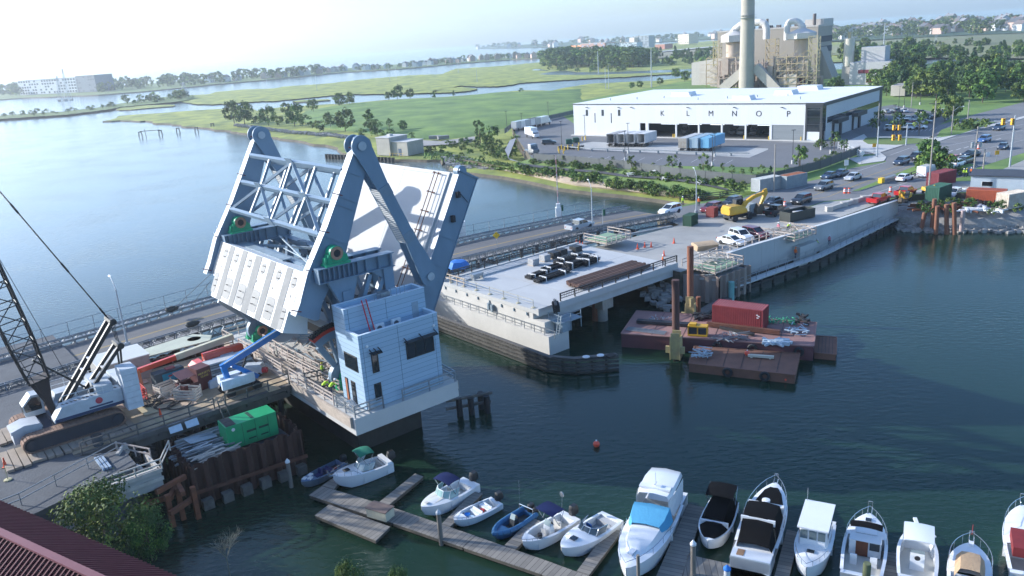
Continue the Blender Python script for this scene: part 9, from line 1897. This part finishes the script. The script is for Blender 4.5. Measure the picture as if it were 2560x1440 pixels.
# far shore: trees and houses
FSL=[(0,246),(55,243),(160,240),(250,236),(380,222),(465,217),(540,211),(645,202),(750,191),(856,181),(996,172),(1067,166),(1138,159),(1208,153),(1278,148),(1352,146)]
def alongs(L,x):
    for a,b in zip(L,L[1:]):
        if x<=b[0]: break
    return a[1]+(b[1]-a[1])*(x-a[0])/(b[0]-a[0])
def hproto(i):
    k=('h',i)
    if k in TP: return TP[k]
    e=bpy.data.objects.new('hp',None); wc=((.70,.70,.68),(.62,.60,.54),(.42,.46,.50),(.60,.42,.34),(.66,.67,.66),(.30,.22,.18))[i]; w_,d_,h_=((9,8,6),(12,8,5.5),(8,10,7),(10,9,6.5),(14,9,6),(11,9,8))[i]
    q=M(); q.bx(-w_/2,w_/2,-d_/2,d_/2,-1,h_); q.slabx([(-d_/2,h_),(d_/2,h_),(0,h_+d_*.36)],-w_/2+.01,w_/2-.01); mk(q,'wall',mt('house_wall%d'%i,wc),e,False); q=M()
    for s in(-1,1): q.add([(-w_/2-.4,s*(d_/2+.4),h_-.2),(w_/2+.4,s*(d_/2+.4),h_-.2),(w_/2+.4,0,h_+d_*.36+.15),(-w_/2-.4,0,h_+d_*.36+.15)],[(0,1,2,3)])
    mk(q,'roof',mt('house_roof%d'%(i%3),((.10,.10,.11),(.16,.13,.12),(.22,.22,.23))[i%3]),e,False); q=M()
    for x in(-.3,0,.3): q.bx(x*w_-.5,x*w_+.5,-d_/2-.06,-d_/2-.0,1.2,2.7); q.bx(x*w_-.5,x*w_+.5,-d_/2-.06,-d_/2-.0,h_-2.2,h_-.8)
    mkn(q,'window',gls,e); q=M(); q.bx(w_*.25,w_*.25+.8,-.4,.4,h_,h_+d_*.36+1); mk(q,'chimney',mt('house_brick',(.25,.12,.09)),e,False); KIDS[e.name]=list(e.children); TP[k]=(e,h_); return TP[k]
def house(p,label,group,s=1.): e,_=hproto(RS.randrange(6)); o=dup(e,p,RS.uniform(-.5,.5)+az2rz(0),None,None,s); o.name='house'; tag(o,label,'house',group)
for i in range(165):
    x=RS.uniform(245,1352) if i<150 else RS.uniform(-10,50); y=alongs(FSL,max(0,x))-RS.uniform(2,11)*(1.1 if x<700 else .55); tpx(x,y,RS.uniform(11,20)*(1.15 if x<800 else .62),'far','hazy green tree on the far peninsula','trees on the far peninsula',1.5,1.15,i%2>0)
for i in range(62):
    x=RS.uniform(520,1350); house(P(x,alongs(FSL,x)-RS.uniform(1.5,6)*(1 if x<900 else .6),1.5),'small pale house on the far peninsula shore','houses on the far peninsula',RS.uniform(.8,1.15))
def block(name,label,x0,x1,yb0,yb1,yt,depth,mat,z=2,win=None,rows=5,cols=20,cat='building',wm=None):
    A_,B_=P(x0,yb0,z),P(x1,yb1,z); d=(B_-A_); L=d.length; H_=topz(A_.x,A_.y,yt)-z; o=thing(name,label,cat,A_,math.atan2(d.y,d.x)); q=M(); q.bx(0,L,0,depth,0,H_); mk(q,'wall',mat,o,False); q=M(); q.bx(-.3,L+.3,-.3,depth+.3,H_,H_+.6); mk(q,'roof',conc,o,False)
    if win:
        q=M(); RS.seed(3); c=0
        for r in range(rows):
            for k in range(cols):
                if RS.random()<win and c<98: c+=1; w_=L/cols; z_=H_*(r+.25)/rows; q.bx(k*w_+w_*.15,k*w_+w_*.8,-.12,-.01,z_,z_+H_/rows*.6)
        mkn(q,'window',wm or mt('window_hazy',(.05,.07,.09)),o)
    return o
aw=mt('apt_white',(.62,.64,.66)); agy=mt('apt_slate',(.12,.15,.19))
block('apartment_block','long white and slate apartment block on the far left shore',52,195,238,231,203,30,aw,2,.8,5,22); block('apartment_block','dark slate end wing of the apartment block',196,243,231,229,191,30,agy,2,.4,6,8)
block('tower_block','blue grey high rise block on the skyline',1582,1622,121,119,92,20,mt('tower_grey',(.30,.34,.38)),3,.6,9,9); block('tower_block','pale slab beside the blue grey high rise',1574,1586,121,121,95,14,beige,3); block('tower_block','cream high rise block behind the marsh on the right',1695,1722,111,110,87,24,mt('tower_cream',(.55,.49,.38)),3,.3,9,5)
block('building_under_construction','long orange wrapped building under construction above the woods',1428,1452,130,129,114,20,mt('wrap_orange',(.75,.28,.10)),2,.3,4,6); block('building_under_construction','brown and blue scaffolded block beside the orange one',1452,1512,129,127,110,26,mt('wrap_brown',(.30,.16,.13)),2,.5,5,14,wm=mt('wrap_blue',(.10,.25,.45)))
block('apartment_block','white low blocks between the orange building and the high rise',1516,1548,127,125,109,20,aw,2,.5,5,8); block('apartment_block','blue white low block in front of the high rise',1552,1592,128,126,108,20,mt('apt_blue_white',(.45,.52,.58)),2,.5,5,10); block('warehouse','small red roofed block right of the high rise',1638,1662,124,123,112,20,mt('brick_far',(.35,.14,.10)),3)
# ridges
def ridge(name,base,top,z0,back,mat,n=70):
    q=M(); secs=[[],[],[]]; PT=[]
    for k in range(n+1):
        x=base[0][0]+(base[-1][0]-base[0][0])*k/n; b=P(x,alongs(base,x),z0); d=(b-CAM); d.z=0; d=d.normalized(); t=b+d*back; zt=max(z0+.5,topz(t.x,t.y,alongs(top,x)+RS.uniform(-.6,.6))); t.z=zt; e=t+d*back*1.4; e.z=-1; secs[0].append(tuple(b)); secs[1].append(tuple(t)); secs[2].append(tuple(e)); PT.append((b,t))
    q.loft(secs); struct(q,name,mat,True); return PT
def onr(PT,f,g): i=min(len(PT)-2,int(f*(len(PT)-1))); b,t=PT[i]; return b.lerp(t,g)
hl=mt('hill_green',(.06,.11,.05),(.04,.075,.035),.01,.9)
r1=ridge('hill',[(2060,103),(2200,98),(2400,88),(2600,80),(2900,65)],[(2060,84),(2100,82),(2200,70),(2300,62),(2400,57),(2500,57),(2600,56),(2900,50)],3,700,hl)
r2=ridge('hill',[(1195,122),(1300,120),(1460,115),(1600,108),(1800,97),(2100,80)],[(1195,119),(1250,114),(1300,112),(1400,107),(1500,102),(1600,102),(1700,98),(1760,90),(1900,80),(2100,72)],1.5,500,hl)
for i in range(185): 
    g=RS.random(); p=onr(r1,RS.uniform(0,.62),g); tree(p,RS.uniform(11,17),'far','hazy tree on the wooded hill at the upper right','trees on the far hill',1.2,True)
for i in range(95): house(onr(r1,RS.uniform(0.02,.62),RS.uniform(.1,.97)),'pale house among trees on the far hill at the upper right','houses on the far hill',RS.uniform(1.1,1.8))
for i in range(80): tree(onr(r2,RS.random(),RS.uniform(0,1)),RS.uniform(12,20),'far','blue hazed tree on the distant coast','trees on the distant coast',1.8,True)
for i in range(42): house(onr(r2,RS.random(),RS.uniform(0,.9)),'tiny pale house on the distant coast','houses on the distant coast',RS.uniform(1.2,2.2))
# landfill, reeds and woods on the right
reed=mt('reed_tan',(.30,.25,.16),(.17,.16,.09),.05,.95,bump=.5,contrast=.8); tip=mt('landfill_grass',(.15,.20,.07),(.20,.17,.11),.012,.95,contrast=.9)
hill('landfill',[(2085,112),(2250,106),(2450,98),(2700,84),(2700,140),(2480,132),(2300,138),(2160,136),(2090,128)],3.,lambda d,x,y:9*(1-math.exp(-d/60)),14,tip); gpoly('reed_field',[(2330,172),(2400,158),(2560,152),(2760,150),(2760,190),(2560,196),(2420,190)],ZE+.3,reed,0); gpoly('dry_field',[(1560,140),(1760,122),(1800,120),(1800,134),(1700,142),(1600,150)],1.6,reed,0)
gpoly('far_road',[(1655,127),(1740,119),(1790,115),(1790,117),(1740,121),(1655,129)],2.4,concL,0)
WL_='dark tree in the wood at the edge of the marsh'
for i in range(80):
    f=RS.random(); x=1362+f*250; y=172-f*4-RS.uniform(0,12); tpx(x,y,RS.uniform(27,40),'round' if i%3 else 'tall',WL_,'trees of the marsh wood',1.2,1.45)
for i in range(34): x=RS.uniform(1600,1790); tpx(x,RS.uniform(140,165),RS.uniform(12,26),RS.choice(('round','conifer','bush')),WL_,'trees of the marsh wood',1.4)
for i in range(22): x=RS.uniform(1370,1560); tpx(x,RS.uniform(172,180),RS.uniform(6,10),'bush','low scrub in front of the marsh wood','scrub below the marsh wood',1.)
for i in range(250):
    x=RS.uniform(2110,2620); lo=150+(x<2230)*70-(x>2300)*12; y=RS.uniform(lo,258) if i<150 else RS.uniform(118,150)+(x-2100)*-.0
    if x<2240 and y>200: y=RS.uniform(150,176)+(x>2225)*60
    if 2330<x and 152<y<188 and RS.random()<.85: y=RS.uniform(195,262)
    if 2180<x<2330 and y>246: continue
    tpx(x,y,RS.uniform(26,48)*(.75+.5*(y-110)/150)*(.62 if y<152 else 1),RS.choice(('round','round','conifer','tall')),'green tree in the woods on the right','trees in the woods behind the car park',4.6)
for x,y,h in ((2268,134,34),(2188,222,40),(2203,232,44),(2216,240,36),(1887,214,20),(1945,216,16),(2000,216,14),(2090,222,26),(2075,224,22),(2100,222,20),(1712,205,24),(1650,212,16),(1690,196,22),(1580,222,14),(1600,220,16)): tpx(x,y,h,'round','green tree rising behind the warehouse and plant','trees round the plant')
for x,y,h,k in ((2197,333,48,'young'),(2243,341,50,'young'),(2297,337,52,'young'),(2180,330,30,'young'),(2362,304,52,'round'),(2385,290,40,'round'),(2085,376,42,'young'),(2110,382,30,'young'),(2332,432,70,'round'),(2318,428,40,'bush'),(2350,436,44,'bush'),(2370,440,20,'bush'),(2402,438,18,'bush'),(2460,318,18,'bush'),(2430,322,20,'bush'),(2400,326,24,'bush'),(2000,418,50,'young'),(2050,370,20,'bush')): tpx(x,y,h,k,'young tree or bush planted near the junction','planting round the junction')
c5=lambda x,y:(1400+x/3.122,200+y/3.122)
for x,y,h,k in ((30,650,64,'young'),(125,660,46,'bush'),(185,655,54,'young'),(250,660,48,'young'),(330,655,54,'young'),(395,700,74,'young'),(415,650,54,'young'),(485,690,64,'young'),(560,712,124,'young'),(655,705,56,'bush'),(730,712,70,'young'),(880,722,144,'young'),(830,720,66,'young'),(940,722,84,'conifer'),(1120,735,164,'young'),(1180,762,94,'young'),(1270,722,74,'young'),(1340,745,84,'young'),(1420,760,70,'young'),(1490,742,64,'young'),(1570,775,112,'young'),(1640,760,90,'conifer'),(1520,790,70,'bush'),(1350,790,60,'bush'),(1450,800,64,'bush'),(1865,700,168,'young'),(1770,690,40,'bush'),(1940,680,40,'bush'),(2030,650,50,'bush'),(2100,630,50,'bush'),(2180,600,46,'bush'),(2260,580,44,'bush'),(2310,580,44,'bush'),(2000,640,40,'bush'),(2060,620,44,'bush'),(2140,590,46,'bush'),(1350,860,70,'bush'),(1400,860,56,'bush')):
    a,b=c5(x,y); p=pz(a,b) if b>424 and a<1850 else P(a,b,ZE); tree(p,(p-CAM).length*h*(.72 if k=='bush' else .95)/3.122/FPX,k,'young park tree or bush between the yard fence and the beach','planting in the waterside park')
for i in range(120):
    x=RS.uniform(1240,1840); y=418+(x-1240)*.135+RS.uniform(-5,9)+(6 if x>1500 else 0); p=pz(x,y); tree(p,RS.uniform(1.,1.9),'bush','dense green shrub in the row above the sandy beach','shrubs along the beach',1.1)
for i in range(60): x=RS.uniform(1322,1890); y=alongs([(1322,402),(1440,414),(1560,428),(1700,448),(1830,462),(1890,470)],x)+RS.uniform(0,9); tree(pz(x,y),RS.uniform(.9,1.6),'bush','green shrub at the foot of the dark screen fence','shrubs along the yard fence')
for i in range(30): x=RS.uniform(1120,1290); tree(P(x,400+(x-1120)*.06-RS.uniform(0,45),1.6),RS.uniform(1,2.6),'bush','scrub bush on the rough bank left of the park path','scrub on the rough bank')
for i in range(16): x=RS.uniform(2260,2560); tree(P(x,RS.uniform(512,540),3.6),RS.uniform(.7,1.4),'bush','weedy bush among the rocks of the east bank','weeds on the east bank')
random.seed(3)
tree(P(280,1392,1.6),5.9,'fine','leafy green tree overlapping the maroon roof at the bottom left',None,1.0); tree(P(380,1398,1.2),4.2,'fine','smaller leafy tree growing right of the large one at the bottom left',None,.72)
tree(P(880,1500,1.),3.,'fine','green treetop poking into the bottom edge below the dock',None,.55); tree(P(1003,1510,1.),2.8,'fine','yellowish green treetop at the bottom edge right of the other one',None,.5)
q=M(); random.seed(6)
def br_(p,d,l,r,n):
    e=p+d*l; q.tube(p,e,r,r*.6,5)
    if n:
        for _ in range(4): br_(p+d*l*random.uniform(.5,1),(d+Vector((random.uniform(-.7,.7),random.uniform(-.7,.7),random.uniform(-.1,.5)))).normalized(),l*.68,r*.55,n-1)
br_(Vector((0,0,0)),Vector((0,0,1)),1.6,.05,4)
solo(q,'dry_shrub','bare twiggy shrub by the water at the bottom edge','shrub',mt('twig_grey',(.22,.21,.15)),P(575,1440,1.2))
q=M(); random.seed(8)
for i in range(1500): x=random.uniform(1060,1640); p=P(x,alongs([(1060,392),(1240,418),(1440,446),(1640,482)],x)+random.uniform(-12,4),1.4); a=random.uniform(0,3.1); s=random.uniform(.3,.8); d=Vector((math.cos(a),math.sin(a),0))*.3; q.add([p-d,p+d,p+d*.2+Vector((.1,.1,s)),p-d*.2+Vector((.1,.1,s))],[(0,1,2,3)])
o=mk(q,'grass_tufts',meadow,None,False,False); o['kind']='stuff'
q=M()
for e,mx in STF:
    me=KIDS[e.name][0].data; q.add([mx@v.co for v in me.vertices],[]); o_=len(q.v)-len(me.vertices)
    for p in me.polygons: q.f.append(tuple(k+o_ for k in p.vertices)); q.m.append(p.material_index)
o=mk(q,'far_wood',LG,None,False,False); o['kind']='stuff'
for e,_ in TP.values():
    for c in list(e.children): bpy.data.objects.remove(c)
    bpy.data.objects.remove(e)
# ---------------- haze ----------------
hz=M(); hz.bx(-3800,4200,-60,6500,-7.5,140)
m=bpy.data.materials.new('haze'); m.use_nodes=True; n=m.node_tree.nodes; l=m.node_tree.links
n.remove(n['Principled BSDF']); pv=n.new('ShaderNodeVolumePrincipled'); pv.inputs['Color'].default_value=(.88,.95,1,1); pv.inputs['Density'].default_value=HAZE; pv.inputs['Anisotropy'].default_value=.55
l.new(pv.outputs[0],n['Material Output'].inputs['Volume'])
h=mk(hz,'haze',m,None,False); h['kind']='stuff'
sc.cycles.volume_bounces=1
